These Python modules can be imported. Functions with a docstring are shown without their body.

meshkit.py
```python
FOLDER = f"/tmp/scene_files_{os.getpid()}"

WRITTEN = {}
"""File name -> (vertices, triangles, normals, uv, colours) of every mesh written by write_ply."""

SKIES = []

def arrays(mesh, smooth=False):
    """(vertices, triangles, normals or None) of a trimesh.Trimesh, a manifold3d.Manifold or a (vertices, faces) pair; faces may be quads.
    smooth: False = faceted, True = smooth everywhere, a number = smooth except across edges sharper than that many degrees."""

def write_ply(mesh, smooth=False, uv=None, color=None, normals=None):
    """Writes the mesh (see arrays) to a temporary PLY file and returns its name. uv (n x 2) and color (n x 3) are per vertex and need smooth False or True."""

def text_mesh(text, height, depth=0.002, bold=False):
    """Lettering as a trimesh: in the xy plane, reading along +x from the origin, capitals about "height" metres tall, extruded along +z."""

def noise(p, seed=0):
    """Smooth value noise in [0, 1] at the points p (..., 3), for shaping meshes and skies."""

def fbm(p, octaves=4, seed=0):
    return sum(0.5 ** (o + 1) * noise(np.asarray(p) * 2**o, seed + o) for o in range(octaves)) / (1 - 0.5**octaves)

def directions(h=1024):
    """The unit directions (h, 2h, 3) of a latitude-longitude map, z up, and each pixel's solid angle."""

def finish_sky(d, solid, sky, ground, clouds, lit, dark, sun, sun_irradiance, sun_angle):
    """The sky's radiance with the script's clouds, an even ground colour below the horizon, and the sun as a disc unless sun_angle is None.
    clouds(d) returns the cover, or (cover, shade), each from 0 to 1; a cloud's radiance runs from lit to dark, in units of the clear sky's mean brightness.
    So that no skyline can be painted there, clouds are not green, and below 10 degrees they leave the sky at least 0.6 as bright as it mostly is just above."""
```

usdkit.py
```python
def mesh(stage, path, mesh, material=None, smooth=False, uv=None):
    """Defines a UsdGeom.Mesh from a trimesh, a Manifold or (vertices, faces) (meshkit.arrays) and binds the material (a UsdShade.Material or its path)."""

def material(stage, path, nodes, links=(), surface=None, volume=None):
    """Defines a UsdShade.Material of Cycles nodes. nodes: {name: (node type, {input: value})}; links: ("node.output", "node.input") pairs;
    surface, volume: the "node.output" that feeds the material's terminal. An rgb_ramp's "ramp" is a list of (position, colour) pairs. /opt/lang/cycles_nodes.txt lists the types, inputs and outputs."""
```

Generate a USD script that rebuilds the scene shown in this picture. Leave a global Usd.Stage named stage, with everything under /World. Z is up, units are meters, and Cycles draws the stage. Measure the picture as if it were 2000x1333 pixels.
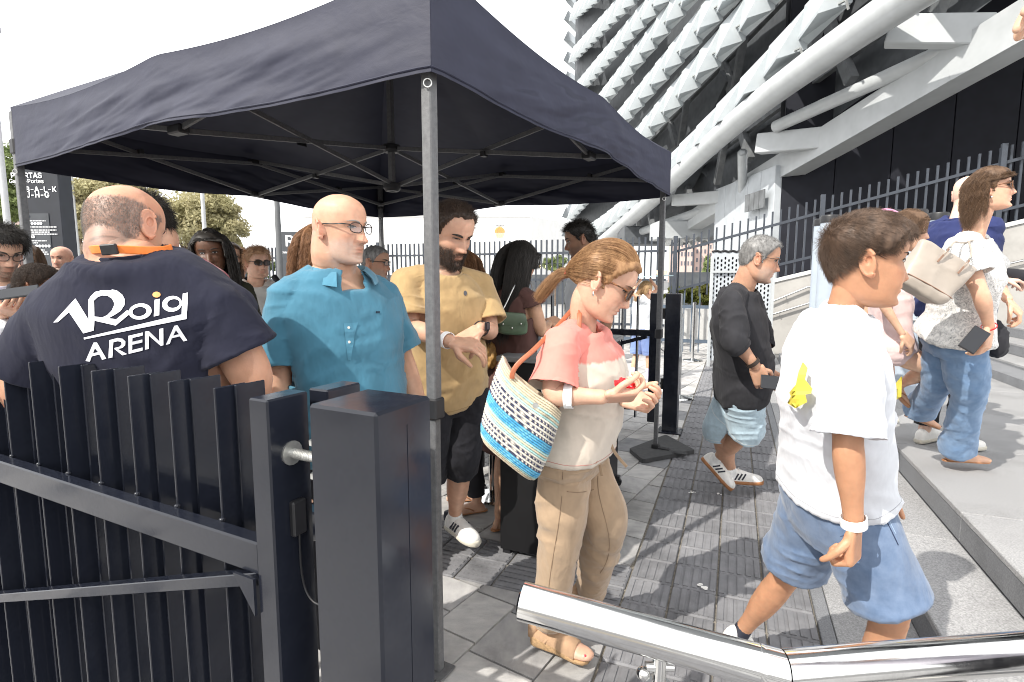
import math, random
import numpy as np, trimesh, usdkit, meshkit
import manifold3d as m3
from scipy.interpolate import PchipInterpolator, CubicSpline, LinearNDInterpolator
from shapely.geometry import Polygon, Point, LineString, box as sbox
from shapely import affinity, union_all
from pxr import Usd, UsdGeom, UsdLux, UsdShade, Sdf, Gf, Vt

stage = Usd.Stage.CreateInMemory()
UsdGeom.SetStageUpAxis(stage, 'Z'); UsdGeom.SetStageMetersPerUnit(stage, 1.0)
UsdGeom.Xform.Define(stage, '/World'); UsdGeom.Scope.Define(stage, '/World/Looks')
# ------------------------------------------------------------------ camera, sky, sun, exposure
EYE, PITCH, FPX = 1.45, math.radians(6.5), 1075.0
cam = UsdGeom.Camera.Define(stage, '/World/camera')
cam.CreateHorizontalApertureAttr(36.0); cam.CreateVerticalApertureAttr(36.0 * 682 / 1024)
cam.CreateFocalLengthAttr(36.0 * FPX / 2000); cam.CreateClippingRangeAttr((0.05, 3000))
cam.AddTranslateOp().Set(Gf.Vec3d(0, 0, EYE)); cam.AddRotateXOp().Set(90 - math.degrees(PITCH))
cam.CreateExposureAttr(0.86)
SUN = np.array([-0.74, -0.67, 0.0]); EL = math.radians(43); SUN = np.array([SUN[0] * math.cos(EL), SUN[1] * math.cos(EL), math.sin(EL)])
dome = UsdLux.DomeLight.Define(stage, '/World/sky')
dome.GetPrim().SetCustomDataByKey('kind', 'structure')
skym = usdkit.material(stage, '/World/Looks/sky', {
    'sky': ('sky_texture', {'sky_type': 'single_scattering', 'sun_disc': False, 'sun_elevation': EL, 'sun_rotation': math.atan2(SUN[0], SUN[1]), 'aerosol_density': 3.0}),
    'tc': ('texture_coordinate', {}), 'n': ('noise_texture', {'scale': 1.6, 'detail': 5.0}),
    'r': ('map_range', {'from_min': 0.2, 'from_max': 0.75, 'to_min': 0.78, 'to_max': 0.97, 'clamp': True}),
    'mix': ('mix', {'color2': (12.6, 12.6, 12.6)}), 'bg': ('background_shader', {'strength': 0.1})},
    [('tc.generated', 'n.vector'), ('n.fac', 'r.value'), ('r.result', 'mix.fac'), ('sky.color', 'mix.color1'), ('mix.color', 'bg.color')], surface='bg.background')
UsdShade.MaterialBindingAPI.Apply(dome.GetPrim()).Bind(skym)
sun = UsdLux.DistantLight.Define(stage, '/World/sun')
sun.CreateNormalizeAttr(True); sun.CreateIntensityAttr(0.84); sun.CreateAngleAttr(0.5); sun.CreateColorAttr(Gf.Vec3f(1.0, 0.95, 0.87))
sun.AddRotateXOp().Set(0.0)
_z = Gf.Vec3d(*SUN); _rot = Gf.Rotation(Gf.Vec3d(0, 0, 1), _z)
sun.ClearXformOpOrder(); sun.AddTransformOp().Set(Gf.Matrix4d(_rot, Gf.Vec3d(0, 0, 30)))

# ------------------------------------------------------------------ helpers
def V(*a): return np.array(a, float)
def unit(v): v = np.asarray(v, float); return v / max(1e-12, np.linalg.norm(v))
_c, _s = math.cos(PITCH), math.sin(PITCH)
def sight(u, v):
    a, b = (u - 1000) / FPX, (666.5 - v) / FPX
    return np.array([a, _c + b * _s, -_s + b * _c])
def at(u, v, y):                      # the point on a line of sight at distance y ahead (used to survey real positions)
    r = sight(u, v); return V(0, 0, EYE) + r * (y / r[1])
def on(u, v, z=0.0):                  # the point of the level z on a line of sight
    r = sight(u, v); return V(0, 0, EYE) + r * ((z - EYE) / r[2])
YAW = math.radians(22.0)
UX = V(math.sin(YAW), math.cos(YAW), 0); NX = V(math.cos(YAW), -math.sin(YAW), 0); ZX = V(0, 0, 1)   # along the pavement strip, across it
_used = {}
def numbered(parent, name):
    k = (parent, name); n = _used.get(k, 0); _used[k] = n + 1
    return f'{parent}/{name}' if n == 0 else f'{parent}/{name}_{n:03d}'
BASE = {}
def tag(prim, label=None, cat=None, group=None, kind=None):
    for k, v in (('label', label), ('category', cat), ('group', group), ('kind', kind)):
        if v: prim.SetCustomDataByKey(k, v)
def thing(name, label=None, cat=None, base=(0, 0, 0), group=None, kind=None):
    p = numbered('/World', name); x = UsdGeom.Xform.Define(stage, p); x.AddTranslateOp().Set(Gf.Vec3d(*map(float, base)))
    BASE[p] = np.asarray(base, float); tag(x.GetPrim(), label, cat, group, kind); return p
def as_arrays(m):
    if isinstance(m, tuple): v, f = np.asarray(m[0], float), np.asarray(m[1], int)
    elif hasattr(m, 'to_mesh'):
        q = m.to_mesh(); v, f = np.array(q.vert_properties[:, :3], float), np.array(q.tri_verts)
    else: v, f = np.array(m.vertices), np.array(m.faces)
    if len(f) and f.shape[1] == 4: f = np.vstack([f[:, [0, 1, 2]], f[:, [0, 2, 3]]])
    return v, f
def part(parent, name, m, material, smooth=False, label=None, colors=None, kind=None):
    v, f = as_arrays(m)
    root = parent if parent in BASE else next((b for b in sorted(BASE, key=len, reverse=True) if parent.startswith(b + '/')), None)
    off = BASE.get(root, V(0, 0, 0)); p = numbered(parent, name)
    mat = UsdShade.Material.Get(stage, MAT[material]) if isinstance(material, str) else material
    g = usdkit.mesh(stage, p, (v - off, f), mat, smooth=True if colors is not None else smooth)
    if colors is not None:
        UsdGeom.PrimvarsAPI(g).CreatePrimvar('tint', Sdf.ValueTypeNames.Color3fArray, 'vertex').Set(Vt.Vec3fArray.FromNumpy(np.asarray(colors, np.float32)))
    tag(g.GetPrim(), label, None, None, kind); return p
def solo(name, m, material, label, cat=None, smooth=False, group=None, kind=None, colors=None):
    p = part('/World', name, m, material, smooth, None, colors); tag(stage.GetPrimAtPath(p), label, cat, group, kind); return p
def copy_of(src, name, base, label, group=None, cat=None):
    p = numbered('/World', name); x = UsdGeom.Xform.Define(stage, p); x.GetPrim().GetReferences().AddInternalReference(src)
    x.ClearXformOpOrder(); x.GetPrim().GetAttribute('xformOp:translate').Set(Gf.Vec3d(*map(float, base))) if x.GetPrim().GetAttribute('xformOp:translate') else x.AddTranslateOp().Set(Gf.Vec3d(*map(float, base)))
    x.SetXformOpOrder([UsdGeom.XformOp(x.GetPrim().GetAttribute('xformOp:translate'))])
    x.GetPrim().SetInstanceable(True); tag(x.GetPrim(), label, cat, group); return p
def cat_(*ms):
    vs, fs, n = [], [], 0
    for m in ms:
        v, f = as_arrays(m); vs.append(v); fs.append(f + n); n += len(v)
    return np.vstack(vs), np.vstack(fs)
def xbox(c, ex, ey, ez, sx, sy, sz, bevel=0.0):     # box at centre c with unit axes and full sizes; bevel chamfers every edge
    c, ex, ey, ez = map(np.asarray, (c, ex, ey, ez))
    if bevel <= 0:
        s = np.array([[i, j, k] for i in (-.5, .5) for j in (-.5, .5) for k in (-.5, .5)])
        f = np.array([[0, 1, 3, 2], [4, 6, 7, 5], [0, 4, 5, 1], [2, 3, 7, 6], [0, 2, 6, 4], [1, 5, 7, 3]])
        v = c + s[:, :1] * sx * ex + s[:, 1:2] * sy * ey + s[:, 2:] * sz * ez
        return fixwind((v, f))
    pts = []
    for i in (-.5, .5):
        for j in (-.5, .5):
            for k in (-.5, .5):
                X, Y, Z_ = i * sx, j * sy, k * sz; b = bevel
                pts += [(X - np.sign(i) * b, Y - np.sign(j) * b, Z_), (X - np.sign(i) * b, Y, Z_ - np.sign(k) * b), (X, Y - np.sign(j) * b, Z_ - np.sign(k) * b)]
    pts = np.array(pts); v, f = as_arrays(m3.Manifold.hull_points(pts))
    return c + v[:, :1] * ex + v[:, 1:2] * ey + v[:, 2:] * ez, f
def fixwind(m):
    v, f = as_arrays(m); a, b, c = v[f[:, 0]], v[f[:, 1]], v[f[:, 2]]
    return (v, f) if np.einsum('ij,ij->i', a, np.cross(b, c)).sum() - np.einsum('ij,ij->i', np.tile(v.mean(0), (len(f), 1)), np.cross(b - a, c - a)).sum() >= 0 else (v, f[:, ::-1])
def abox(x0, x1, y0, y1, z0, z1, bevel=0.0):
    return xbox(((x0 + x1) / 2, (y0 + y1) / 2, (z0 + z1) / 2), V(1, 0, 0), V(0, 1, 0), ZX, x1 - x0, y1 - y0, z1 - z0, bevel)
def bar(a, b, w, h=None, up=ZX, bevel=0.0):         # rectangular bar from a to b
    a, b = np.asarray(a, float), np.asarray(b, float); d = unit(b - a); s = np.cross(d, up)
    s = unit(s) if np.linalg.norm(s) > 1e-6 else V(1, 0, 0); t = np.cross(s, d)
    return xbox((a + b) / 2, s, d, t, w, np.linalg.norm(b - a), h or w, bevel)
def frames(P):
    P = np.asarray(P, float); T = np.gradient(P, axis=0); T /= np.linalg.norm(T, axis=1)[:, None] + 1e-12
    ref = V(0, 0, 1) if abs(T[0][2]) < .9 else V(0, 1, 0); n = unit(np.cross(T[0], ref)); N = []
    for t in T:
        n = unit(n - t * np.dot(n, t)); N.append(n)
    N = np.array(N); return T, N, np.cross(T, N)
def rings(C, U, W, a, b, n=16, e=2.0, bf=None, cap=True):   # closed loft through rings
    C, U, W = map(np.asarray, (C, U, W)); k = len(C); th = np.arange(n) * 2 * np.pi / n
    a = np.broadcast_to(a, k); b = np.broadcast_to(b, k); bf = b if bf is None else np.broadcast_to(bf, k)
    cx = np.sign(np.cos(th)) * np.abs(np.cos(th)) ** (2 / e); cy = np.sign(np.sin(th)) * np.abs(np.sin(th)) ** (2 / e)
    bb = np.where(np.sin(th)[None] >= 0, bf[:, None], b[:, None])
    v = C[:, None] + (a[:, None] * cx[None])[..., None] * U[:, None] + (bb * cy[None])[..., None] * W[:, None]
    v = v.reshape(-1, 3); f = []
    i = np.arange(n); j = (i + 1) % n
    for r in range(k - 1):
        f.append(np.stack([r * n + i, r * n + j, (r + 1) * n + j, (r + 1) * n + i], 1))
    f = np.vstack(f); f = np.vstack([f[:, [0, 1, 2]], f[:, [0, 2, 3]]])
    if cap:
        v = np.vstack([v, C[0], C[-1]]); m = len(v)
        f = np.vstack([f, np.stack([np.full(n, m - 2), j, i], 1), np.stack([np.full(n, m - 1), (k - 1) * n + i, (k - 1) * n + j], 1)])
    return fixwind((v, f))
def tube(P, r, n=10, cap=True):
    P = np.asarray(P, float); T, N, B = frames(P); return rings(P, N, B, r, r, n, 2.0, cap=cap)
def spline(P, n=24):
    P = np.asarray(P, float); t = np.r_[0, np.cumsum(np.linalg.norm(np.diff(P, axis=0), axis=1))]
    if len(P) == 2: return P[0] + np.linspace(0, 1, n)[:, None] * (P[1] - P[0])
    return CubicSpline(t, P)(np.linspace(0, t[-1], n))
def sphere(c, r, sub=2):
    s = trimesh.creation.icosphere(sub); return np.array(s.vertices) * np.asarray(r) + np.asarray(c), np.array(s.faces)
def lathe(prof, c, n=24, axis=ZX):
    prof = np.asarray(prof, float); ax = unit(axis); u = unit(np.cross(ax, V(1, 0, 0) if abs(ax[0]) < .9 else V(0, 1, 0))); w = np.cross(ax, u)
    k = len(prof); return rings(np.asarray(c) + prof[:, 1:] * ax, np.tile(u, (k, 1)), np.tile(w, (k, 1)), prof[:, 0], prof[:, 0], n)
def man(m):
    v, f = as_arrays(m); return m3.Manifold(m3.Mesh(np.asarray(v, np.float32), np.asarray(f, np.uint32)))
def curves(parent, name, P, width, material, taper=True):      # P (n, k, 3)
    root = parent if parent in BASE else next((b for b in sorted(BASE, key=len, reverse=True) if parent.startswith(b + '/')), None)
    P = np.asarray(P, float) - BASE.get(root, V(0, 0, 0)); n, k = P.shape[:2]; p = numbered(parent, name)
    c = UsdGeom.BasisCurves.Define(stage, p); c.CreateTypeAttr('linear'); c.CreatePointsAttr(Vt.Vec3fArray.FromNumpy(P.reshape(-1, 3).astype(np.float32)))
    c.CreateCurveVertexCountsAttr(Vt.IntArray.FromNumpy(np.full(n, k, np.int32)))
    w = np.tile(np.linspace(1, .45, k) if taper else np.ones(k), n) * width
    c.CreateWidthsAttr(Vt.FloatArray.FromNumpy(w.astype(np.float32))); c.SetWidthsInterpolation('vertex')
    UsdShade.MaterialBindingAPI.Apply(c.GetPrim()).Bind(UsdShade.Material.Get(stage, MAT[material])); return p

# ------------------------------------------------------------------ materials
MAT = {}
def mat(name, color, rough=0.6, var=0.12, scale=20.0, bump=0.0, bscale=200.0, metallic=0.0, spec=0.5, sheen=0.0, coat=0.0, color2=None, detail=4.0, tint=False, stretch=None, sss=0.0, dist=0.004, rvar=0.0, bump2=0.0, b2scale=14.0, b2dist=0.02, b2stretch=(1, 1, .45), orand=0.0, stain=0.0, stscale=1.3):
    color = np.asarray(color, float); c2 = np.asarray(color2, float) if color2 is not None else color * (1 + 2 * var)
    c1 = color if color2 is not None else color * (1 - 2 * var)
    N = {'tc': ('texture_coordinate', {}), 'mp': ('mapping', {'scale': stretch or (1, 1, 1)}), 'n': ('noise_texture', {'scale': scale, 'detail': detail, 'roughness': 0.6}),
         'ramp': ('rgb_ramp', {'ramp': [(0.25, tuple(c1)), (0.75, tuple(c2))]}),
         'p': ('principled_bsdf', {'roughness': rough, 'metallic': metallic, 'specular_ior_level': spec, 'sheen_weight': sheen, 'coat_weight': coat, 'subsurface_weight': sss, 'subsurface_scale': 0.01})}
    L = [('tc.object', 'mp.vector'), ('mp.vector', 'n.vector'), ('n.fac', 'ramp.fac')]
    if tint:
        N['at'] = ('attribute', {'attribute': 'tint'}); N['mul'] = ('mix', {'mix_type': 'multiply', 'fac': 1.0})
        L += [('at.color', 'mul.color1'), ('ramp.color', 'mul.color2'), ('mul.color', 'p.base_color')]
    else:
        src = 'ramp.color'
        if orand:
            N['oi'] = ('object_info', {}); N['om'] = ('map_range', {'to_min': 1 - orand, 'to_max': 1 + orand}); N['oc'] = ('combine_color', {}); N['ox'] = ('mix', {'mix_type': 'multiply', 'fac': 1.0})
            L += [('oi.random', 'om.value'), ('om.result', 'oc.r'), ('om.result', 'oc.g'), ('om.result', 'oc.b'), (src, 'ox.color1'), ('oc.color', 'ox.color2')]; src = 'ox.color'
        if stain:
            N['ge'] = ('geometry', {}); N['sn'] = ('noise_texture', {'scale': stscale, 'detail': 7.0, 'roughness': .65}); N['sr'] = ('rgb_ramp', {'ramp': [(.3, (1 - stain,) * 3), (.5, (1, 1, 1)), (.62, (1, 1, 1)), (.75, (1 - stain * .6, 1 - stain * .62, 1 - stain * .66))]}); N['sx'] = ('mix', {'mix_type': 'multiply', 'fac': 1.0})
            L += [('ge.position', 'sn.vector'), ('sn.fac', 'sr.fac'), (src, 'sx.color1'), ('sr.color', 'sx.color2')]; src = 'sx.color'
        L.append((src, 'p.base_color'))
    if bump:
        N['bn'] = ('noise_texture', {'scale': bscale, 'detail': 3.0}); N['b'] = ('bump', {'strength': bump, 'distance': dist})
        L += [('mp.vector', 'bn.vector'), ('bn.fac', 'b.height'), ('b.normal', 'p.normal')]
        if bump2:
            N['mp2'] = ('mapping', {'scale': b2stretch}); N['bn2'] = ('noise_texture', {'scale': b2scale, 'detail': 3.0, 'distortion': .25}); N['b2'] = ('bump', {'strength': bump2, 'distance': b2dist})
            L += [('tc.object', 'mp2.vector'), ('mp2.vector', 'bn2.vector'), ('bn2.fac', 'b2.height'), ('b2.normal', 'b.normal')]
    if rvar:
        N['rr'] = ('map_range', {'from_min': .3, 'from_max': .7, 'to_min': rough - rvar, 'to_max': rough + rvar, 'clamp': True}); L += [('n.fac', 'rr.value'), ('rr.result', 'p.roughness')]
    MAT[name] = '/World/Looks/' + name
    usdkit.material(stage, MAT[name], N, L, surface='p.BSDF')
mat('concrete_base', (.25, .25, .25), .9, .15, 6, .2, 60)
mat('paver_light', (.46, .45, .43), .85, color2=(.31, .305, .305), scale=9, bump=.35, bscale=160, detail=8, stretch=(1, 2.4, 1), orand=0.16, stain=0.42, stscale=2.2)
mat('paver_mid', (.27, .268, .27), .85, color2=(.41, .40, .39), scale=8, bump=.35, bscale=160, detail=8, stretch=(2.2, 1, 1), orand=0.16, stain=0.42, stscale=2.2)
mat('paver_dark', (.15, .155, .165), .85, color2=(.25, .25, .255), scale=10, bump=.35, bscale=160, detail=8, orand=0.14, stain=0.42, stscale=2.2)
mat('tactile', (.135, .136, .145), .8, color2=(.21, .21, .22), scale=12, bump=.4, bscale=260, detail=8, orand=0.14, stain=0.42, stscale=2.2)
mat('joint_sand', (.2, .18, .15), .95, .25, 60, .3, 300)
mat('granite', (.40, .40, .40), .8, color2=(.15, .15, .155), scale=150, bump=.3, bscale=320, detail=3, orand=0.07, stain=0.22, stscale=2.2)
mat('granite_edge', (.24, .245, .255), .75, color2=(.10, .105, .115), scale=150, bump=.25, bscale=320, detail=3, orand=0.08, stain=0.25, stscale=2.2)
mat('wall_concrete', (.38, .37, .35), .85, color2=(.31, .30, .285), scale=3, bump=.2, bscale=90, detail=7, orand=0.05, stain=0.15, stscale=2.2)
mat('coping', (.55, .55, .54), .7, .06, 8)
mat('gate_paint', (.0065, .0075, .0115), .17, color2=(.009, .0105, .0155), scale=5, bump=.04, bscale=30, spec=.5, coat=.0, rvar=.11, detail=7)
mat('fence_paint', (.035, .042, .055), .4, .1, 8, spec=.5)
mat('blue_paint', (.075, .10, .135), .4, .08, 8)
mat('galv', (.55, .55, .53), .35, .15, 40, .1, 120, metallic=.9)
mat('chrome', (.8, .8, .79), .12, color2=(.68, .68, .67), scale=30, metallic=1.0, rvar=.05, bump=.04, bscale=14)
mat('black_plastic', (.012, .012, .014), .45, .2, 30)
mat('rubber', (.035, .037, .04), .85, color2=(.06, .06, .06), scale=30, bump=.5, bscale=90)
mat('white_panel', (.42, .45, .475), .45, .06, 3)
mat('white_steel', (.41, .43, .44), .42, .05, 2.5, bump=.03, bscale=20)
mat('louver', (.42, .45, .465), .48, color2=(.36, .395, .415), scale=3, bump=.04, bscale=12, detail=6)
mat('dark_cladding', (.012, .013, .019), .6, .12, 3, spec=.2)
mat('dark_steel', (.075, .082, .09), .6, .15, 4)
mat('interior_grey', (.13, .138, .145), .7, .2, 3)
mat('white_building', (.74, .74, .73), .7, .04, 1)
mat('grey_building', (.55, .55, .54), .7, .04, 1)
mat('totem', (.014, .016, .022), .35, .1, 6)
mat('totem_panel', (.045, .05, .058), .5, .1, 6)
mat('print_white', (.75, .76, .78), .6, .03, 20)
mat('print_blue', (.2, .3, .5), .6, .03, 20)
mat('canopy_fabric', (.0165, .018, .034), .6, color2=(.0235, .0255, .046), scale=6, bump=.2, bscale=420, sheen=.0, spec=.35, detail=6, dist=.002, bump2=.22, b2scale=7, b2dist=.02, b2stretch=(1, 1, 1.6))
mat('canopy_frame', (.10, .102, .106), .5, .15, 60, .35, 420, spec=.6)
mat('canopy_plastic', (.014, .014, .016), .5)
mat('counter_black', (.008, .008, .009), .55, .1, 8, spec=.25)
mat('counter_top', (.16, .165, .17), .4, .1, 12)
mat('lamp_post', (.10, .105, .11), .5, .08, 4)
mat('lamp_post_light', (.45, .46, .47), .5, .08, 4)
mat('bark', (.16, .12, .09), .9, .25, 12, .6, 30)
mat('asphalt', (.13, .13, .13), .95, .12, 2)
mat('orange', (.75, .28, .08), .6, .05); mat('yellow', (.8, .65, .3), .6, .05)
mat('far_pink', (.52, .40, .36), .8, .06, .4); mat('far_window', (.12, .12, .14), .3, .1, 1)
mat('tube_white', (.36, .41, .47), .4, .04, 6)
mat('lamp_glow', (.9, .75, .4), .5)
usdkit.material(stage, '/World/Looks/lit_bulb', {'e': ('emission', {'color': (1, .75, .35), 'strength': 6.0})}, [], surface='e.emission'); MAT['lit_bulb'] = '/World/Looks/lit_bulb'
def leafmat(name, c1, c2):
    MAT[name] = '/World/Looks/' + name
    usdkit.material(stage, MAT[name], {'g': ('geometry', {}), 'n': ('noise_texture', {'scale': .9, 'detail': 3.0}), 'r': ('rgb_ramp', {'ramp': [(.3, c1), (.7, c2)]}),
        'd': ('diffuse_bsdf', {}), 't': ('translucent_bsdf', {}), 'm': ('mix_closure', {'fac': .35})},
        [('g.position', 'n.vector'), ('n.fac', 'r.fac'), ('r.color', 'd.color'), ('r.color', 't.color'), ('d.BSDF', 'm.closure1'), ('t.BSDF', 'm.closure2')], surface='m.closure')
leafmat('leaf_olive', (.36, .34, .19), (.55, .50, .32)); leafmat('leaf_green', (.15, .20, .08), (.28, .33, .15)); leafmat('hedge_leaf', (.06, .08, .02), (.16, .15, .05))

rng = random.Random(7)
def N_(p): return float(np.dot(p, NX))
def U_(p): return float(np.dot(p, UX))
def nu(n, u, z=0.0): return NX * n + UX * u + ZX * z
# ------------------------------------------------------------------ ground
gp = thing('ground', kind='structure')
part(gp, 'soil_sheet', (np.array([[-400, -60, -.06], [400, -60, -.06], [400, 600, -.06], [-400, 600, -.06]], float), np.array([[0, 1, 2, 3]])), 'asphalt')
pav = thing('pavement', kind='structure')
# joint-sand bed under the pavers, up to the stair
bed = [nu(-9, -3), nu(.75, -3), nu(.75, 16), nu(-9, 16)]
v = np.array([[*p[:2], -.012] for p in bed]); part(pav, 'bedding', (v, np.array([[0, 1, 2, 3]])), 'joint_sand')
far = [nu(-60, 16), nu(40, 16), nu(40, 70), nu(-60, 70)]; v = np.array([[*p[:2], -.010] for p in far]); part(pav, 'far_paving', (v, np.array([[0, 1, 2, 3]])), 'paver_light')
lft = [nu(-60, -10), nu(-9, -10), nu(-9, 16), nu(-60, 16)]; v = np.array([[*p[:2], -.010] for p in lft]); part(pav, 'side_paving', (v, np.array([[0, 1, 2, 3]])), 'paver_light')
S0 = -.42; TW = .2
def slab(n0, n1, u0, u1, z, ex=NX, ey=UX, org=V(0, 0, 0), g=.004, th=.05):
    c = org + ex * (n0 + n1) / 2 + ey * (u0 + u1) / 2 + ZX * (z - th / 2)
    return xbox(c, ex, ey, ZX, n1 - n0 - 2 * g, u1 - u0 - 2 * g, th, .006)
def tactile(n0, u0, z, along, parent=pav, w=.2, l=.21, ribs=5):
    ms = [slab(n0, n0 + w, u0, u0 + l, z)]
    c = nu(n0 + w / 2, u0 + l / 2, z + .0015)
    for k in range(ribs):
        o = (k - (ribs - 1) / 2) * ((w if along else l) / ribs)
        if along: ms.append(xbox(c + NX * o, NX, UX, ZX, .024, l * .86, .007))
        else: ms.append(xbox(c + UX * o, NX, UX, ZX, w * .86, .022, .007))
    return cat_(*ms)
CR0, CR1 = 2.25, 2.67        # crossing strip (ribs across)
loose = []; cnt = 0
for iu in range(-6, 62):
    u0 = iu * .21 + .05
    for k in range(4):
        m = tactile(S0 + k * TW, u0, rng.uniform(-.0015, .0015), True, ribs=5 if u0 < 5 else 4)
        if .9 < u0 < 6.6: part(pav, 'tactile_tile', m, 'tactile'); cnt += 1
        else: loose.append(m)
for iu in range(2):
    for k in range(1, 40):
        n0 = S0 - k * TW; m = tactile(n0, CR0 + iu * .21, rng.uniform(-.0015, .0015), False)
        if k < 14: part(pav, 'tactile_tile', m, 'tactile')
        else: loose.append(m)
part(pav, 'far_tactile_tiles', cat_(*loose), 'tactile', kind='stuff')
# pavers laid at an angle to the strip
PA = math.radians(33.0); PX_ = V(math.sin(PA), math.cos(PA), 0); PY_ = V(-math.cos(PA), math.sin(PA), 0)
groups = {'paver_light': [], 'paver_mid': [], 'paver_dark': []}
strip = sbox(S0, -9, 9, 40); cross = sbox(-12, CR0, S0, CR1 + .0)
cand = []
row = 0; w = -9.0
while w < 9.5:
    rh = [.22, .3, .22, .34][row % 4]; x = -6 + rng.uniform(0, .4)
    while x < 17:
        ln = rng.choice([.22, .3, .4, .3])
        cor = [PX_ * (x + (ln - .004) * a + .002) + PY_ * (w + (rh - .004) * b + .002) for a, b in ((0, 0), (1, 0), (1, 1), (0, 1))]
        x += ln
        poly = Polygon([(N_(p), U_(p)) for p in cor])
        if poly.bounds[2] < -9 or poly.bounds[1] < -3 or poly.bounds[3] > 16: continue
        poly = poly.difference(strip.buffer(.004)).difference(cross.buffer(.004))
        for q in getattr(poly, 'geoms', [poly]):
            if q.is_empty or q.area < .0015 or q.geom_type != 'Polygon': continue
            q = q.buffer(-.003, join_style=2)
            if q.is_empty or q.geom_type != 'Polygon': continue
            c = nu(q.centroid.x, q.centroid.y); cand.append((math.hypot(c[0] - .1, c[1] - .6), q, c))
    w += rh; row += 1
cand.sort(key=lambda t: t[0]); shown = 0
for d, q, c in cand:
    m = trimesh.creation.extrude_polygon(q, .05, engine='earcut'); vv = np.array(m.vertices)
    z = rng.uniform(-.002, .002); P = vv[:, :1] * NX + vv[:, 1:2] * UX + (vv[:, 2:] - .05 + z) * ZX
    k = rng.choices(['paver_light', 'paver_mid', 'paver_dark'], [5, 4, 1.2])[0]
    ok = c[1] > .8 and abs(c[0]) < c[1] * 1.05 and shown < 170
    if ok: part(pav, 'paver', (P, np.array(m.faces)), k); shown += 1
    elif c[1] > -2: groups[k].append((P, np.array(m.faces)))
for k, g in groups.items():
    if g: part(pav, 'far_pavers', cat_(*g), k, kind='stuff')
# white paint scuffs and droppings on the strip
mat('chalk', (.7, .69, .66), .9, .1, 40)
for (u, v_), s in (((1372, 1143), 5), ((1352, 962), 3), ((1405, 965), 3)):
    p0 = on(u, v_, .0058)
    blobs = [Point(rng.gauss(0, .012 * s / 4), rng.gauss(0, .012 * s / 4)).buffer(rng.uniform(.002, .007) * s / 4 + .0015, 6) for _ in range(9)]
    g = union_all(blobs); m = cat_(*[trimesh.creation.extrude_polygon(q, .0012, engine='earcut') for q in getattr(g, 'geoms', [g])])
    part(pav, 'paint_scuff', (m[0] + p0, m[1]), 'chalk')
# ------------------------------------------------------------------ stair on the right
st = thing('stair', kind='structure')
part(st, 'kerb_strip', xbox(nu(.41, 6, -.02), NX, UX, ZX, .055, 22, .052, .003), 'granite_edge')
for k in range(-3, 14):
    part(st, 'ground_slab', xbox(nu(.598, k * 1.0 + .5, -.025), NX, UX, ZX, .312, .994, .055, .003), 'granite')
def step(n0, n1, z, u0=-3.0, u1=10.6, L=1.25):
    u = u0; i = 0
    while u < u1:
        e = min(u + L, u1)
        part(st, 'step_slab', xbox(nu((n0 + n1) / 2, (u + e) / 2, z - .015), NX, UX, ZX, n1 - n0 - .001, e - u - .005, .03, .004), 'granite')
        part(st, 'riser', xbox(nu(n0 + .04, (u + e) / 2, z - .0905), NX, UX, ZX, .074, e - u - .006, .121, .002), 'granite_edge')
        u = e
step(.752, 1.08, .15); step(1.082, 3.10, .30)
NS = [(3.102, 3.43, .45), (3.432, 3.76, .60), (3.762, 4.09, .75), (4.092, 9.0, .90)]
for a, b, z in NS: step(a, b, z, 1.0, 10.6, 2.4)
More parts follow.
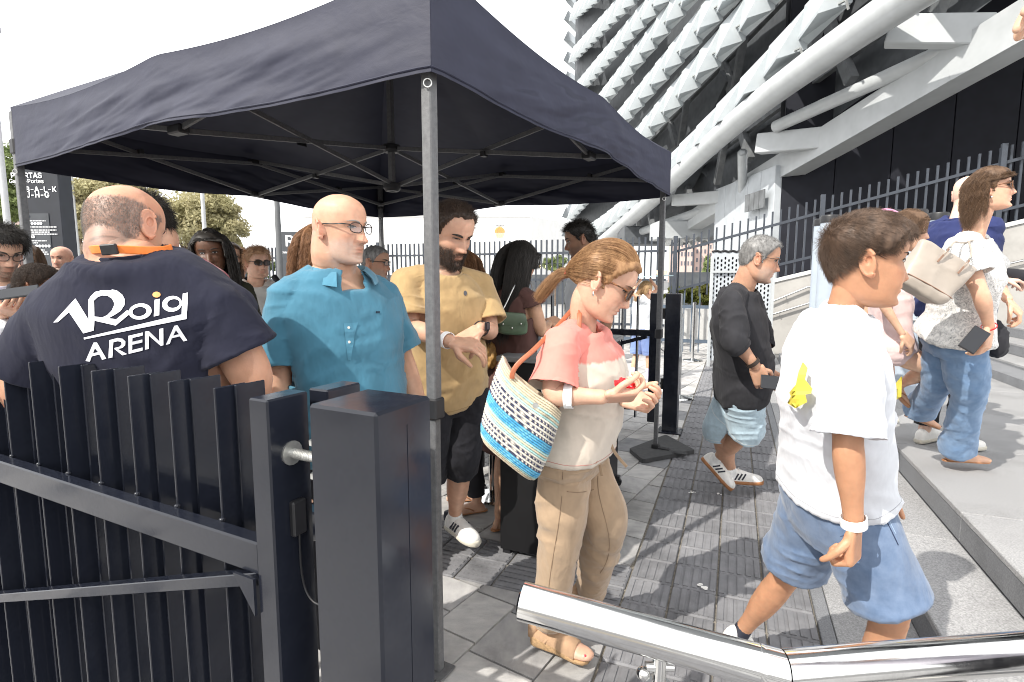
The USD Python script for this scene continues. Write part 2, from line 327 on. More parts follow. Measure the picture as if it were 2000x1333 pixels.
part(st, 'stair_core', cat_(xbox(nu(1.0, 3.8, .07), NX, UX, ZX, .48, 13.6, .13), xbox(nu(1.9, 3.8, .14), NX, UX, ZX, 1.4, 13.6, .27)), 'granite_edge')
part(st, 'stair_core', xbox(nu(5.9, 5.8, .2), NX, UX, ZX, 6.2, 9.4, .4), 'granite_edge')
# ------------------------------------------------------------------ far stair wall with coping
W0 = V(5.3, 10.9, 0)
def wl(t, z=0.0): return W0 + NX * t + ZX * z
def slope_top(t): return 1.47 + .268 * t
wall = thing('stair_wall', 'beige concrete wall rising along the far side of the stair under the sloping fence', 'wall', wl(0))
for i in range(6):
    a, b = -.55 + i * 1.9, -.55 + (i + 1) * 1.9
    q = Polygon([(a + .004, -.05), (b - .004, -.05), (b - .004, slope_top(b) - .07), (a + .004, slope_top(a) - .07)]); m = trimesh.creation.extrude_polygon(q, .25, engine='earcut'); vv = np.array(m.vertices)
    part(wall, 'wall_panel', (wl(0) + vv[:, :1] * NX + vv[:, 1:2] * ZX + vv[:, 2:] * UX, np.array(m.faces)), 'wall_concrete')
part(wall, 'coping', bar(wl(-.6, slope_top(-.6) - .035) + UX * .12, wl(10.9, slope_top(10.9) - .035) + UX * .12, .31, .07, bevel=.005), 'coping')
def rail(name, pts, r, material, label, brackets=()):
    t = thing(name, label, 'handrail', pts[0]); part(t, 'rail', tube(pts, r, 14), material, smooth=40)
    for b in brackets: part(t, 'bracket', b, material, smooth=40)
    return t
def wr(t, z): return wl(t, z) - UX * .09
def bk(t, z): return tube([wl(t, z - .06), wr(t, z - .06), wr(t, z - .01)], .008, 8)
rail('wall_handrail', [wr(-.42, .90), wr(-.3, .92), wr(.45, 1.28), wr(.75, 1.3), wr(2.2, 1.32), wr(5.2, 2.2)], .021, 'chrome', 'upper polished steel handrail fixed along the beige stair wall', [bk(.1, 1.11), bk(1.3, 1.31), bk(2.6, 1.44)])
rail('wall_handrail', [wr(-.45, .62), wr(.62, 1.02), wr(.9, 1.04), wr(2.2, 1.05), wr(5.2, 1.95)], .021, 'chrome', 'lower polished steel handrail fixed along the beige stair wall', [bk(0, .79), bk(1.5, 1.045)])

# ------------------------------------------------------------------ fences with individual bars
def fence(name, label, A, B, z0, z1, dz=0.0, sp=.13, rails=(.35, 1.75), postsp=2.6, m='fence_paint', bw=.033, pw=.08, off=.0):
    A, B = np.asarray(A, float), np.asarray(B, float); L = np.linalg.norm(B - A); d = (B - A) / L; nrm = np.cross(d, ZX)
    t = thing(name, label, 'fence', A)
    n = int(L / sp)
    for i in range(n + 1):
        s = i * sp; z = dz * s
        part(t, 'bar', xbox(A + d * s + ZX * ((z0 + z1) / 2 + z), d, nrm, ZX, bw, bw * 1.2, z1 - z0), m)
    for r in rails:
        part(t, 'rail', bar(A + ZX * r + nrm * .03, B + ZX * (r + dz * L) + nrm * .03, .035, .05), m)
    s = off
    while s <= L:
        part(t, 'post', xbox(A + d * s + nrm * .075 + ZX * ((z1 + .05) / 2 + dz * s), d, nrm, ZX, pw, pw, z1 + .05, .004), m); s += postsp
    return t
fence('bar_fence', 'long dark steel bar fence standing level behind the crowd', wl(-15.0), wl(-2.2), .08, 2.32, rails=(.45, 1.42, 2.02), off=.4)
fence('bar_fence', 'dark steel bar fence sloping upwards on the wall beside the stair', wl(-2.1), wl(8.8), 1.47 - .268 * 2.1 + .02, 2.25, dz=.262, sp=.145, rails=(1.18, 1.98), postsp=2.65, off=.08)
# blue-grey gate with post behind the black shirted man
bg = thing('side_gate', 'low blue grey steel gate with round chain latch beside the far stair wall', 'gate', wl(-1.9) - UX * .9)
gb = wl(-1.75) - UX * 1.3
part(bg, 'post', xbox(gb + NX * .8 + ZX * .62, NX, UX, ZX, .14, .14, 1.24, .006), 'blue_paint')
part(bg, 'stile', xbox(gb + NX * .52 + ZX * .63, NX, UX, ZX, .07, .06, 1.22, .004), 'blue_paint')
for z in (.28, .92): part(bg, 'rail', bar(gb - NX * 1.1 + ZX * z, gb + NX * .485 + ZX * z, .05, .06), 'blue_paint')
for i in range(11): part(bg, 'bar', xbox(gb + NX * (-1.08 + i * .14) + ZX * .62, NX, UX, ZX, .02, .035, 1.1), 'blue_paint')
part(bg, 'latch', tube([gb + NX * .56 + ZX * 1.08, gb + NX * .66 + ZX * 1.09, gb + NX * .73 + ZX * 1.08], .016, 8), 'galv')
# stanchions: chrome posts on disc bases
def stanchion(p, label, h=.98):
    t = thing('stanchion', label, 'stanchion', p)
    part(t, 'base', lathe([(.001, 0), (.17, 0), (.175, .008), (.165, .02), (.05, .035), (.03, .045), (.001, .046)], p, 32), 'chrome', smooth=35)
    part(t, 'pole', lathe([(.001, .04), (.026, .04), (.026, h), (.032, h), (.032, h + .05), (.001, h + .055)], p, 20), 'chrome', smooth=35)
stanchion(on(1352, 705), 'chrome crowd barrier post on a disc base beside the blue grey gate')
stanchion(on(1325, 778), 'chrome crowd barrier post half hidden behind the far black gate post')
stanchion(on(962, 968), 'chrome disc base barrier post tucked behind the black counter')
# perforated white panel
pp = at(1392, 491, 9.0); pr = at(1450, 491, 9.0)
tp = thing('perforated_screen', 'white perforated screen with scalloped black top edge behind the black shirted man', 'screen', V(pp[0], pp[1], 0))
wS = 1.0; zt = pp[2]
part(tp, 'frame', cat_(bar(V(pp[0], 9, 0), V(pp[0], 9, zt - .08), .04), bar(V(pp[0] + wS, 9, 0), V(pp[0] + wS, 9, zt - .08), .04), bar(V(pp[0], 8.99, zt - .33), V(pp[0] + wS, 8.99, zt - .33), .035), bar(V(pp[0] + .5, 8.99, .1), V(pp[0] + .5, 8.99, zt - .33), .035)), 'white_steel')
hole = m3.CrossSection.square((wS, zt - .05)) if False else None
pan = sbox(0, .1, wS, zt - .02)
hs = []
for r in range(int((zt - .2) / .075)):
    for c in range(int(wS / .06)):
        hs.append(affinity.scale(Point(.04 + c * .06, .16 + r * .075 + (.037 if c % 2 else 0)).buffer(.017, 3), 1, 1.5))
pan = pan.difference(union_all(hs)); m = trimesh.creation.extrude_polygon(pan, .012, engine='earcut'); vv = np.array(m.vertices)
part(tp, 'perforated_panel', (V(pp[0], 9.02, 0) + np.stack([vv[:, 0], vv[:, 2], vv[:, 1]], 1), np.array(m.faces)[:, ::-1]), 'white_panel')
part(tp, 'black_backing', abox(pp[0] + .02, pp[0] + wS - .02, 9.08, 9.1, .1, zt - .03), 'black_plastic')
xs = np.linspace(0, wS, 60); part(tp, 'scalloped_trim', tube(np.stack([pp[0] + xs, np.full(60, 9.02), zt - .012 + .016 * np.abs(np.sin(xs * 24))], 1), .02, 6), 'black_plastic')
# ------------------------------------------------------------------ pop-up canopy
CA = math.radians(60.4); E1 = V(math.cos(CA), math.sin(CA), 0); E2 = V(-math.sin(CA), math.cos(CA), 0)
CO = V(-.265, 1.86, 0); CW = 3.02; ZV, ZE, ZP = 2.10, 2.44, 3.35
def cp(a, b, z): return CO + E1 * a * CW + E2 * b * CW + ZX * z      # a towards the right corner, b towards the left corner
cano = thing('pop_up_canopy', 'dark navy square pop-up canopy with grey folding frame over the entrance', 'canopy', CO)
def fabric(nu_, fn, th=.004, m='canopy_fabric', name='roof', sag=.0, seed=0):
    g = np.linspace(0, 1, nu_); A, B = np.meshgrid(g, g, indexing='ij'); P = fn(A, B)
    du = np.gradient(P, axis=0); dv = np.gradient(P, axis=1); nn = np.cross(du, dv); nn /= np.linalg.norm(nn, axis=2, keepdims=True) + 1e-9
    i = np.arange(nu_ - 1); I, J = np.meshgrid(i, i, indexing='ij'); q = (I * nu_ + J).ravel()
    f = np.stack([q, q + nu_, q + nu_ + 1, q + 1], 1); n = nu_ * nu_
    top, bot = (P + nn * th / 2).reshape(-1, 3), (P - nn * th / 2).reshape(-1, 3)
    e = np.r_[np.arange(nu_) * nu_, ]; rim = []
    b = np.concatenate([np.arange(nu_), (np.arange(1, nu_)) * nu_ + nu_ - 1, np.arange(nu_ - 2, -1, -1) + (nu_ - 1) * nu_, np.arange(nu_ - 2, 0, -1) * nu_])
    b2 = np.roll(b, -1); rim = np.stack([b, b2, b2 + n, b + n], 1)
    part(cano, name, (np.vstack([top, bot]), np.vstack([f, f[:, ::-1] + n, rim])), m, smooth=40)
def wrinkle(P, amp, sc, seed):
    w = meshkit.fbm(P * np.array(sc), 3, seed) - .5
    r = np.abs(meshkit.fbm(P * np.array(sc) * .6 + 9, 3, seed + 5) - .5)
    return amp * (w + .8 * (.25 - r))
def smooth_(x): x = np.clip(x, 0, 1); return x * x * (3 - 2 * x)
def eave_sag(A): return .042 * np.abs(np.sin(2 * np.pi * A)) ** .9
def roofside(c0, c1, seed):
    def fn(A, B):
        # A along the eave, B towards the peak
        e = c0[None, None] + (c1 - c0)[None, None] * A[..., None]; pk = cp(.5, .5, ZP)
        P = e + (pk - e) * np.minimum(B, .992)[..., None]
        P[..., 2] -= eave_sag(A) * (1 - B) + .05 * np.sin(np.pi * A) * np.sin(np.pi * np.minimum(1, B)) - wrinkle(P, .025, (2.2, 2.2, 2.2), seed)*np.sin(np.pi*B)
        return P
    fabric(40, fn, name='roof_panel')
def valance(c0, c1, out, seed):
    def fn(A, B):
        e = c0[None, None] + (c1 - c0)[None, None] * A[..., None]; P = e.copy()
        lift = .03 * np.sin(np.pi * A)
        P[..., 2] = ZE - eave_sag(A) * (1 - .35 * B) - (ZE - ZV - lift) * B
        # long diagonal pulls from the corners plus soft billow
        d = wrinkle(np.stack([A * 9 + B * 3, B * 2.2 - A * 2, A * 0 + seed], -1), .050, (1, 1, 1), seed) * np.sin(np.pi * np.clip(A * .96 + .02, 0, 1)) ** .5
        fold = .005 * np.sin((A * 26 - B * 7) + 3 * meshkit.noise(np.stack([A * 6, B * 2, A * 0 + seed], -1))) * (A * (1 - A) * 3) * (1 - .3 * B)
        env = np.sin(np.pi * np.clip(A, 0, 1)) ** .35 * smooth_(B * 2.5); P += out * ((d * (.25 + B) + fold + .012 + .02 * B) * env)[..., None]; P[..., 2] += .004 * np.sin(A * 9 + seed) * B * np.sin(np.pi * A)
        return P
    fabric(72, fn, name='valance', th=.003)
    # hem line
    A = np.linspace(0, 1, 72); B = np.full(72, .955); P = fn(A[:, None], B[:, None])[:, 0]
    part(cano, 'hem_seam', tube(P + out * .003, .0035, 5), 'canopy_fabric')
K = [(0, 0), (1, 0), (1, 1), (0, 1)]; OUT = [-E2, E1, E2, -E1]
for i in range(4):
    a, b = K[i], K[(i + 1) % 4]
    xa, xb = [tuple(.5 + (q - .5) * 1.016 for q in w) for w in (a, b)]
    roofside(cp(*xa, ZE), cp(*xb, ZE), i); valance(cp(*xa, ZE), cp(*xb, ZE), OUT[i], 3 + i * 7)
for a, b in K:
    c = cp(a + (.006 if a == 0 else -.006), b + (.006 if b == 0 else -.006), 0)
    if (a, b) == (0, 1): c = c + V(-.055, 0, 0)
    part(cano, 'leg', xbox(c + ZX * (1.0 + ZE - .02) / 2 + ZX * .0, E1, E2, ZX, .040, .040, ZE - .02 - 1.0, .004), 'canopy_frame')
    part(cano, 'inner_leg', xbox(c + ZX * .515, E1, E2, ZX, .032, .032, 1.0, .003), 'canopy_frame')
    part(cano, 'leg_clip', xbox(c + ZX * 1.0, E1, E2, ZX, .056, .056, .075, .006), 'canopy_plastic')
    part(cano, 'foot_plate', xbox(c + ZX * .012, E1, E2, ZX, .09, .09, .006), 'canopy_frame')
    part(cano, 'slider', xbox(c + ZX * 2.22, E1, E2, ZX, .058, .058, .09, .008), 'canopy_plastic')
    o = unit(c - cp(.5, .5, 0)); o[2] = 0
    part(cano, 'hook_ring', tube([c - V(.0, .026, -2.075) + V(.013 * math.cos(t), -.004, .013 * math.sin(t)) for t in np.linspace(0, 6.28, 16)], .0028, 6), 'galv', smooth=60)
def strut(a, b, name='truss_bar'): part(cano, name, bar(a, b, .014, .026, bevel=.002), 'canopy_frame')
ZL, ZT = 2.21, 2.40
mids = []; ZM = 2.135
for i in range(4):
    a, b = K[i], K[(i + 1) % 4]; ins = -OUT[i] * .05
    A0, B0 = V(*a), V(*b); M = (A0 + B0) / 2; mids.append(M)
    A1, B1 = A0 + (B0 - A0) * .012, B0 + (A0 - B0) * .012
    for p, q in ((A1, M), (B1, M)):
        strut(cp(*p, ZT) + ins, cp(*q, ZM) + ins * 1.0); strut(cp(*p, ZL) + ins * 1.45, cp(*q, ZT - .02) + ins * 1.45)
        part(cano, 'truss_joint', xbox(cp(*((p * .6 + q * .4)), 2.305) + ins * 1.2, unit(cp(*q, 0) - cp(*p, 0)), OUT[i], ZX, .03, .05, .03, .004), 'canopy_plastic')
    for z in (ZT - .01, ZM): part(cano, 'truss_bracket', xbox(cp(*M, z) + ins * 1.1, unit(cp(*b, 0) - cp(*a, 0)), OUT[i], ZX, .10, .055, .04, .006), 'canopy_plastic')
    C2 = V(.5, .5)
    strut(cp(*M, ZM) + ins * 1.3, cp(*C2, 2.34)); strut(cp(*M, ZT) + ins * 1.3 + E1 * .02, cp(*C2, 2.09) + E1 * .02 - E2*.02)
    part(cano, 'truss_joint', xbox((cp(*M, 2.22) + cp(*C2, 2.22)) / 2, unit(cp(*C2, 0) - cp(*M, 0)), E1, ZX, .03, .04, .03), 'canopy_plastic')
part(cano, 'mast', bar(cp(.5, .5, 2.05), cp(.5, .5, ZP - .03), .034, .034, up=E1), 'canopy_frame')
for z in (2.08, 2.34): part(cano, 'mast_hub', lathe([(.001, -.03), (.045, -.03), (.06, -.01), (.06, .02), (.03, .03), (.001, .03)], cp(.5, .5, z), 16), 'canopy_plastic', smooth=35)
# rubber weight plate under the right leg
c = cp(.994, .006, 0); q = Polygon([tuple(on(*p)[:2]) for p in ((1229, 885), (1300, 857), (1357, 888), (1255, 907))]).buffer(-.02).buffer(.02, 4)
m = trimesh.creation.extrude_polygon(q, .035, engine='earcut'); v = np.array(m.vertices)
wp = thing('weight_plate', 'flat black rubber weight plate holding down the right canopy leg', 'weight', V(c[0], c[1], 0))
part(wp, 'slab', (v + V(0, 0, .004), np.array(m.faces)), 'rubber')
part(wp, 'handle_slot', xbox(V(c[0] + .16, c[1] - .14, .0405), UX, NX, ZX, .05, .12, .004, .001), 'black_plastic')
part(wp, 'collar', cat_(xbox(c + ZX * .05, E1, E2, ZX, .06, .06, .05, .006), xbox(c + ZX * .042 - E2 * .07, E1, E2, ZX, .05, .09, .012, .002)), 'canopy_plastic')

# ------------------------------------------------------------------ near gate
GA = math.radians(27.0); G1 = V(-math.cos(GA), math.sin(GA), 0); G2 = V(math.sin(GA), math.cos(GA), 0)
P0 = V(-.190, .752, 0); GZ = 1.262
gpst = thing('gate_post', 'thick glossy black square gate post closest to the camera', 'gate post', P0 + G1 * .065 + G2 * .065)
part(gpst, 'column', xbox(P0 + G1 * .066 + G2 * .066 + ZX * GZ / 2, G1, G2, ZX, .132, .132, GZ, .0045), 'gate_paint')
part(gpst, 'weld_seam', xbox(P0 + G2 * .07 + ZX * .63 + G1 * .0002, G1, G2, ZX, .002, .003, 1.2), 'gate_paint')
part(gpst, 'base_plate', xbox(P0 + G1 * .066 + G2 * .066 + ZX * .008, G1, G2, ZX, .24, .24, .012, .002), 'gate_paint')
Q0 = V(-.379, .835, 0)
def leaf(name, label, Q, zt, nb, first, side, zrail=(.962, 1.018), brace=True, sp=.131, gc=.066):
    t = thing(name, label, 'gate', Q)
    part(t, 'stile', xbox(Q + G1 * .022 + G2 * .041 + ZX * (zt / 2 + .03), G1, G2, ZX, .044, .082, zt - .06, .003), 'gate_paint')
    L = sp * nb + .08
    for i in range(nb):
        o = Q + G1 * (.044 + first + sp * i) + G2 * gc
        part(t, 'fin', xbox(o + ZX * (zt / 2 + .03), G1, G2, ZX, .0055, .062, zt - .066, .0014), 'gate_paint')
    for z0, z1 in (zrail, (.10, .16)):
        part(t, 'rail', xbox(Q + G1 * (.044 + L / 2) + G2 * (gc - side * .047) + ZX * (z0 + z1) / 2, G1, G2, ZX, L, .031, z1 - z0, .003), 'gate_paint')
    if brace:
        a = Q + G1 * .053 + G2 * (gc - side * .047) + ZX * .952; b = Q + G1 * 1.35 + G2 * (gc - side * .047) + ZX * .545
        part(t, 'brace', bar(a, b, .024, .022, bevel=.0015), 'gate_paint')
        g = Polygon([(0, 0), (.05, 0), (0, -.064)]); m = trimesh.creation.extrude_polygon(g, .005, engine='earcut'); v = np.array(m.vertices)
        part(t, 'gusset', fixwind((Q + ZX * .961 + G1 * .045 + v[:, :1] * G1 + v[:, 1:2] * ZX + (v[:, 2:] - .008) * G2, np.array(m.faces))), 'gate_paint')
        for i in range(nb):
            o = Q + G1 * (.044 + first + sp * i) + G2 * (gc - .03) + ZX * 1.019; part(t, 'weld_bead', sphere(o, (.006, .006, .0045), 1), 'gate_paint', smooth=True)
    return t
la = leaf('gate_leaf', 'open black steel gate leaf of flat vertical fins in the left foreground', Q0, GZ, 16, .134, 1)
lb = leaf('gate_leaf', 'second folded black gate leaf standing right behind the front one', Q0 + G2 * .10 + G1 * -.024, GZ + .0, 16, .149, -1, brace=False, sp=.1285, gc=.0)
hz = Q0 + G2 * .042 + ZX * 1.167; hx = -G1
part(la, 'hinge', cat_(tube([hz + hx * .0, hz + hx * .003], .02, 16), tube([hz, hz + hx * .062], .0078, 12), tube([hz + hx * .062 - ZX * .024, hz + hx * .062 + ZX * .024], .0092, 14)), 'galv', smooth=35)
part(la, 'hinge_thread', cat_(*[tube([hz + hx * (.009 + k * .0035), hz + hx * (.0108 + k * .0035)], .0088, 12) for k in range(11)]), 'galv', smooth=35)
for s in (.027, -.027): part(la, 'hinge_nut', lathe([(.001, -.0042), (.0148, -.0042), (.0148, .0042), (.001, .0042)], hz + hx * .062 + ZX * s, 6), 'galv')
sb = Q0 + G2 * .044 + ZX * 1.058
part(la, 'sensor', xbox(sb + hx * .006, G1, G2, ZX, .012, .028, .06, .003), 'black_plastic')
part(la, 'sensor_cable', tube(spline([sb + hx * .007 - ZX * .028, sb + hx * .0085 - ZX * .098, sb + hx * .021 - ZX * .133, sb + hx * .07 - ZX * .137], 20), .0018, 6), 'black_plastic', smooth=True)
# ------------------------------------------------------------------ far gate at the right canopy leg
F0 = V(1.416, 5.085, 0); FA = math.radians(24); H1 = V(-math.cos(FA), math.sin(FA), 0); H2 = V(math.sin(FA), math.cos(FA), 0)
fp = thing('gate_post', 'thinner black gate post behind the right canopy leg', 'gate post', F0)
part(fp, 'column', xbox(F0 - H1 * .068 + H2 * .068 + ZX * .655, H1, H2, ZX, .136, .136, 1.31, .005), 'gate_paint')
part(fp, 'base_plate', xbox(F0 - H1 * .068 + H2 * .068 + ZX * .006, H1, H2, ZX, .22, .22, .01), 'gate_paint')
fl = thing('gate_leaf', 'far black gate leaf with thin bars standing open behind the coral shirted woman', 'gate', F0 + H1 * .1)
S = F0 + H1 * .07 + H2 * .1
part(fl, 'stile', xbox(S + H1 * .04 + ZX * .69, H1, H2, ZX, .08, .07, 1.24, .004), 'gate_paint')
for z in (.32, .78, .93): part(fl, 'rail', bar(S + H1 * .08 + ZX * (z if z != .78 else .2), S + H1 * 2.3 + ZX * (z if z != .78 else .2), .05, .06, bevel=.003), 'gate_paint')
for i in range(15): part(fl, 'bar', xbox(S + H1 * (.2 + i * .145) + ZX * .69, H1, H2, ZX, .012, .07, 1.18), 'gate_paint')
part(fl, 'brace', bar(S + H1 * .1 - H2 * .045 + ZX * .9, S + H1 * 1.4 - H2 * .045 + ZX * .5, .03, .035), 'gate_paint')
for z in (.45, 1.12): part(fl, 'hinge', cat_(tube([S + ZX * z, S - H1 * .07 + ZX * z], .012, 10), tube([S - H1 * .05 + ZX * (z - .05), S - H1 * .05 + ZX * (z + .05)], .02, 10)), 'black_plastic', smooth=40)
part(fl, 'cable', tube(spline([S - H1 * .005 + ZX * .95, S - H1 * .03 + ZX * .78, S - H1 * .06 + ZX * .76, S - H1 * .07 + ZX * .86], 16), .004, 6), 'black_plastic', smooth=True)
# ------------------------------------------------------------------ check-in counter
C0 = V(-.062, 2.77, 0); CF = unit(V(.352, -.14, 0)); CB = V(-CF[1], CF[0], 0); CWd, CDp = .378, 1.25
ct = thing('counter', 'black check-in counter with grey top behind the straw bag woman', 'counter', C0)
cc = C0 + CF * CWd / 2 + CB * CDp / 2
for o, sx, sy in ((CF * 0 - CB * (CDp / 2 - .01), CWd, .02), (CB * (CDp / 2 - .01), CWd, .02), (CF * (CWd / 2 - .01), .02, CDp - .042), (-CF * (CWd / 2 - .01), .02, CDp - .042)):
    part(ct, 'panel', xbox(cc + o + ZX * .53, CF, CB, ZX, sx, sy, 1.0, .002), 'counter_black')
part(ct, 'top', xbox(cc + ZX * 1.045, CF, CB, ZX, CWd + .03, CDp + .03, .028, .004), 'counter_top')
for a in (-1, 1):
    for b in (-1, 1): part(ct, 'foot', xbox(cc + CF * a * (CWd / 2 - .03) + CB * b * (CDp / 2 - .03) + ZX * .016, CF, CB, ZX, .04, .04, .03), 'black_plastic')
wh = cc + CF * (CWd / 2 + .015) + CB * (CDp / 2 - .06) + ZX * .03
part(ct, 'castor', cat_(tube([wh - CB * .012, wh + CB * .012], .028, 14), xbox(wh + ZX * .03, CF, CB, ZX, .03, .04, .03)), 'black_plastic', smooth=40)
solo('paper_stack', xbox(cc - CF * .09 + CB * .1 + ZX * 1.072, unit(CF + CB * .3), unit(CB - CF * .3), ZX, .12, .18, .022, .002), 'print_white', 'small stack of white papers on the black counter', 'papers')
tb = thing('side_table', 'narrow dark table standing behind the mustard shirted man left of the counter', 'table', C0 - CF * .5 + CB * .95)
part(tb, 'top', xbox(C0 - CF * .38 + CB * 1.0 + ZX * .81, CF, CB, ZX, .66, .5, .035, .003), 'counter_black')
for a in (-.66, -.1):
    for b in (.8, 1.2): part(tb, 'leg', xbox(C0 + CF * a + CB * b + ZX * .4, CF, CB, ZX, .03, .03, .79), 'counter_black')

# ------------------------------------------------------------------ handrail in the foreground
h0, hj, he = at(1019, 1174, .87), at(1528, 1313, .765), at(2150, 1262, .86)
hr = thing('handrail', 'thick polished steel handrail with a mitred bend crossing the bottom right foreground', 'handrail', h0)
R_ = .031
def seg(a, b, na, nb):
    d = unit(b - a); u = unit(np.cross(d, ZX)); w = np.cross(u, d)
    th = np.arange(40) * 2 * np.pi / 40; rg = R_ * (np.cos(th)[:, None] * u + np.sin(th)[:, None] * w); out = []
    for c, n in ((a, na), (a + (b - a) * .33, d), (a + (b - a) * .66, d), (b, nb)):
        out.append(c + rg - d * ((rg @ n) / np.dot(d, n))[:, None])
    v = np.vstack(out); f = []
    i = np.arange(40); j = (i + 1) % 40
    for r in range(3): f.append(np.stack([r * 40 + i, r * 40 + j, r * 40 + 40 + j, r * 40 + 40 + i], 1))
    return fixwind((v, np.vstack(f)))
d1, d2 = unit(hj - h0), unit(he - hj); mn = unit(d1 + d2)
part(hr, 'rail', seg(h0, hj - d1 * .001, d1, mn), 'chrome', smooth=50); part(hr, 'rail', seg(hj + d2 * .001, he, mn, d2), 'chrome', smooth=50)
part(hr, 'end_cap', lathe([(.001, -.004), (.022, -.004), (.0262, 0), (.0262, .012), (.001, .012)], h0, 40, d1), 'chrome', smooth=35)
part(hr, 'joint_ring', lathe([(R_ + .0004, 0), (R_ + .0008, .004), (R_ + .0004, .008)], hj - d1 * .035, 40, d1), 'chrome', smooth=40)
sp_ = h0 + (hj - h0) * .56 - ZX * .027
part(hr, 'saddle', xbox(sp_ + ZX * .001, d1, np.cross(ZX, d1), ZX, .085, .022, .006, .002), 'chrome')
part(hr, 'clamp', cat_(tube([sp_, sp_ - ZX * .05], .011, 16), tube([sp_ - ZX * .02 - V(.022, 0, 0), sp_ - ZX * .02 + V(.022, 0, 0)], .008, 12), sphere(sp_ - ZX * .025 - V(.026, 0.002, .006), .011, 2)), 'chrome', smooth=40)
part(hr, 'support_post', tube([sp_ - ZX * .05, V(sp_[0], sp_[1], 0)], .02, 20), 'chrome', smooth=40)

# ------------------------------------------------------------------ pale tube posts with black caps
def tubepost(u, v, y, r, z0, label):
    top = at(u, v, y); c = V(top[0], top[1], z0); t = thing('tube_post', label, 'post', c, group=None)
    part(t, 'tube', lathe([(.001, 0), (r, 0), (r, top[2] - z0 - .07), (.001, top[2] - z0 - .07)], c, 28), 'tube_white', smooth=35)
    part(t, 'cap', lathe([(.001, 0), (r * 1.06, 0), (r * 1.06, .06), (r * .95, .075), (.001, .075)], V(c[0], c[1], top[2] - .075), 28), 'black_plastic', smooth=35)
    for z in (.35, .75): part(t, 'clamp', cat_(tube([V(c[0] - r * .6, c[1] - r - .01, c[2] + z), V(c[0] + r * .9, c[1] - r - .01, c[2] + z)], .014, 8), xbox(V(c[0] + r * .5, c[1] - r - .02, c[2] + z), V(1, 0, 0), V(0, 1, 0), ZX, .05, .04, .05, .005)), 'galv', smooth=40)
    part(t, 'foot', xbox(c + ZX * .06, V(1, 0, 0), V(0, 1, 0), ZX, r * 2.5, r * 2.5, .12, .01), 'tube_white')
tubepost(1622, 421, 5.6, .085, .3, 'pale tube post with black cap just left of the boy, front one of its pair')
tubepost(1606, 428, 6.0, .075, .3, 'pale tube post with black cap left of the boy, rear one of its pair')
tubepost(1790, 410, 5.4, .092, .3, 'pale tube post with black cap right behind the dark haired girl')
tubepost(1834, 416, 5.7, .088, .3, 'pale tube post with black cap beside the navy shirted man')
tubepost(1742, 411, 5.9, .09, .3, 'pale tube post with black cap between the pink cap and the dark haired girl')
# ------------------------------------------------------------------ arena building
def FX(y): return 4.3 + .084 * (40 - y)
def fpos(y, z, o=0.0): return V(FX(y) - o, y, z)
ar = thing('arena', 'huge arena with white scale-like louvers over a white tubular truss and dark cladding', 'building', V(8, 14, 0))
bands = [((19.9, 5.1), (12.5, 6.5), (36, 3.6)), ((24.3, 7.2), (14.4, 8.26), (38, 5.9)), ((27.7, 8.7), (16.6, 9.3), (40, 8.3)), ((32.9, 11.0), (19.4, 10.6), (40, 10.9)), ((38.3, 13.6), (22, 11.85), (40, 13.8)), ((40, 16.4), (27, 13.9), (30, 14.5)), ((40, 19.2), (31, 16.6), (33, 17)), ((40, 22), (34, 20), (36, 20.6))]
npan = 0
for bi, pts in enumerate(bands):
    pts = sorted(pts); zf = lambda y, q=np.polyfit([p[0] for p in pts], [p[1] for p in pts], 1 if bi else 2): np.polyval(q, y)
    y = 40.0; ymin = [9.5, 11.5, 13.5, 16, 19, 23, 27, 30][bi]; k = 0
    while y > ymin:
        p = 1.42; y1 = y - p
        sec = []
        for yy, F, B, T in ((y, (.18, .02), (-.02, -.12), .80 if bi == 0 else .98), (y1 - .10, (.68, -.40), (.0, -.22), .74 if bi == 0 else .92)):
            zc = zf(yy) + (.34 if bi == 0 else 0); sec.append([fpos(yy, zc + T, -.02), fpos(yy, zc + T - .04, .05), fpos(yy, zc + F[1] + .03, F[0]), fpos(yy, zc + F[1] - .03, F[0] - .01), fpos(yy, zc + B[1], B[0])])
        v = np.array(sec[0] + sec[1]); n = 5; f = [[i, (i + 1) % n, n + (i + 1) % n, n + i] for i in range(n)]
        tri = [[a, b, c] for a, b, c in ((0, 2, 1), (0, 3, 2), (0, 4, 3))] + [[n, n + 1, n + 2], [n, n + 2, n + 3], [n, n + 3, n + 4]]
        f = np.vstack([np.array([[q[0], q[1], q[2]] for q in f]), np.array([[q[0], q[2], q[3]] for q in f]), np.array(tri)])
        part(ar, 'louver_panel', fixwind((v, f)), 'louver'); npan += 1
        if bi < 6:
            zc = zf(y); c = fpos(y - .05, zc + .12, .26)
            part(ar, 'louver_clip', cat_(bar(c, c + V(.0, -.28, -.05), .05, .03), bar(c + V(0, -.28, -.05), c + V(.06, -.28, -.22), .04, .03)), 'galv')
        y = y1; k += 1
# silhouette edge beyond the bend: panels turning the corner
for bi in range(14):
    z = 3.4 + bi * 1.35
    for j in range(2):
        c = V(4.05 + j * .35, 40.9 + j * 1.4, z + j * .4)
        part(ar, 'louver_panel', fixwind((np.array([c + V(-.12, 0, .5), c + V(.9, 1.6, .5), c + V(-.45, -.3, -.25), c + V(.5, 1.4, -.3), c + V(.1, .2, -.1), c + V(1, 1.7, -.1)]), np.array([[0, 1, 3], [0, 3, 2], [2, 3, 5], [2, 5, 4], [4, 5, 1], [4, 1, 0], [0, 2, 4], [1, 5, 3]]))), 'louver')
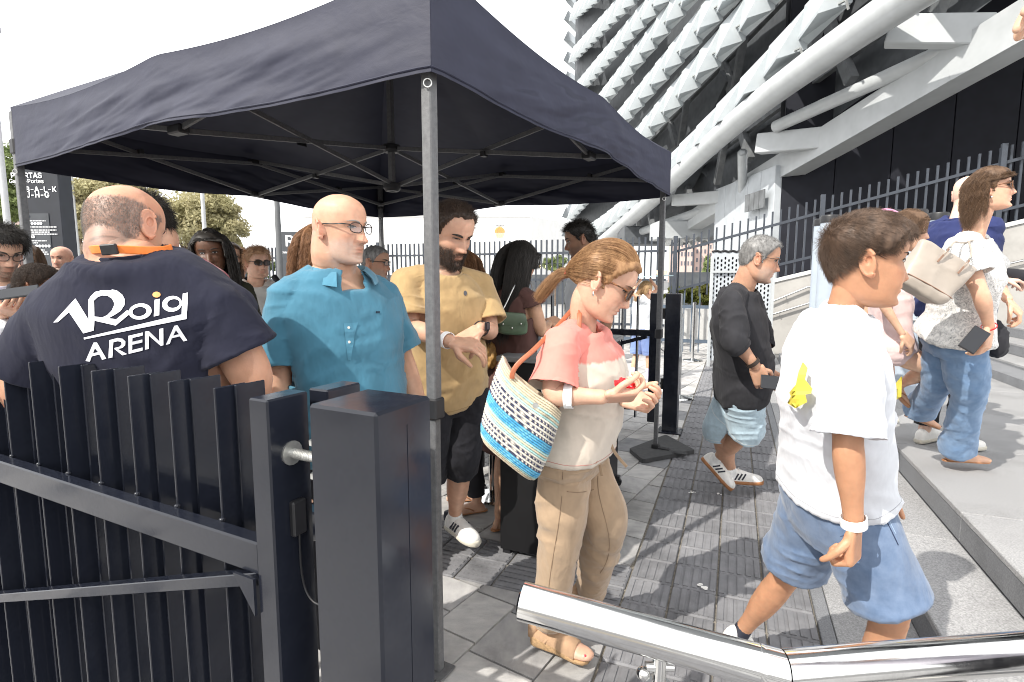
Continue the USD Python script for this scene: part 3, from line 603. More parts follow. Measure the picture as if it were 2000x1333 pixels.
# dark inner skin behind the louvers
ys = np.linspace(5, 41, 19); v = []
zb = np.polyfit([12.5, 19.9, 36], [6.1, 4.75, 3.3], 2)
for yy in ys:
    b = max(np.polyval(zb, yy), 2.9); of = 2.0 - 1.75 * smooth_((yy - 26) / 15); v += [V(FX(yy) + of, yy, b), V(FX(yy) + of, yy, 32)]
f = [[2 * i, 2 * i + 1, 2 * i + 3, 2 * i + 2] for i in range(len(ys) - 1)]
part(ar, 'inner_skin', (np.array(v), np.array(f)), 'dark_steel')
r2 = random.Random(5)
for i in range(13):      # structural members inside the facade
    yy = 9 + i * 2.3; zlo = max(np.polyval(zb, yy), 3) + .2
    a = V(FX(yy) + 1.5, yy, zlo); b = V(FX(yy) + 1.3, yy - (2.6 if i % 2 else -2.6), zlo + 4.2 + r2.uniform(-.5, .5))
    part(ar, 'inner_beam', bar(a, b, .2, .28), 'interior_grey')
for k in range(5):
    z0 = 5.6 + k * 1.5
    part(ar, 'inner_beam', bar(V(FX(36) + 1.6, 36, z0 - 1.2), V(FX(10) + 1.6, 10, z0 + 1.6), .16, .2), 'interior_grey')
# truss under the louvers
tp_ = [fpos(33, 3.0, .25), fpos(28.7, 3.6, .25), fpos(21, 4.75, .25), fpos(14.95, 5.75, .25), fpos(9.63, 6.1, .25), fpos(6.0, 6.2, .25)]
part(ar, 'truss_tube', tube(spline(tp_, 40), .31, 24), 'white_steel', smooth=True)
ch = spline([at(1335, 447, 23), at(1400, 405, 20), at(1600, 290, 14.2), at(1990, 60, 9.5), at(2200, -60, 8.2)], 14)
T_, _, _ = frames(ch); Uc = np.array([unit(np.cross(t, ZX)) for t in T_]); Wc = np.cross(Uc, T_)
part(ar, 'truss_chord', rings(ch, Uc, Wc, .36, .40, 4, 30), 'white_steel') if False else part(ar, 'truss_chord', cat_(*[bar(ch[i], ch[i + 1] + unit(ch[i + 1] - ch[i]) * .01, .55, .66) for i in range(len(ch) - 1)]), 'white_steel')
for a, b, w, h in ((at(1318, 392, 21.3), at(1432, 384, 18.9), .34, .42), (at(1482, 282, 15.2), at(1615, 270, 13.8), .34, .5), (at(1735, 62, 10.8), at(1935, 62, 10.0), .34, .5)):
    part(ar, 'truss_strut', bar(a, b, w, h, bevel=.02), 'white_steel')
part(ar, 'truss_brace', tube([at(1515, 248, 14.6), at(1850, 98, 10.6)], .15, 18), 'white_steel', smooth=True)
part(ar, 'truss_brace', tube([at(1238, 458, 26), at(1412, 398, 19.8)], .17, 18), 'white_steel', smooth=True)
part(ar, 'truss_brace', tube([at(1450, 298, 16.2), at(1450, 372, 17.6)], .13, 16), 'white_steel', smooth=True)
part(ar, 'dark_column', bar(at(1372, 300, 23), at(1535, 490, 21), .75, .8), 'dark_steel')
part(ar, 'dark_column', bar(at(1430, 150, 20), at(1300, 430, 25), .7, .7), 'dark_steel')
nd = at(1350, 440, 22.6); part(ar, 'node_block', xbox(nd - V(.4, 0, .25), V(1, 0, 0), V(0, 1, 0), ZX, 2.2, 1.4, .7, .03), 'white_steel')
nd2 = at(1275, 462, 26); part(ar, 'node_block', xbox(nd2, V(1, 0, 0), V(0, 1, 0), ZX, 3.0, 1.6, .8, .04), 'dark_steel')
for i in range(10): part(ar, 'node_bolt', tube([nd + V(-1.35 + i * .24, -.75, -.62 - (i % 2) * .14), nd + V(-1.35 + i * .24, -.5, -.62 - (i % 2) * .14)], .11, 10), 'galv', smooth=40)
# pale service block with louvred window, then the dark clad wall
a, b = at(1398, 500, 19.5), at(1513, 500, 15.4); d = unit(V(b[0] - a[0], b[1] - a[1], 0)); L = np.linalg.norm((b - a)[:2]); nn = V(d[1], -d[0], 0)
for i in range(5):
    part(ar, 'pale_panel', xbox(V(a[0], a[1], 0) + d * L * (i + .5) / 5 + ZX * 2.2, d, nn, ZX, L / 5 - .02, .2, 4.6, .01), 'white_panel')
wc = at(1488, 392, 16.0)
part(ar, 'vent_window', cat_(*[xbox(V(wc[0], wc[1], 0) + nn * .14 + d * s + ZX * (wc[2]), d, nn, ZX, .26, .04, .5) for s in (-.6, -.3, 0, .3)]), 'interior_grey')
dw0 = V(b[0] + .05, b[1] - .1, 0)
for i in range(9): part(ar, 'dark_panel', xbox(dw0 + NX * (i * 1.25 + .62) + UX * .3 + ZX * 8, NX, UX, ZX, 1.235, .4, 18, .008), 'dark_cladding')
part(ar, 'dark_backing', xbox(dw0 + NX * 5.6 + UX * .56 + ZX * 8, NX, UX, ZX, 11.4, .1, 18.2), 'totem')
part(ar, 'soffit', (np.array([[8.2, 5, 9.2], [22, 5, 9.2], [22, 16, 9.2], [7.6, 16, 9.2]]), np.array([[0, 1, 2, 3]])), 'dark_cladding')
# ------------------------------------------------------------------ far things
wb = thing('white_hall', 'long white sports hall far behind the fence with an orange ball emblem', 'building', V(-8, 62, 0))
a = at(590, 400, 60); b = at(1037, 424, 60)
part(wb, 'front_wall', abox(a[0], b[0], 60, 75, 0, b[2]), 'white_building')
c = at(1118, 437, 75); part(wb, 'side_wall', fixwind((np.array([[b[0] + .02, 60.02, 0], [c[0], 75, 0], [c[0], 75, c[2]], [b[0] + .02, 60.02, b[2] + .02]]), np.array([[0, 1, 2, 3]]))), 'grey_building')
part(wb, 'roof_edge', abox(a[0], b[0] + .1, 59.9, 60.1, b[2], b[2] + .15), 'grey_building')
e = at(976, 453, 59.9); s = 60 / FPX
def plate(poly, y, th=.03):
    m = trimesh.creation.extrude_polygon(poly, th, engine='earcut'); v = np.array(m.vertices); return fixwind((np.stack([v[:, 0], y - v[:, 2], v[:, 1]], 1), np.array(m.faces)))
ball = Point(e[0], e[2]).buffer(9.5 * s, 24)
top = ball.intersection(sbox(e[0] - 20 * s, e[2] - 2 * s, e[0] + 20 * s, e[2] + 20 * s))
for k in (-5, -1.7, 1.7, 5): top = top.difference(sbox(e[0] + (k - .25) * s, e[2] - 2 * s, e[0] + (k + .25) * s, e[2] + 12 * s))
part(wb, 'emblem', cat_(*[plate(g, 59.95) for g in top.geoms]), 'orange')
for k in range(4): part(wb, 'emblem', plate(Polygon([(e[0] + (-8.5 + k * 4.4) * s, e[2] - 3.4 * s), (e[0] + (-5 + k * 4.4) * s, e[2] - 3.4 * s), (e[0] + (-4.4 + k * 3) * s, e[2] - 11 * s), (e[0] + (-6.2 + k * 3) * s, e[2] - 11 * s)]), 59.95), 'yellow')
for k in range(6): part(wb, 'emblem_crown', plate(sbox(e[0] + (-7.5 + k * 2.7) * s, e[2] + 11 * s, e[0] + (-5.8 + k * 2.7) * s, e[2] + 13 * s), 59.95), 'interior_grey')
tm = meshkit.text_mesh("L'ALQUERIA", 7 * s, .02); q = at(882, 453, 59.9)
mat('faint_print', (.6, .6, .6), .7, .02); part(wb, 'lettering', (np.array(tm.vertices)[:, [0, 2, 1]] * V(1, -1, 1) + q, np.array(tm.faces)), 'faint_print')
lw = thing('dark_boundary_wall', 'long low dark boundary wall far behind the level bar fence', 'wall', V(0, 30, 0))
a, b = at(560, 505, 31), at(1112, 505, 31); n = 10
for i in range(n): part(lw, 'panel', abox(a[0] + (b[0] - a[0]) * i / n + .02, a[0] + (b[0] - a[0]) * (i + 1) / n - .02, 31, 31.3, 0, a[2] - .9, .01), 'dark_steel')
for k, u in enumerate((1045, 1056, 1067, 1078, 1089, 1100)):
    p = at(u, 521, 13.6); t = thing('bulb', ('leftmost', 'second from the left', 'third from the left', 'third from the right', 'second from the right', 'rightmost')[k] + ' of the six glowing bulbs hung behind the fence', 'lamp', p, group='row of glowing bulbs')
    part(t, 'glass', sphere(p, (.022, .022, .045), 2), 'lit_bulb', smooth=True); part(t, 'cap', lathe([(.001, 0), (.02, 0), (.02, .05), (.001, .05)], p + ZX * .04, 10), 'black_plastic')
solo('bulb_cable', tube(spline([at(1030, 514, 13.6), at(1072, 516, 13.6), at(1112, 514, 13.6)], 12), .008, 5), 'black_plastic', 'dark cable carrying the row of glowing bulbs', 'cable')
def block(name, u0, u1, v0, y, m, label, fl=12, cols=4):
    a, b = at(u0, v0, y), at(u1, v0, y); t = thing(name, label, 'building', V((a[0] + b[0]) / 2, y, 0))
    part(t, 'wall', abox(a[0], b[0], y, y + 14, 0, a[2]), m); part(t, 'roof', abox(a[0] + 1, b[0] - 1, y + 1, y + 12, a[2], a[2] + 1.6), 'grey_building')
    w = (b[0] - a[0]) / cols
    for r in range(fl):
        for c in range(cols):
            z = a[2] - 2.2 - r * 3.1
            if z > 3: part(t, 'window', abox(a[0] + w * (c + .28), a[0] + w * (c + .72), y - .12, y + .1, z, z + 1.4), 'far_window')
block('apartment_block', 1330, 1356, 452, 190, 'far_pink', 'far pinkish apartment tower seen through the sloping fence, left one of three')
block('apartment_block', 1359, 1382, 466, 200, 'far_pink', 'far pinkish apartment tower seen through the sloping fence, middle one of three', cols=3)
block('apartment_block', 1386, 1404, 458, 210, 'far_pink', 'far pinkish apartment tower seen through the sloping fence, right one of three', cols=3)
block('apartment_block', -40, 30, 395, 120, 'far_pink', 'far pinkish apartment tower behind the trees at the left edge', fl=8)
def leaves(n, c, r, size, seed, clumps=40, shape=.6):
    g = np.random.default_rng(seed); cc = g.normal(size=(clumps, 3)); cc /= np.linalg.norm(cc, axis=1)[:, None]; cc = cc * (g.random((clumps, 1)) ** .45) * np.asarray(r) * .85
    k = g.integers(0, clumps, n); p = g.normal(size=(n, 3)); p = p / np.linalg.norm(p, axis=1)[:, None] * (g.random((n, 1)) ** .4) * np.mean(r) * (.22 + .16 * g.random((clumps, 1)))[k]
    p = cc[k] + p * V(1, 1, .75) + np.asarray(c); a = g.normal(size=(n, 3)); a /= np.linalg.norm(a, axis=1)[:, None]; b = np.cross(a, g.normal(size=(n, 3))); b /= np.linalg.norm(b, axis=1)[:, None]
    s = size * (.6 + .8 * g.random((n, 1))); v = np.stack([p - a * s, p + b * s * .45, p + a * s, p - b * s * .45], 1).reshape(-1, 3)
    return v, (np.arange(n)[:, None] * 4 + np.arange(4))
def tree(name, label, base, crowns, leaf, h0, lean, seed, n=9000, size=.075):
    t = thing(name, label, 'tree', base); b = np.asarray(base, float)
    pts = spline([b, b + V(lean * .3, 0, h0 * .5), b + V(lean, 0, h0)], 10); m = [rings(pts, np.tile(V(1, 0, 0), (10, 1)), np.tile(V(0, 1, 0), (10, 1)), np.linspace(.2, .11, 10), np.linspace(.2, .11, 10), 10)]
    for c, r in crowns: m.append(tube(spline([pts[-2], (pts[-1] + np.asarray(c)) / 2 + V(0, 0, .3), c], 8), np.linspace(.09, .03, 8), 7))
    part(t, 'trunk', cat_(*m), 'bark', smooth=True)
    part(t, 'crown', cat_(*[leaves(n, c, r, size, seed + i * 3) for i, (c, r) in enumerate(crowns)]), leaf)
def tcrown(u, v, y, ru, rv): c = at(u, v, y); return (c, V(ru / FPX * y, ru / FPX * y, rv / FPX * y))
tree('tree', 'broad olive green tree behind the head of the man in the navy T-shirt', on(345, 592 , 0) * 0 + V(at(350, 480, 26)[0], 26, 0), [tcrown(370, 430, 26, 95, 60), tcrown(440, 455, 26, 50, 45), tcrown(310, 420, 26, 60, 50), tcrown(410, 400, 26, 60, 30)], 'leaf_olive', 2.6, .3, 3)
tree('tree', 'tree with pale leaning trunk beside the dark sign totem', V(at(172, 480, 22)[0], 22, 0), [tcrown(190, 370, 22, 80, 40), tcrown(150, 420, 22, 45, 50), tcrown(250, 385, 22, 60, 45), tcrown(215, 450, 22, 50, 40)], 'leaf_olive', 2.4, -.5, 13)
tree('tree', 'green tree behind the left canopy leg', V(at(10, 480, 24)[0], 24, 0), [tcrown(10, 330, 24, 55, 50), tcrown(30, 400, 24, 45, 45), tcrown(-20, 430, 24, 50, 60)], 'leaf_green', 2.6, .2, 23, 7000)
def bush(name, label, u, v, y, ru, rv, leaf, n=1500, size=.07, seed=1):
    c, r = tcrown(u, v, y, ru, rv); t = thing(name, label, 'bush', V(c[0], c[1], 0))
    part(t, 'stem', tube([V(c[0], c[1], 0), c], .04, 6), 'bark'); part(t, 'foliage', leaves(n, c, r, size, seed), leaf)
bush('bush', 'small green bush over the dark boundary wall behind the fence', 1085, 515, 29, 26, 16, 'leaf_green', 1800, .1, 31)
bush('bush', 'left bush of the dry hedge behind the sloping fence', 1328, 578, 13.5, 30, 24, 'hedge_leaf', 2200, .05, 41)
bush('bush', 'right bush of the dry hedge behind the sloping fence', 1372, 575, 13.8, 32, 26, 'hedge_leaf', 2200, .05, 51)
bush('bush', 'tall loose bush at the right end of the dry hedge', 1390, 520, 60, 18, 22, 'leaf_green', 1200, .2, 61)
bush('bush', 'dark green bush low behind the waiting crowd left of the totem R', 500, 520, 24, 45, 28, 'leaf_green', 1800, .1, 71)
solo('grey_low_wall', abox(at(1300, 600, 12.6)[0], at(1420, 600, 12.6)[0], 12.7, 12.9, 0, .75), 'coping', 'pale low wall below the dry hedge behind the blue grey gate', 'wall')
dk = at(1310, 532, 18); solo('dark_hoarding', abox(dk[0], at(1400, 532, 18)[0], 18, 18.2, 0, dk[2]), 'dark_steel', 'dark hoarding strip behind the dry hedge', 'hoarding')
a_, b_ = at(90, 530, 23.5), at(600, 530, 23.5); hd_ = thing('hedge', 'long loose green hedge far behind the waiting crowd on the left', 'hedge', V((a_[0] + b_[0]) / 2, 23.5, 0))
part(hd_, 'foliage', cat_(*[leaves(1500, V(a_[0] + (b_[0] - a_[0]) * (i + .5) / 12, 23.5 + (i % 3) * .3, .95 + .12 * (i % 2)), V(.75, .6, .75), .07, 200 + i) for i in range(12)]), 'leaf_green'); part(hd_, 'stem', cat_(*[tube([V(a_[0] + (b_[0] - a_[0]) * (i + .5) / 12, 23.6, 0), V(a_[0] + (b_[0] - a_[0]) * (i + .5) / 12, 23.6, 1.2)], .03, 5) for i in range(12)]), 'bark')
# lamp posts
def lamppost(u, vt, y, r0, r1, m, label):
    p = at(u, vt, y); t = thing('lamp_post', label, 'lamp post', V(p[0], y, 0))
    part(t, 'pole', lathe([(.001, 0), (r0, 0), (r1, p[2]), (.001, p[2])], V(p[0], y, 0), 14), m, smooth=35)
    part(t, 'base', lathe([(.001, 0), (r0 * 1.5, 0), (r0 * 1.5, .25), (.001, .26)], V(p[0], y, 0), 14), m, smooth=35)
    part(t, 'head', xbox(V(p[0], y - .25, p[2] + .02), V(1, 0, 0), V(0, 1, 0), ZX, .22, .6, .06, .01), m)
lamppost(534, 250, 12.5, .085, .045, 'lamp_post', 'dark tapered lamp post left of the R sign totem')
lamppost(387, 250, 21, .085, .06, 'lamp_post_light', 'pale lamp post in front of the broad olive tree')
lamppost(131, 250, 21, .07, .05, 'lamp_post_light', 'thin pale lamp post right of the tall sign totem')
lamppost(-24, 60, 6.2, .035, .03, 'lamp_post_light', 'pale slim pole at the left edge beside the canopy leg')
# sign totems
ty = 7.0; a, b = at(28, 331, ty), at(112, 341, ty)
tt = thing('sign_totem', 'tall black sign totem listing gates behind the left canopy leg', 'sign', V((a[0] + b[0]) / 2, ty, 0))
part(tt, 'body', abox(a[0], b[0], ty, ty + .22, 0, a[2] + .05, .006), 'totem')
pa, pb = at(49, 417, ty - .01), at(112, 560, ty - .01); part(tt, 'info_panel', abox(pa[0], pb[0] - .03, ty - .008, ty - .002, pb[2], pa[2]), 'totem_panel')
def words(parent, txt, u, v, h, y, m='print_white', bold=True, name='lettering', slant=0):
    p = at(u, v, y); k = h / FPX * y; tm = meshkit.text_mesh(txt, k, .003, bold); v_ = np.array(tm.vertices)
    part(parent, name, (np.stack([v_[:, 0], -v_[:, 2], v_[:, 1]], 1) + p, np.array(tm.faces)), m); return v_[:, 0].max() / y * FPX
words(tt, 'PUERTAS', 21, 348, 9.5, ty - .004); words(tt, 'Gates-Portes', 18, 358, 7.5, ty - .004, bold=False)
words(tt, 'B-A-L-K', 50, 375, 9.5, ty - .004); words(tt, 'J-H-G', 52, 386, 9.5, ty - .004)
rr = random.Random(3)
for v, u1 in ((431, 90), (443, 111), (449, 111), (453, 98), (457, 113), (470, 92), (474, 75), (488, 88), (492, 94), (496, 96)):
    x = 54
    while x < u1:
        e = min(u1, x + rr.uniform(3, 8)); p, q = at(x, v, ty - .012), at(e - 1, v + 1.6, ty - .012); part(tt, 'small_text', abox(p[0], q[0], ty - .012, ty - .009, q[2], p[2]), 'print_white'); x = e
for v, us, blue in ((437, (56, 63, 69, 75, 80), 0), (463, (56, 63, 66), 9), (481, (58, 65, 72, 78, 84, 90, 96), 1), (422.5, (55,), 0)):
    for i, u in enumerate(us):
        p = at(u, v, ty - .012); part(tt, 'icon', lathe([(.001, 0), (.017, 0), (.017, .003), (.001, .003)], p, 12, V(0, -1, 0)), 'print_blue' if i == blue else 'print_white')
ry = 14.5; a, b = at(546, 453, ry), at(579, 455, ry); rt = thing('sign_totem', 'dark sign totem with a white letter R beside the dark lamp post', 'sign', V(a[0], ry, 0))
part(rt, 'body', abox(a[0], b[0], ry, ry + .2, 0, a[2], .006), 'totem_panel'); words(rt, 'R', 556, 481, 20, ry - .004); words(rt, 'Gate', 551, 495, 3.4, ry - .004)
# ================================================================== people
mat('skin', (.86, .83, .82), .5, color2=(1.10, 1.08, 1.07), scale=32, bump=.25, bscale=300, tint=True, sss=.10, spec=.4, dist=.0015, detail=9)
mat('eye_paint', (.97, .97, .97), .15, color2=(1, 1, 1), tint=True, spec=.6)
mat('cloth_tint', (.93, .93, .93), .85, color2=(1.05, 1.05, 1.05), scale=30, bump=.3, bscale=700, tint=True, sheen=.15, dist=.0012, bump2=.4, b2scale=13, b2dist=.018)
def cloth(name, c, var=.07, **k):
    a = dict(rough=.88, scale=14, bump=.32, bscale=800, sheen=(.2 if max(c) > .1 else .03), spec=(.5 if max(c) > .1 else .25), dist=.0012, detail=6); a.update(bump2=.5, b2scale=13, b2dist=.02); a.update(k); mat(name, c, a.pop('rough'), var, a.pop('scale'), a.pop('bump'), a.pop('bscale'), **a)
def hairmat(name, c, c2, rough=.5): mat(name, c, rough, color2=c2, scale=70, detail=3, spec=.35, stretch=(1, 1, .3))
def smooth01(x): x = np.clip(x, 0, 1); return x * x * (3 - 2 * x)
def rotz(v, d): c, s = math.cos(math.radians(d)), math.sin(math.radians(d)); return V(v[0] * c - v[1] * s, v[0] * s + v[1] * c, v[2])
def face_dir(deg): return V(math.cos(math.radians(deg)), math.sin(math.radians(deg)), 0)
def limb(P, prof, n=14, soft=.06, e=2.0, flat=1.0, U=None, open_end=False):
    P = np.asarray(P, float); L = np.r_[0, np.cumsum(np.linalg.norm(np.diff(P, axis=0), axis=1))]; s = np.linspace(0, L[-1], 36)
    q = np.stack([np.interp(s, L, P[:, i]) for i in range(3)], 1)
    for _ in range(int(soft * 100)): q[1:-1] = q[1:-1] * .5 + (q[:-2] + q[2:]) * .25
    t = s / L[-1]; x, r = zip(*prof); r = PchipInterpolator(x, r)(np.clip(t, x[0], x[-1]))
    T, N, B = frames(q)
    ex = []; er = []
    for sgn, i in ((-1, 0), (1, -1)):
        a = [(math.sin(z) * r[i] * .7 * sgn, math.cos(z) * r[i]) for z in ((1.3, .9, .45) if sgn < 0 else (.45, .9, 1.3))]
        ex.append([q[i] + T[i] * d for d, _ in a]); er.append([rr for _, rr in a])
    if open_end: ex[1] = []; er[1] = []
    C = np.vstack([ex[0], q] + ([ex[1]] if ex[1] else [])); R = np.r_[er[0], r, er[1]]; k3 = len(ex[1]); NN = np.vstack([N[:1]] * 3 + [N] + [N[-1:]] * k3); BB = np.vstack([B[:1]] * 3 + [B] + [B[-1:]] * k3)
    return rings(C, NN, BB, R, R * flat, n, e)
def hullchain(pts, rs, seg=10):
    out = []
    for i in range(len(pts) - 1):
        A = [sphere(pts[j], rs[j], 1)[0] for j in (i, i + 1)]; out.append(m3.Manifold.hull_points(np.vstack(A)))
    return out
def hand(w, d, n, side, curl=(35, 45, 30), size=1.0, thumb=(.75, .5), spread=.0, grip=None):
    """w wrist, d along the hand, n towards the palm side, side towards the thumb"""
    d = unit(d); n = unit(n - d * np.dot(n, d)); s = unit(np.cross(n, d)); s = s if np.dot(s, side) > 0 else -s; k = size
    M = []; W = w + d * .012 * k
    base = [W + s * .026 * k, W - s * .024 * k]; kn = [W + d * .082 * k + s * x * k - n * .002 * k for x in (.031, .011, -.010, -.029)]
    M.append(m3.Manifold.hull_points(np.vstack([sphere(p, .0135 * k, 1)[0] for p in base] + [sphere(p, .0115 * k, 1)[0] for p in kn] + [sphere(W + d * .03 * k + s * .028 * k + n * .006 * k, .014 * k, 1)[0]])))
    for i, (l, kx) in enumerate(zip((.93, 1.04, .98, .78), kn)):
        p = kx; dd = d + s * (1.5 - i) * spread; a = 0; pts = [p]; c = np.array(curl) + (i - 1) * 4
        for seg, ang in zip((.043, .027, .021), c):
            a += math.radians(ang); v = unit(dd) * math.cos(a) + n * math.sin(a); p = p + v * seg * l * k; pts.append(p)
        M += hullchain(pts, [.0098 * k, .009 * k, .0082 * k, .0068 * k])
    tb = W + d * .022 * k + s * .03 * k + n * .004 * k; t1 = tb + (d * .55 + s * .6 + n * .35) * .042 * k; t2 = t1 + unit(d * thumb[0] + s * .1 + n * thumb[1]) * .032 * k; t3 = t2 + unit(d * thumb[0] * .9 - s * .1 + n * (thumb[1] + .15)) * .024 * k
    M += hullchain([tb, t1, t2, t3], [.0135 * k, .0115 * k, .0098 * k, .008 * k])
    m = m3.Manifold.batch_boolean(M, m3.OpType.Add).refine_to_length(.009 * k)
    return taubin(as_arrays(m), 6)
def taubin(m, it=10, lam=.5, mu=.52):
    v, f = as_arrays(m); v = v.copy(); n = len(v); e = np.vstack([f[:, [0, 1]], f[:, [1, 2]], f[:, [2, 0]]])
    from scipy.sparse import coo_matrix
    A = coo_matrix((np.ones(len(e)), (e[:, 0], e[:, 1])), (n, n)).tocsr(); A = A.maximum(A.T); D = np.asarray(A.sum(1)).ravel(); D[D == 0] = 1
    for i in range(it):
        v = v + lam * ((A @ v) / D[:, None] - v); v = v - mu * ((A @ v) / D[:, None] - v)
    return v, f
def vnormals(v, f):
    n = np.zeros_like(v); c = np.cross(v[f[:, 1]] - v[f[:, 0]], v[f[:, 2]] - v[f[:, 0]])
    for k in range(3): np.add.at(n, f[:, k], c)
    return n / (np.linalg.norm(n, axis=1, keepdims=True) + 1e-12)
def wrinkled(m, amp, sc=9.0, seed=0, zs=.55, dirs=None):
    v, f = as_arrays(m); n = vnormals(v, f); o = seed * 7.3
    wq = .22 * (np.stack([meshkit.noise(v * 5 + o), meshkit.noise(v * 5 + 11 + o), meshkit.noise(v * 5 + 23 + o)], -1) - .5)
    q = (v + wq) * V(1, 1, zs) * sc + o; a = meshkit.fbm(q, 2, seed) - .5
    def ridge(p, sd, k=3.0): return (1 - np.abs(meshkit.noise(p, sd) * 2 - 1)) ** k
    d1 = np.stack([v[:, 0] + .5 * v[:, 2], v[:, 1] + .4 * v[:, 2], v[:, 2] * .5 - .4 * v[:, 0]], -1) + wq * 1.2
    r1 = ridge(d1 * V(1.25, 1.25, .8) * sc * 1.1 + o, seed + 3); r2 = ridge((v + wq) * V(.7, .7, 1.9) * sc * 1.15 + o + 5, seed + 4, 4.0); r3 = ridge((v + wq) * sc * 2.6 + o + 9, seed + 6, 2.5)
    return v + n * (amp * (.75 * a + .62 * (r1 - .3) + .42 * (r2 - .22) + .06 * (r3 - .3)))[:, None], f

# ---- head
HZ = np.array([-.116, -.112, -.102, -.085, -.065, -.045, -.02, 0, .02, .045, .07, .09, .105, .114, .1172])
HF = .955 * np.array([.050, .072, .083, .083, .0855, .087, .088, .086, .092, .0935, .088, .074, .050, .026, .003])
HB = .915 * np.array([.020, -.008, -.036, -.058, -.074, -.086, -.096, -.101, -.103, -.101, -.091, -.074, -.050, -.026, -.003])
HW = .945 * np.array([.010, .026, .043, .054, .0605, .066, .0715, .0745, .0765, .0775, .0735, .062, .043, .022, .003])
def head_grid(spec, nz=84, na=72):
    zf = np.concatenate([np.linspace(-.116, -.09, 14, endpoint=False), np.linspace(-.09, .035, 44, endpoint=False), np.linspace(.035, .1172, nz - 58)])
    P = lambda q: PchipInterpolator(HZ, q)(zf)
    yf, yb, w = P(HF), P(HB), P(HW); jw, fat = spec.get('jaw', 1.0), spec.get('fat', 0.0)
    low = smooth01((-.01 - zf) / .09); w = w * (1 + (jw - 1) * low) * (1 + fat * low * 1.2) ; w *= spec.get('wide', 1.0)
    a = np.linspace(0, 2 * np.pi, na, endpoint=False); a = a + .34 * np.sin(a) * -1.0 * .5   # denser at the face
    ca, sa = np.cos(a), np.sin(a); ym = np.clip((yf + yb) / 2 - .008, -.02, .03)
    e = 2.25; cc = np.sign(ca) * np.abs(ca) ** (2 / e); ss = np.sign(sa) * np.abs(sa) ** (2 / e)
    X = w[:, None] * ss[None]; Y = np.where(ca[None] >= 0, ym[:, None] + (yf - ym)[:, None] * cc[None], ym[:, None] + (ym - yb)[:, None] * cc[None])
    Z = np.repeat(zf[:, None], na, 1); F = smooth01((Y - .02) / .045)
    g = lambda x, x0, s: np.exp(-.5 * ((x - x0) / s) ** 2)
    ax = np.abs(X); d = np.zeros_like(X); ns = spec.get('nose', 1.0); fem = spec.get('fem', 0.0); kid = spec.get('kid', 0.0)
    nzv = np.interp(Z, [-.052, -.044, -.038, -.030, -.012, .006, .02], [0, .45, .98, 1.0, .62, .25, 0]); d += .0245 * ns * (1 - .25 * kid) * nzv * np.exp(-.5 * (X / np.interp(Z, [-.05, -.034, -.01, .02], [.011, .0105, .0075, .007])) ** 2)
    d += .0085 * g(ax, .0125, .0055) * g(Z, -.037, .0065) * ns
    d -= .0105 * (1 - .3 * kid) * g(ax, .031, .0135) * g(Z, .010, .0095); d += .004 * g(ax, .031, .010) * g(Z, .006, .006)
    d += .0045 * (1 - .7 * fem) * (1 - kid) * g(Z, .025, .008) * g(ax, .026, .02)
    d += .005 * g(ax, .043, .016) * g(Z, -.018, .015) + .004 * fem * g(ax, .038, .014) * g(Z, -.022, .014) + .004 * kid * g(ax, .04, .02) * g(Z, -.05, .02)
    fl = spec.get('lips', 1.0); d += fl * (.0052 * g(Z, -.0595, .0042) * g(X, 0, .0165) + .0060 * g(Z, -.0710, .0048) * g(X, 0, .0150)) - .0042 * g(Z, -.0652, .0016) * g(X, 0, .019)
    d -= .0035 * g(Z, -.083, .006) * g(X, 0, .02); d += .0065 * spec.get('chin', 1.0) * g(Z, -.102, .010) * g(X, 0, .017); d -= .0022 * g(ax, .030, .007) * g(Z, -.050, .016) * (1 - kid)
    Y = Y + d * F
    v = np.stack([X, Y, Z], -1).reshape(-1, 3); nzl = len(zf); f = []
    i = np.arange(na); j = (i + 1) % na
    for r in range(nzl - 1): f.append(np.stack([r * na + i, r * na + j, (r + 1) * na + j, (r + 1) * na + i], 1))
    f = np.vstack(f); f = np.vstack([f[:, [0, 1, 2]], f[:, [0, 2, 3]]])
    v = np.vstack([v, [0, .03, -.117], [0, 0, .1175]]); m = len(v)
    f = np.vstack([f, np.stack([np.full(na, m - 2), j, i], 1), np.stack([np.full(na, m - 1), (nzl - 1) * na + i, (nzl - 1) * na + j], 1)])
    return fixwind((v, f))
def ears(spec):
    out = []; k = spec.get('ear', 1.0)
    for s in (1, -1):
        out_dir = unit(V(s * .80, -.60, 0)); fw = unit(V(s * .60, .80, 0)); up = unit(V(0, -.2, 1)); c = V(s * .0695, -.012, -.002)
        pl = rings([c + out_dir * t * k for t in (-.012, .002, .010, .0155, .0175)] , np.tile(fw, (5, 1)), np.tile(up, (5, 1)), np.array([.008, .012, .0150, .0165, .015]) * k, np.array([.016, .024, .028, .030, .028]) * k, 24, 2.0)
        hole = sphere(c + out_dir * .0195 * k + fw * .002 + up * .003, V(.0075, .0080, .0125) * k, 3)
        m = man(pl) - man(hole)
        th = np.linspace(-.6, 4.2, 22); hel = np.array([c + out_dir * .0155 * k + (-fw * math.sin(t - .4) * .0165 + up * math.cos(t - .4) * .030) * k for t in th])
        m = m + man(tube(hel, .0042 * k, 8)) + man(sphere(c + out_dir * .012 * k + fw * .004 - up * .027 * k, V(.007, .008, .009) * k, 2)); out.append(m)
    return out
def hairline(phi, spec):
    t = np.degrees(phi); r = spec.get('recede', 0.0)
    x = [0, 25, 45, 62, 74, 82, 90, 104, 116, 135, 160, 180]; z = [.068 + r, .070 + r * 1.3, .060 + r * 1.6, .036 + r * .6, .016, spec.get('side', -.02), .014, .034, -.004, -.040, -.058, -.062]
    return np.interp(t, x, np.array(z) + np.where(np.array(x) > 110, spec.get('nape', 0.0), 0))
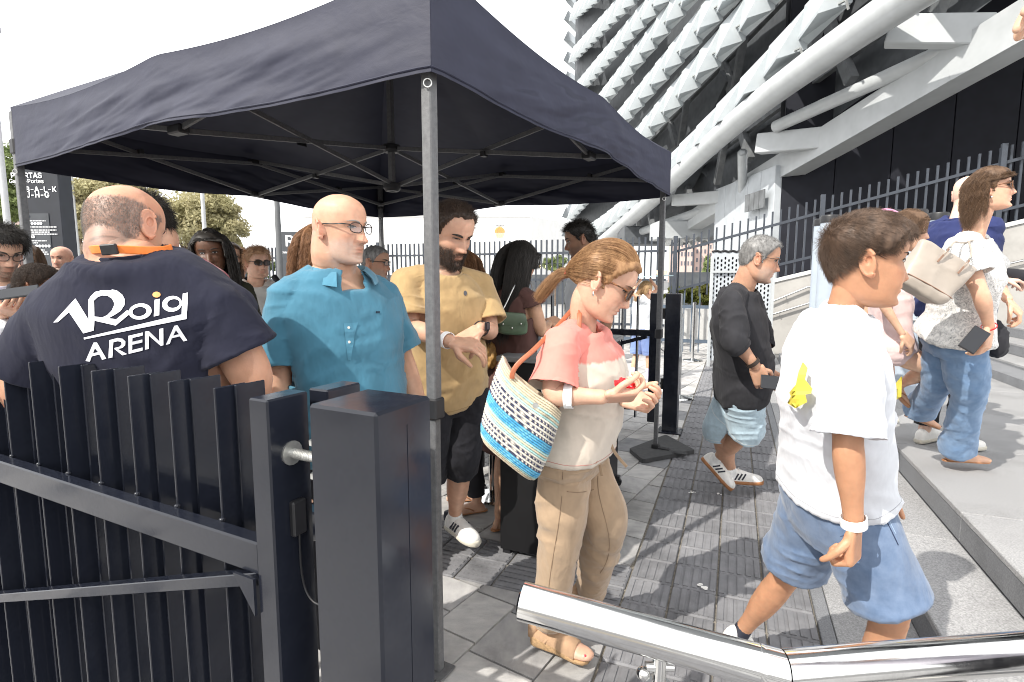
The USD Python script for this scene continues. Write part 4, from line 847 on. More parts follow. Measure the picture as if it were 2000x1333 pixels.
def hairmask(v, spec):
    phi = np.arctan2(np.abs(v[:, 0]), v[:, 1]); m = smooth01((v[:, 2] - hairline(phi, spec) + .012 * (meshkit.noise(v * 90) - .5)) / .012)
    if spec.get('crown_bald'): m *= smooth01((spec['crown_bald'] - v[:, 2] - .10 * np.clip(v[:, 1], -.1, .1)) / .02)
    return m
ELL = V(.0735, .0925, .117)
def person(label, J, head, skin=(.52, .33, .25), sex='m', top=None, bottom=None, hair=None, shoes=None, hands=None, fat=0.0, belly=0.0, kids=1.0, group=None, extras=None, arms=True, fine=1.0, category='person', torso_scale=1.0):
    k = J['k']; base = (J['aR'] + J['aL']) / 2; base = V(base[0], base[1], J['z0']); t = thing('person', label, category, base, group); info = {'t': t, 'J': J}
    skin = np.array(skin) * V(1, .965, .90); nr = head.get('neck', .058 if sex == 'm' else .047) * k
    rt = unit(J['sR'] - J['sL']); hp = unit(J['hR'] - J['hL'])
    sp = spline([J['pel'] + (J['pel'] - J['ch']) * .42, J['pel'], J['ch'], J['nk']], 60); st_ = np.linspace(-.23, 1, 60)
    def spine(tt): return np.stack([np.interp(tt, st_, sp[:, i]) for i in range(3)], -1)
    def torso(ease, t0, t1, n=26, flare=0.0, sx=1.0):
        tt = np.linspace(t0, t1, 24); C = spine(np.clip(tt, -.23, 1)); T = np.gradient(sp, axis=0); T /= np.linalg.norm(T, axis=1)[:, None]
        Tt = np.stack([np.interp(tt, st_, T[:, i]) for i in range(3)], -1); w = smooth01((tt - .1) / .8)[:, None]
        U = hp * (1 - w) + rt * w; U = U - Tt * np.sum(U * Tt, 1)[:, None]; U /= np.linalg.norm(U, axis=1)[:, None]; F = np.cross(Tt, U)
        low = np.clip(-.23 - tt, 0, None)[:, None]; C = C - Tt * low * np.linalg.norm(J['nk'] - J['pel'])
        X = [-1.2, -.6, -.22, -.1, 0, .2, .4, .6, .78, .9, 1.0]
        if sex == 'm': A = [.21, .19, .135, .165, .172, .163, .163, .178, .186, .135, .062]; B = [.15, .14, .095, .112, .115, .10, .098, .108, .105, .082, .056]; Fq = [.15, .13, .085, .10, .112, .112, .113, .120, .104, .074, .056]
        else: A = [.23, .20, .14, .176, .18, .152, .142, .156, .160, .112, .056]; B = [.17, .15, .10, .122, .122, .096, .088, .096, .092, .072, .05]; Fq = [.17, .14, .08, .096, .102, .10, .105, .128, .102, .066, .05]
        for q_ in (A, B, Fq): q_[-1] = max(q_[-1], nr / k * 1.12); q_[-2] = max(q_[-2], nr / k * 1.22)
        ip = lambda q: PchipInterpolator(X, np.array(q))(tt)
        a, b, bf = ip(A) * k * (1 + fat) * sx, ip(B) * k * (1 + fat * .9), ip(Fq) * k * (1 + fat * .6)
        bf = bf + belly * k * np.exp(-.5 * ((tt - .22) / .2) ** 2)
        fl = flare * smooth01((.25 - tt) / .4)
        return rings(C, U, F, a * torso_scale + ease + fl, b * torso_scale + ease + fl, n, 2.2, bf * torso_scale + ease + fl)
    arm_prof = [(0, .045), (.12, .046), (.3, .0445), (.47, .038), (.55, .040), (.65, .0385), (.85, .028), (1, .0255)] if sex == 'm' else [(0, .040), (.12, .041), (.3, .040), (.47, .034), (.55, .035), (.65, .034), (.85, .025), (1, .0225)]
    arm_prof = [(x, r * k * (1 + fat * .8)) for x, r in arm_prof]
    leg_prof = [(x, r * k * (1 + fat * .6)) for x, r in ((0, .088), (.15, .086), (.32, .070), (.46, .056), (.52, .054), (.62, .057), (.72, .054), (.88, .037), (1, .034))]
    M = [man(torso(-.012, -.2, 1.0))]
    for s in 'RL':
        M.append(m3.Manifold.hull_points(np.vstack([sphere(spine(np.array(.93)), .05 * k, 1)[0], sphere(J['s' + s] - ZX * .015, .044 * k * (1 + fat * .3), 1)[0], sphere(J['s' + s] * .4 + spine(np.array(.80)) * .6, .05 * k, 1)[0]])))
        if arms and J.get('e' + s) is not None: M.append(man(limb([J['s' + s], J['e' + s], J['w' + s]], arm_prof)))
        M.append(man(limb([J['h' + s], J['k' + s], J['a' + s]], leg_prof)))
        fd = J['f' + s]; fu = unit(np.cross(np.cross(fd, ZX), fd)) if abs(fd[2]) < .95 else V(0, 0, 1); fr = np.cross(fd, fu); o = J['a' + s] - fu * .062 * k - fd * .055 * k
        xs_ = np.array([0, .02, .06, .11, .16, .20, .235, .25]) * k; M.append(man(rings(o + xs_[:, None] * fd, np.tile(fr, (8, 1)), np.tile(fu, (8, 1)), np.array([.018, .027, .03, .031, .037, .041, .034, .018]) * k, np.array([.01, .016, .018, .016, .014, .013, .012, .008]) * k, 14, 2.3, np.array([.015, .05, .07, .055, .038, .025, .018, .01]) * k)))
    hs = head.get('s', 1.0); hf = unit(head['f']); hu = unit(head.get('u', ZX) - hf * np.dot(head.get('u', ZX), hf)); hr = np.cross(hf, hu); R = np.stack([hr, hf, hu], 1) * hs; hc = np.asarray(head['c'], float)
    L2W = lambda p: hc + np.asarray(p) @ R.T
    W2L = lambda p: (np.asarray(p) - hc) @ R / hs ** 2
    nr = head.get('neck', .058 if sex == 'm' else .047) * k
    nb = J['nk'] - unit(J['nk'] - J['ch']) * .03; M.append(man(limb([nb, L2W([0, -.030, -.075]), L2W([0, -.028, -.01])], [(0, nr * 1.18), (.3, nr * 1.03), (.7, nr), (1, nr * .95)], 20, .02)))
    body = m3.Manifold.batch_boolean(M, m3.OpType.Add).refine_to_length(.028 / fine); body = man(taubin(as_arrays(body), 8))
    hv, hfc = head_grid(head); H = man((L2W(hv), hfc))
    for e_ in ears(head):
        ev, ef = as_arrays(e_.refine_to_length(.006)); ev = taubin((ev, ef), 3)[0]; H = H + man((L2W(ev), ef))
    body = body + H
    for hd in (hands or []):
        body = body + man(hd)
    bv, bf_ = as_arrays(body)
    loc = W2L(bv); col = np.tile(skin, (len(bv), 1))
    g = lambda x, s: np.exp(-.5 * (x / s) ** 2); x, y, z = loc.T; fr = smooth01((y - .03) / .03)
    ishead = (np.linalg.norm(loc / ELL, axis=1) < 1.35)
    lip = fr * ishead * smooth01((.021 - np.abs(x) * 1.0) / .006) * np.maximum(g(z + .0595, .0034), g(z + .0705, .0042)) * head.get('lipc', .55)
    red = ishead * (.30 * fr * g(np.abs(x) - .04, .016) * g(z + .025, .016) + .35 * fr * g(x, .014) * g(z + .036, .010) + .45 * smooth01((np.abs(x) - .072) / .008) + .10) * head.get('ruddy', 1)
    col = col * (1 - red[:, None] * V(-.02, .20, .20)); col = col * (1 - lip[:, None]) + lip[:, None] * np.array(head.get('lipcol', skin * V(.82, .48, .46)))
    col *= (1 - (ishead * fr * .35 * np.maximum(g(np.abs(x) - .012, .004) * g(z + .0445, .003), .8 * g(x, .02) * g(z + .0652, .0014))))[:, None]
    col *= (1 - ishead * fr * .20 * g(np.abs(x) - .031, .016) * g(z - .004, .012))[:, None]; col *= (1 - ishead * fr * .16 * (1 - head.get('kid', 0)) * g(np.abs(x) - .026 - .25 * np.clip(-.035 - z, 0, 1), .0035) * smooth01((-.034 - z) / .008) * smooth01((z + .068) / .01))[:, None]; col *= (.93 + .14 * meshkit.noise(loc * 45))[:, None]
    if head.get('stubble') is not None:
        sc, sa_ = head['stubble']; mk = ishead * fr * smooth01((-.030 - z + .5 * np.clip(np.abs(x) - .035, 0, 1)) / .02) * (1 - g(x, .017) * g(z + .0655, .008)) * (1 - g(np.abs(x) - .03, .012) * g(z + .035, .012)); mk = np.maximum(mk, ishead * smooth01((-.02 - z) / .03) * smooth01((y + .01) / .03) * (np.abs(x) > .03)); nz_ = .6 + .8 * meshkit.noise(loc * 400)
        a_ = np.clip(mk * sa_ * nz_, 0, 1)[:, None]; col = col * (1 - a_) + np.array(sc) * a_
    if hair and hair.get('shade') is not None:
        sc, sa_ = hair['shade']; mk = hairmask(loc, hair) * ishead * (np.abs(x) < .077) * (.55 + .9 * meshkit.noise(loc * 350)); a_ = np.clip(mk * sa_, 0, 1)[:, None]; col = col * (1 - a_) + np.array(sc) * a_
    if extras and 'skinfn' in extras: col = extras['skinfn'](bv, loc, col)
    part(t, 'body', (bv, bf_), 'skin', True, colors=col)
    # eyes, brows
    if head.get('eyes', True):
        E_ = head.get('iris', (.08, .05, .03)); sq = head.get('open', 1.0)
        srf = LinearNDInterpolator(hv[(hv[:, 1] > .02)][:, [0, 2]], hv[(hv[:, 1] > .02)][:, 1])
        for s in (1, -1):
            gx, gy = np.meshgrid(np.linspace(-1, 1, 15), np.linspace(-1, 1, 9)); X = s * .031 + gx * .0135; hgt = (1 - gx ** 2) * .0045 * sq; Zz = .0085 + gy * hgt
            Yv = srf(np.stack([X, Zz], -1)) + .0012 + .0026 * (1 - gx ** 2) * (1 - gy ** 2)
            v = np.stack([X, Yv, Zz], -1).reshape(-1, 3); i = np.arange(8)[:, None] * 15 + np.arange(14); i = i.ravel(); f = np.stack([i, i + 1, i + 16, i + 15], 1); n_ = len(v)
            vb = v - V(0, .006, 0); b = np.r_[np.arange(15), np.arange(1, 9) * 15 + 14, 8 * 15 + np.arange(13, -1, -1), np.arange(7, 0, -1) * 15]; rim = np.stack([b, np.roll(b, -1), np.roll(b, -1) + n_, b + n_], 1)
            rr_ = np.hypot(X - s * .031 - head.get('gaze', 0) * .004, Zz - .0088).ravel(); cw = np.where(rr_[:, None] < .0064, np.array(E_), V(.52, .47, .44)); cw = np.where(rr_[:, None] < .0026, V(.01, .01, .01), cw)
            part(t, 'eye', fixwind((L2W(np.vstack([v, vb])), np.vstack([f[:, ::-1], f + n_, rim]))), 'eye_paint', True, colors=np.vstack([cw, cw]))
            lx = np.linspace(-1.0, 1.0, 12); lid = np.stack([s * .031 + lx * .0135, srf(np.stack([s * .031 + lx * .0135, .0085 + (1 - lx ** 2) * .0045 * sq + .0004], -1)) + .0022, .0085 + np.clip(1 - lx ** 2, 0, 1) * .0045 * sq + .0006], -1); part(t, 'eyelid', tube(L2W(lid), .0014 * hs * (1.5 if sex == 'f' else 1), 5), head.get('lashmat', 'lash'), True)
            bx = np.linspace(-1, 1, 12); bz = head.get('browz', .0255) + .0035 * (1 - (bx * s * s - .2) ** 2) ; bX = s * (.032 + bx * .0185); bY = srf(np.stack([bX, bz], -1)) + .0012
            C = L2W(np.stack([bX, bY, bz], -1)); bw = (.0036 if sex == 'm' else .0024) * head.get('brow', 1) * np.interp(bx, [-1, -.6, .3, 1], [.7, 1, .9, .25]); part(t, 'eyebrow', rings(C, np.tile(hu, (12, 1)), np.tile(hf, (12, 1)), bw * hs, .0022 * hs, 8), head.get('browmat', 'lash'), True)
    if hair and hair.get('mat'):
        hw = hairmask(hv, hair); nrm = vnormals(hv, hfc); th = hair.get('thick', .012); zz = hv[:, 2]
        tk = th * hw ** hair.get('soft', 1.0) * (.75 + .5 * meshkit.noise(hv * V(30, 30, 22) + 3)) * np.interp(zz, [-.07, 0, .05, .11], hair.get('taper', [.35, .8, 1, 1.05])) - .004 * (1 - hw)
        sv = hv + nrm * tk[:, None]
        if hair.get('lift') is not None: sv += np.array(hair['lift']) * (hw * smooth01((zz - .03) / .07))[:, None]
        hp_ = part(t, 'hair', (L2W(sv), hfc), hair['mat'], True)
        n = hair.get('n', 3000); g_ = np.random.default_rng(hair.get('seed', 1)); fm = hw[hfc].mean(1) > .45; fa = np.linalg.norm(np.cross(hv[hfc[:, 1]] - hv[hfc[:, 0]], hv[hfc[:, 2]] - hv[hfc[:, 0]]), axis=1) * fm
        if n:
            idx = g_.choice(len(hfc), n, p=fa / fa.sum()); bc = g_.dirichlet((1, 1, 1), n); root = np.einsum('nk,nkj->nj', bc, sv[hfc[idx]]) - nrm[hfc[idx][:, 0]] * .003; nr_ = nrm[hfc[idx][:, 0]]
            P = hair['style'](root, nr_, g_, hair); curves(t, 'hair_strands', L2W(P), hair.get('w', .0011) * hs, hair['mat'])
    # clothes
    if top:
        e0 = top.get('ease', .018); h0_, h1_ = top.get('hem', -.12), top.get('neck', .965); S = [man(torso(e0, h0_, h1_, 36, top.get('flare', .01), top.get('sx', 1.0)))]; holes = []
        for s in 'RL':
            shr = (.050 if sex == 'm' else .043) * k * (1 + fat * .4) + e0 * .5
            S.append(m3.Manifold.hull_points(np.vstack([sphere(spine(np.array(.985)), .046 * k + e0 * .4, 2)[0], sphere(J['s' + s] - ZX * .012, shr, 2)[0], sphere(J['s' + s] * .35 + spine(np.array(.74)) * .65, .055 * k + e0, 1)[0]])))
            sl = top.get('sleeve', .55)
            if sl > 0:
                a, b, c = J['s' + s], J['e' + s], J['w' + s]; l1, l2 = np.linalg.norm(b - a), np.linalg.norm(c - b); rm = top.get('mouth', .078) * k
                if sl <= 1: path = [a, a + (b - a) * sl * .5, a + (b - a) * sl]
                else: path = [a, b, b + (c - b) * (sl - 1)]
                re = top.get('elbow', (shr + rm) / 2)
                S.append(man(limb(path, [(0, shr), (.5, (shr * .55 + rm * .45) if sl <= 1 else re), (1, rm)], 24, .04, open_end=True)))
                d = unit(path[-1] - path[-2]); arm_r = rm - .006; q = rings([path[-1] - d * .028, path[-1] - d * .008, path[-1] + d * rm * .9], *[np.tile(z, (3, 1)) for z in frames([path[-1] - d * .05, path[-1], path[-1] + d * .05])[1:] for z in [z[0]]], [arm_r * .8, arm_r * .98, arm_r * 1.15], [arm_r * .8, arm_r * .98, arm_r * 1.15], 20); holes.append(man(q))
        G = m3.Manifold.batch_boolean(S, m3.OpType.Add)
        nk_ = J['nk']; nd_ = unit(unit(L2W([0, -.03, -.075]) - J['ch']) * .4 + unit(J['nk'] - J['ch']) * .6); rn = nr * top.get('nh', 1.16); nU = unit(rt - nd_ * np.dot(rt, nd_)); nF = np.cross(nd_, nU); nfw = top.get('vneck', .012)
        ncc = spine(np.array(.985)) + nF * .008
        G = G - man(rings([ncc - nd_ * .07 + nF * (nfw + .01), ncc, ncc + nd_ * .12], np.tile(nU, (3, 1)), np.tile(nF, (3, 1)), [rn * .8, rn, rn * 1.3], [rn * .8, rn, rn * 1.2], 24, 2, [rn * .8 + nfw, rn + nfw * .5, rn * 1.4 + nfw]))
        for q in holes: G = G - q
        if not top.get('tucked'):
            v_, f_ = torso(e0 - .008, h0_ - .09, h0_ + .05, 30, top.get('flare', .01), top.get('sx', 1.0)); G = G - man((v_, f_))
        G = G.refine_to_length(top.get('res', .02) / fine); m = taubin(as_arrays(G), top.get('smooth', 10)); m = wrinkled(m, top.get('wr', .010), top.get('wsc', 9), top.get('seed', 1), top.get('zs', .5))
        col = top['paint'](m[0], info) if 'paint' in top else None
        gp_ = part(t, top.get('name', 'shirt'), m, top['mat'], True, colors=col); info['shirt'] = m
        if fine > 1.05 or top.get('hemline'):
            sm = top.get('seam', 'seam_grey')
            for s in ('RL' if top.get('sleeve', .55) > 0 else ''):
                a, b, c = J['s' + s], J['e' + s], J['w' + s]; sl = top.get('sleeve', .55); d = unit(b - a) if sl <= 1 else unit(c - b); e_ = a + (b - a) * sl if sl <= 1 else b + (c - b) * (sl - 1)
                hemline(gp_, m, e_ - d * .022, d, e_, .13, sm)
            p_ = spine(np.array(h0_ + .035)); q_ = spine(np.array(h0_ + .12)); hemline(gp_, m, p_, unit(q_ - p_), p_, .35, sm)
        if top.get('collar'):
            th = np.linspace(0, 2 * np.pi, 40, endpoint=False); cv = ncc + np.outer(np.cos(th) * rn * 1.05, nU) + np.outer(np.sin(th), nF) * np.where(np.sin(th) > 0, rn * 1.05 + nfw * .6, rn * 1.05)[:, None] - np.outer(np.clip(np.sin(th), 0, 1) * .02, nd_) + nd_ * .002
            cv = np.vstack([cv, cv[:1]]); T_, N_2, B_2 = frames(cv); part(t, 'collar', rings(cv, np.tile(nd_, (41, 1)), np.cross(T_, np.tile(nd_, (41, 1))), .011 * k, .0045, 8, cap=False), top.get('collarmat', top['mat']), True, colors=(np.tile(top['collarcol'], (41 * 8, 1)) if 'collarcol' in top else None))
        info.update(ncc=ncc, nU=nU, nF=nF, nd=nd_, rn=rn)
    if bottom:
        e0 = bottom.get('ease', .014); f_end = bottom.get('f', .96); S = []
        if f_end > 0:
            S.append(man(torso(e0, -.21, bottom.get('waist', .12), 28)))
            for s in 'RL':
                a, b, c = J['h' + s], J['k' + s], J['a' + s]; P = [a, b, c]; L = np.r_[0, np.cumsum([np.linalg.norm(b - a), np.linalg.norm(c - b)])]; Lf = f_end * L[-1]
                path = [a, a + (b - a) * Lf / L[1] * .5, a + (b - a) * Lf / L[1]] if Lf <= L[1] else [a, b, b + (c - b) * (Lf - L[1]) / (L[2] - L[1])]
                pr = bottom.get('prof', [(0, .098), (.3, .09), (.5, .075), (.7, .068), (1, .06)]); S.append(man(limb(path, [(x, r * k * (1 + fat * .5)) for x, r in pr], 24, .04, open_end=True)))
            G = m3.Manifold.batch_boolean(S, m3.OpType.Add)
            for s in 'RL':
                a, b, c = J['h' + s], J['k' + s], J['a' + s]; L = np.r_[0, np.cumsum([np.linalg.norm(b - a), np.linalg.norm(c - b)])]; Lf = f_end * L[-1]
                d = unit(b - a) if Lf <= L[1] else unit(c - b); p = (a + d * Lf) if Lf <= L[1] else b + d * (Lf - L[1]); rm = pr[-1][1] * k * (1 + fat * .5) - .006; N1, B1 = frames([p - d * .1, p, p + d * .1])[1:]
                G = G - man(rings([p - d * .05, p - d * .01, p + d * rm], np.tile(N1[0], (3, 1)), np.tile(B1[0], (3, 1)), [rm * .92, rm, rm * 1.15], [rm * .92, rm, rm * 1.15], 20))
            G = G.refine_to_length(bottom.get('res', .022) / fine); m = taubin(as_arrays(G), bottom.get('smooth', 8)); m = wrinkled(m, bottom.get('wr', .010), bottom.get('wsc', 8), bottom.get('seed', 2), bottom.get('zs', .9))
            col = bottom['paint'](m[0], info) if 'paint' in bottom else None
            gp_ = part(t, bottom.get('name', 'trousers'), m, bottom['mat'], True, colors=col); info['trousers'] = m
        if bottom.get('seam'):
            for s in 'RL':
                a, b, c = J['h' + s], J['k' + s], J['a' + s]; L = np.r_[0, np.cumsum([np.linalg.norm(b - a), np.linalg.norm(c - b)])]; Lf = f_end * L[-1]; d = unit(b - a) if Lf <= L[1] else unit(c - b); p_ = (a + d * Lf) if Lf <= L[1] else b + d * (Lf - L[1])
                for o_, w_ in bottom.get('seams', ((.02, .0011),)): hemline(gp_, m, p_ - d * o_, d, p_, .16, bottom['seam'], w_)
    for s in 'RL':
        if shoes: shoes(info, s, k)
    info.update(L2W=L2W, hs=hs, hr=hr, hf=hf, hu=hu, hc=hc, rt=rt, spine=spine, hv=hv)
    return info
def hemline(parent, m, p, n, c, r, material, w=.0009):     # a stitched line where the plane (p, n) cuts the cloth near c
    try: sec = trimesh.Trimesh(*m, process=False).section(plane_origin=p, plane_normal=n)
    except Exception: return
    if sec is None: return
    best = None
    for L_ in sec.discrete:
        if len(L_) > 12 and np.linalg.norm(L_.mean(0) - c) < r and (best is None or len(L_) > len(best)): best = L_
    if best is None: return
    t_ = np.r_[0, np.cumsum(np.linalg.norm(np.diff(best, axis=0), axis=1))]; ok = np.r_[True, np.diff(t_) > 1e-5]; s_ = np.linspace(0, t_[-1], 90); q = np.stack([np.interp(s_, t_[ok], best[ok][:, i]) for i in range(3)], 1)
    part(parent, 'hem_seam', tube(q, w, 5), material, True)
def pose(x, y, h, deg, z0=0.0, lean=0.0, sex='m', stride=0.0, **over):
    k = h / 1.75; f = face_dir(deg); r = V(f[1], -f[0], 0); b = V(x, y, z0); sw = (.172 if sex == 'm' else .15) * k
    J = dict(k=k, z0=z0, f=f, r=r); J['pel'] = b + ZX * .93 * k; J['nk'] = b + ZX * 1.475 * k + f * (lean * .55 - .015) * k; J['ch'] = (J['pel'] + J['nk']) / 2 + f * .005 - f * .02 * k
    for n, s in (('R', 1), ('L', -1)):
        J['s' + n] = J['nk'] - ZX * .055 * k + r * s * sw; J['h' + n] = J['pel'] - ZX * .03 * k + r * s * .088 * k
        J['k' + n] = b + ZX * .49 * k + r * s * .095 * k + f * (.02 + s * stride * .5) * k; J['a' + n] = b + ZX * .085 * k + r * s * .10 * k + f * (s * stride - .02) * k; J['f' + n] = unit(f + r * s * .15)
        J['e' + n] = J['s' + n] - ZX * .285 * k + r * s * .045 * k - f * .03 * k; J['w' + n] = J['e' + n] - ZX * .235 * k + f * .08 * k
    J.update(over)
    return J
def hd(u, v0, v1, y, deg, pitch=0, roll=0, **kw):        # head surveyed by its crown and chin rows
    a, b = at(u, v0, y), at(u, v1, y); f = face_dir(deg); f = unit(f * math.cos(math.radians(pitch)) + ZX * math.sin(math.radians(pitch)))
    s = abs(a[2] - b[2]) / .234; r = np.cross(f, ZX); up = unit(ZX + r * math.tan(math.radians(roll)))
    return dict(c=(a + b) / 2, f=f, u=up, s=s, **kw)
# ---- hair styles: root (n,3), normal, rng -> (n, points, 3) in head space
def st_short(root, nr, g, h):
    n = len(root); L = h.get('len', .03) * (.6 + .7 * g.random((n, 1))); cb = np.tile(np.array(h.get('comb', (0, .4, -.5)), float), (n, 1)); cb[:, 2] -= h.get('fringe', 0) * smooth01((root[:, 1] - .01) / .05); cb[:, 1] -= h.get('fringe', 0) * .8 * smooth01((root[:, 1] - .03) / .04); cb = cb - nr * np.sum(nr * cb, 1)[:, None]; d = nr * h.get('stand', .5) + cb + h.get('rand', .2) * g.normal(size=(n, 3)); d /= np.linalg.norm(d, axis=1)[:, None]; P = [root]
    for i in range(4):
        P.append(P[-1] + d * L / 4); d = d - nr * .10 + .06 * g.normal(size=(n, 3)) + (cb * .2); d /= np.linalg.norm(d, axis=1)[:, None]
    return np.stack(P, 1)
def push(p, off): q = p / (ELL + off); r = np.linalg.norm(q, axis=1, keepdims=True); return np.where(r < 1, p / np.maximum(r, 1e-6), p)
def st_long(root, nr, g, h):
    n = len(root); L = h.get('len', .35) * (.75 + .35 * g.random((n, 1))); st = 22; stp = L / st; part_ = h.get('part', 0.0)
    d = np.stack([np.sign(root[:, 0] - part_ + 1e-4) * .6, -.25 + .0 * root[:, 1], -.35 * np.ones(n)], 1) + np.array(h.get('comb', (0, -.4, 0))); d /= np.linalg.norm(d, axis=1)[:, None]; P = [root]; off = h.get('off', .012) + .012 * g.random((n, 1)); wv = h.get('wave', 0); ph = (meshkit.noise(root * 55) * 14)[:, None] + g.random((n, 1)) * .9; am = wv * (.5 + g.random((n, 1)))
    axw = g.normal(size=(n, 3)); bk_ = np.array(h.get('drift', (0, 0, 0)))
    for i in range(st):
        p = P[-1] + d * stp; p = push(p, off)
        tk_ = h.get('tuck'); 
        if tk_ is not None: sel = (p[:, 2] < .045) & (p[:, 1] > tk_); p[sel, 1] = tk_ + .15 * (p[sel, 1] - tk_); p[sel, 0] = np.sign(p[sel, 0] + 1e-5) * np.maximum(np.abs(p[sel, 0]), .082)
        face = (p[:, 1] > .035) & (np.abs(p[:, 0]) < .072) & (p[:, 2] < .07); p[face, 0] = np.sign(p[face, 0] + 1e-5) * .076; p[p[:, 2] < -.02, 1] = np.minimum(p[p[:, 2] < -.02, 1], h.get('ymax', .03)); P.append(p)
        d = d * .62 + V(0, 0, -.38) + bk_ * .3; d /= np.linalg.norm(d, axis=1)[:, None]
    P = np.stack(P, 1); s_ = np.linspace(0, 1, st + 1)
    if wv: P = P + (am[:, None] * np.sin(s_[None, :, None] * h.get('freq', 22) + ph[:, None]) * np.stack([np.cos(ph), np.sin(ph), .3 * np.cos(ph)], -1)) * smooth01(s_ / .25)[None, :, None]
    if h.get('gather') is not None:
        gx, gy, ga = h['gather']; w = smooth01((s_ - .35) / .5)[None, :, None] * ga; P[..., :2] = P[..., :2] * (1 - w) + (np.array([gx, gy]) + (P[..., :2] - P[..., :2].mean(0, keepdims=True)) * .5) * w
    return P
def st_pony(root, nr, g, h):
    n = len(root); tie = np.array(h.get('tie', (0, -.118, -.005))); st = 10; s = np.linspace(0, 1, st + 1)[None, :, None]; a = root / (ELL + .01); a /= np.linalg.norm(a, axis=1)[:, None]; b = unit(tie / (ELL + .01)); om = np.arccos(np.clip(a @ b, -1, 1))[:, None, None] + 1e-4
    d = (np.sin((1 - s) * om) * a[:, None] + np.sin(s * om) * b[None, None]) / np.sin(om); rad = np.linalg.norm(root / ELL, axis=1)[:, None, None]; lift = 1 + (rad - 1) * (1 - s) + s * (np.linalg.norm(tie / ELL) - 1) + .02 * np.sin(np.pi * s) * (g.random((n, 1, 1)) - .2)
    P = d * ELL * lift; j = g.normal(size=(n, 3)) * h.get('tied', .008); P = P + j[:, None] * (s ** 2)
    L = h.get('len', .2) * (.7 + .4 * g.random((n, 1))); q = np.array(h.get('fall', (0, -.5, -.9))); tail = [P[:, -1]]; dd = np.tile(unit(V(0, -1, .1)), (n, 1)) + .12 * g.normal(size=(n, 3)); sp = g.normal(size=(n, 3)) * h.get('bush', .25)
    for i in range(9):
        dd = dd * .6 + unit(q) * .4 + sp * .07 * (1 if i < 5 else -.4); dd /= np.linalg.norm(dd, axis=1)[:, None]; tail.append(tail[-1] + dd * L / 9)
    return np.concatenate([P, np.stack(tail[1:], 1)], 1)
def st_curl(root, nr, g, h):
    n = len(root); L = h.get('len', .03); st = 14; s = np.linspace(0, 1, st)[None, :, None]; ax = nr + .5 * g.normal(size=(n, 3)); ax /= np.linalg.norm(ax, axis=1)[:, None]; u = np.cross(ax, g.normal(size=(n, 3))); u /= np.linalg.norm(u, axis=1)[:, None]; w = np.cross(ax, u); r = h.get('curl', .005) * (.6 + .8 * g.random((n, 1, 1))); a = s * 6.28 * 2.2 + g.random((n, 1, 1)) * 6
    return root[:, None] + ax[:, None] * s * L + r * (np.cos(a) * u[:, None] + np.sin(a) * w[:, None] - u[:, None])
mat('lash', (.025, .018, .014), .7, .1); mat('brow_brown', (.12, .075, .045), .7, .1); mat('brow_grey', (.25, .23, .21), .7, .1)
hairmat('hair_black', (.008, .007, .006), (.022, .018, .015)); hairmat('hair_dark', (.018, .011, .008), (.05, .032, .022)); hairmat('hair_brown', (.055, .030, .017), (.15, .088, .05)); hairmat('hair_auburn', (.10, .045, .022), (.26, .13, .06)); hairmat('hair_blond', (.22, .12, .055), (.50, .33, .17)); hairmat('hair_lightbrown', (.16, .075, .032), (.38, .22, .105)); hairmat('hair_grey', (.085, .083, .08), (.29, .285, .28)); hairmat('hair_salt', (.06, .055, .05), (.2, .19, .18)); hairmat('hair_red_blond', (.32, .17, .09), (.6, .4, .25))
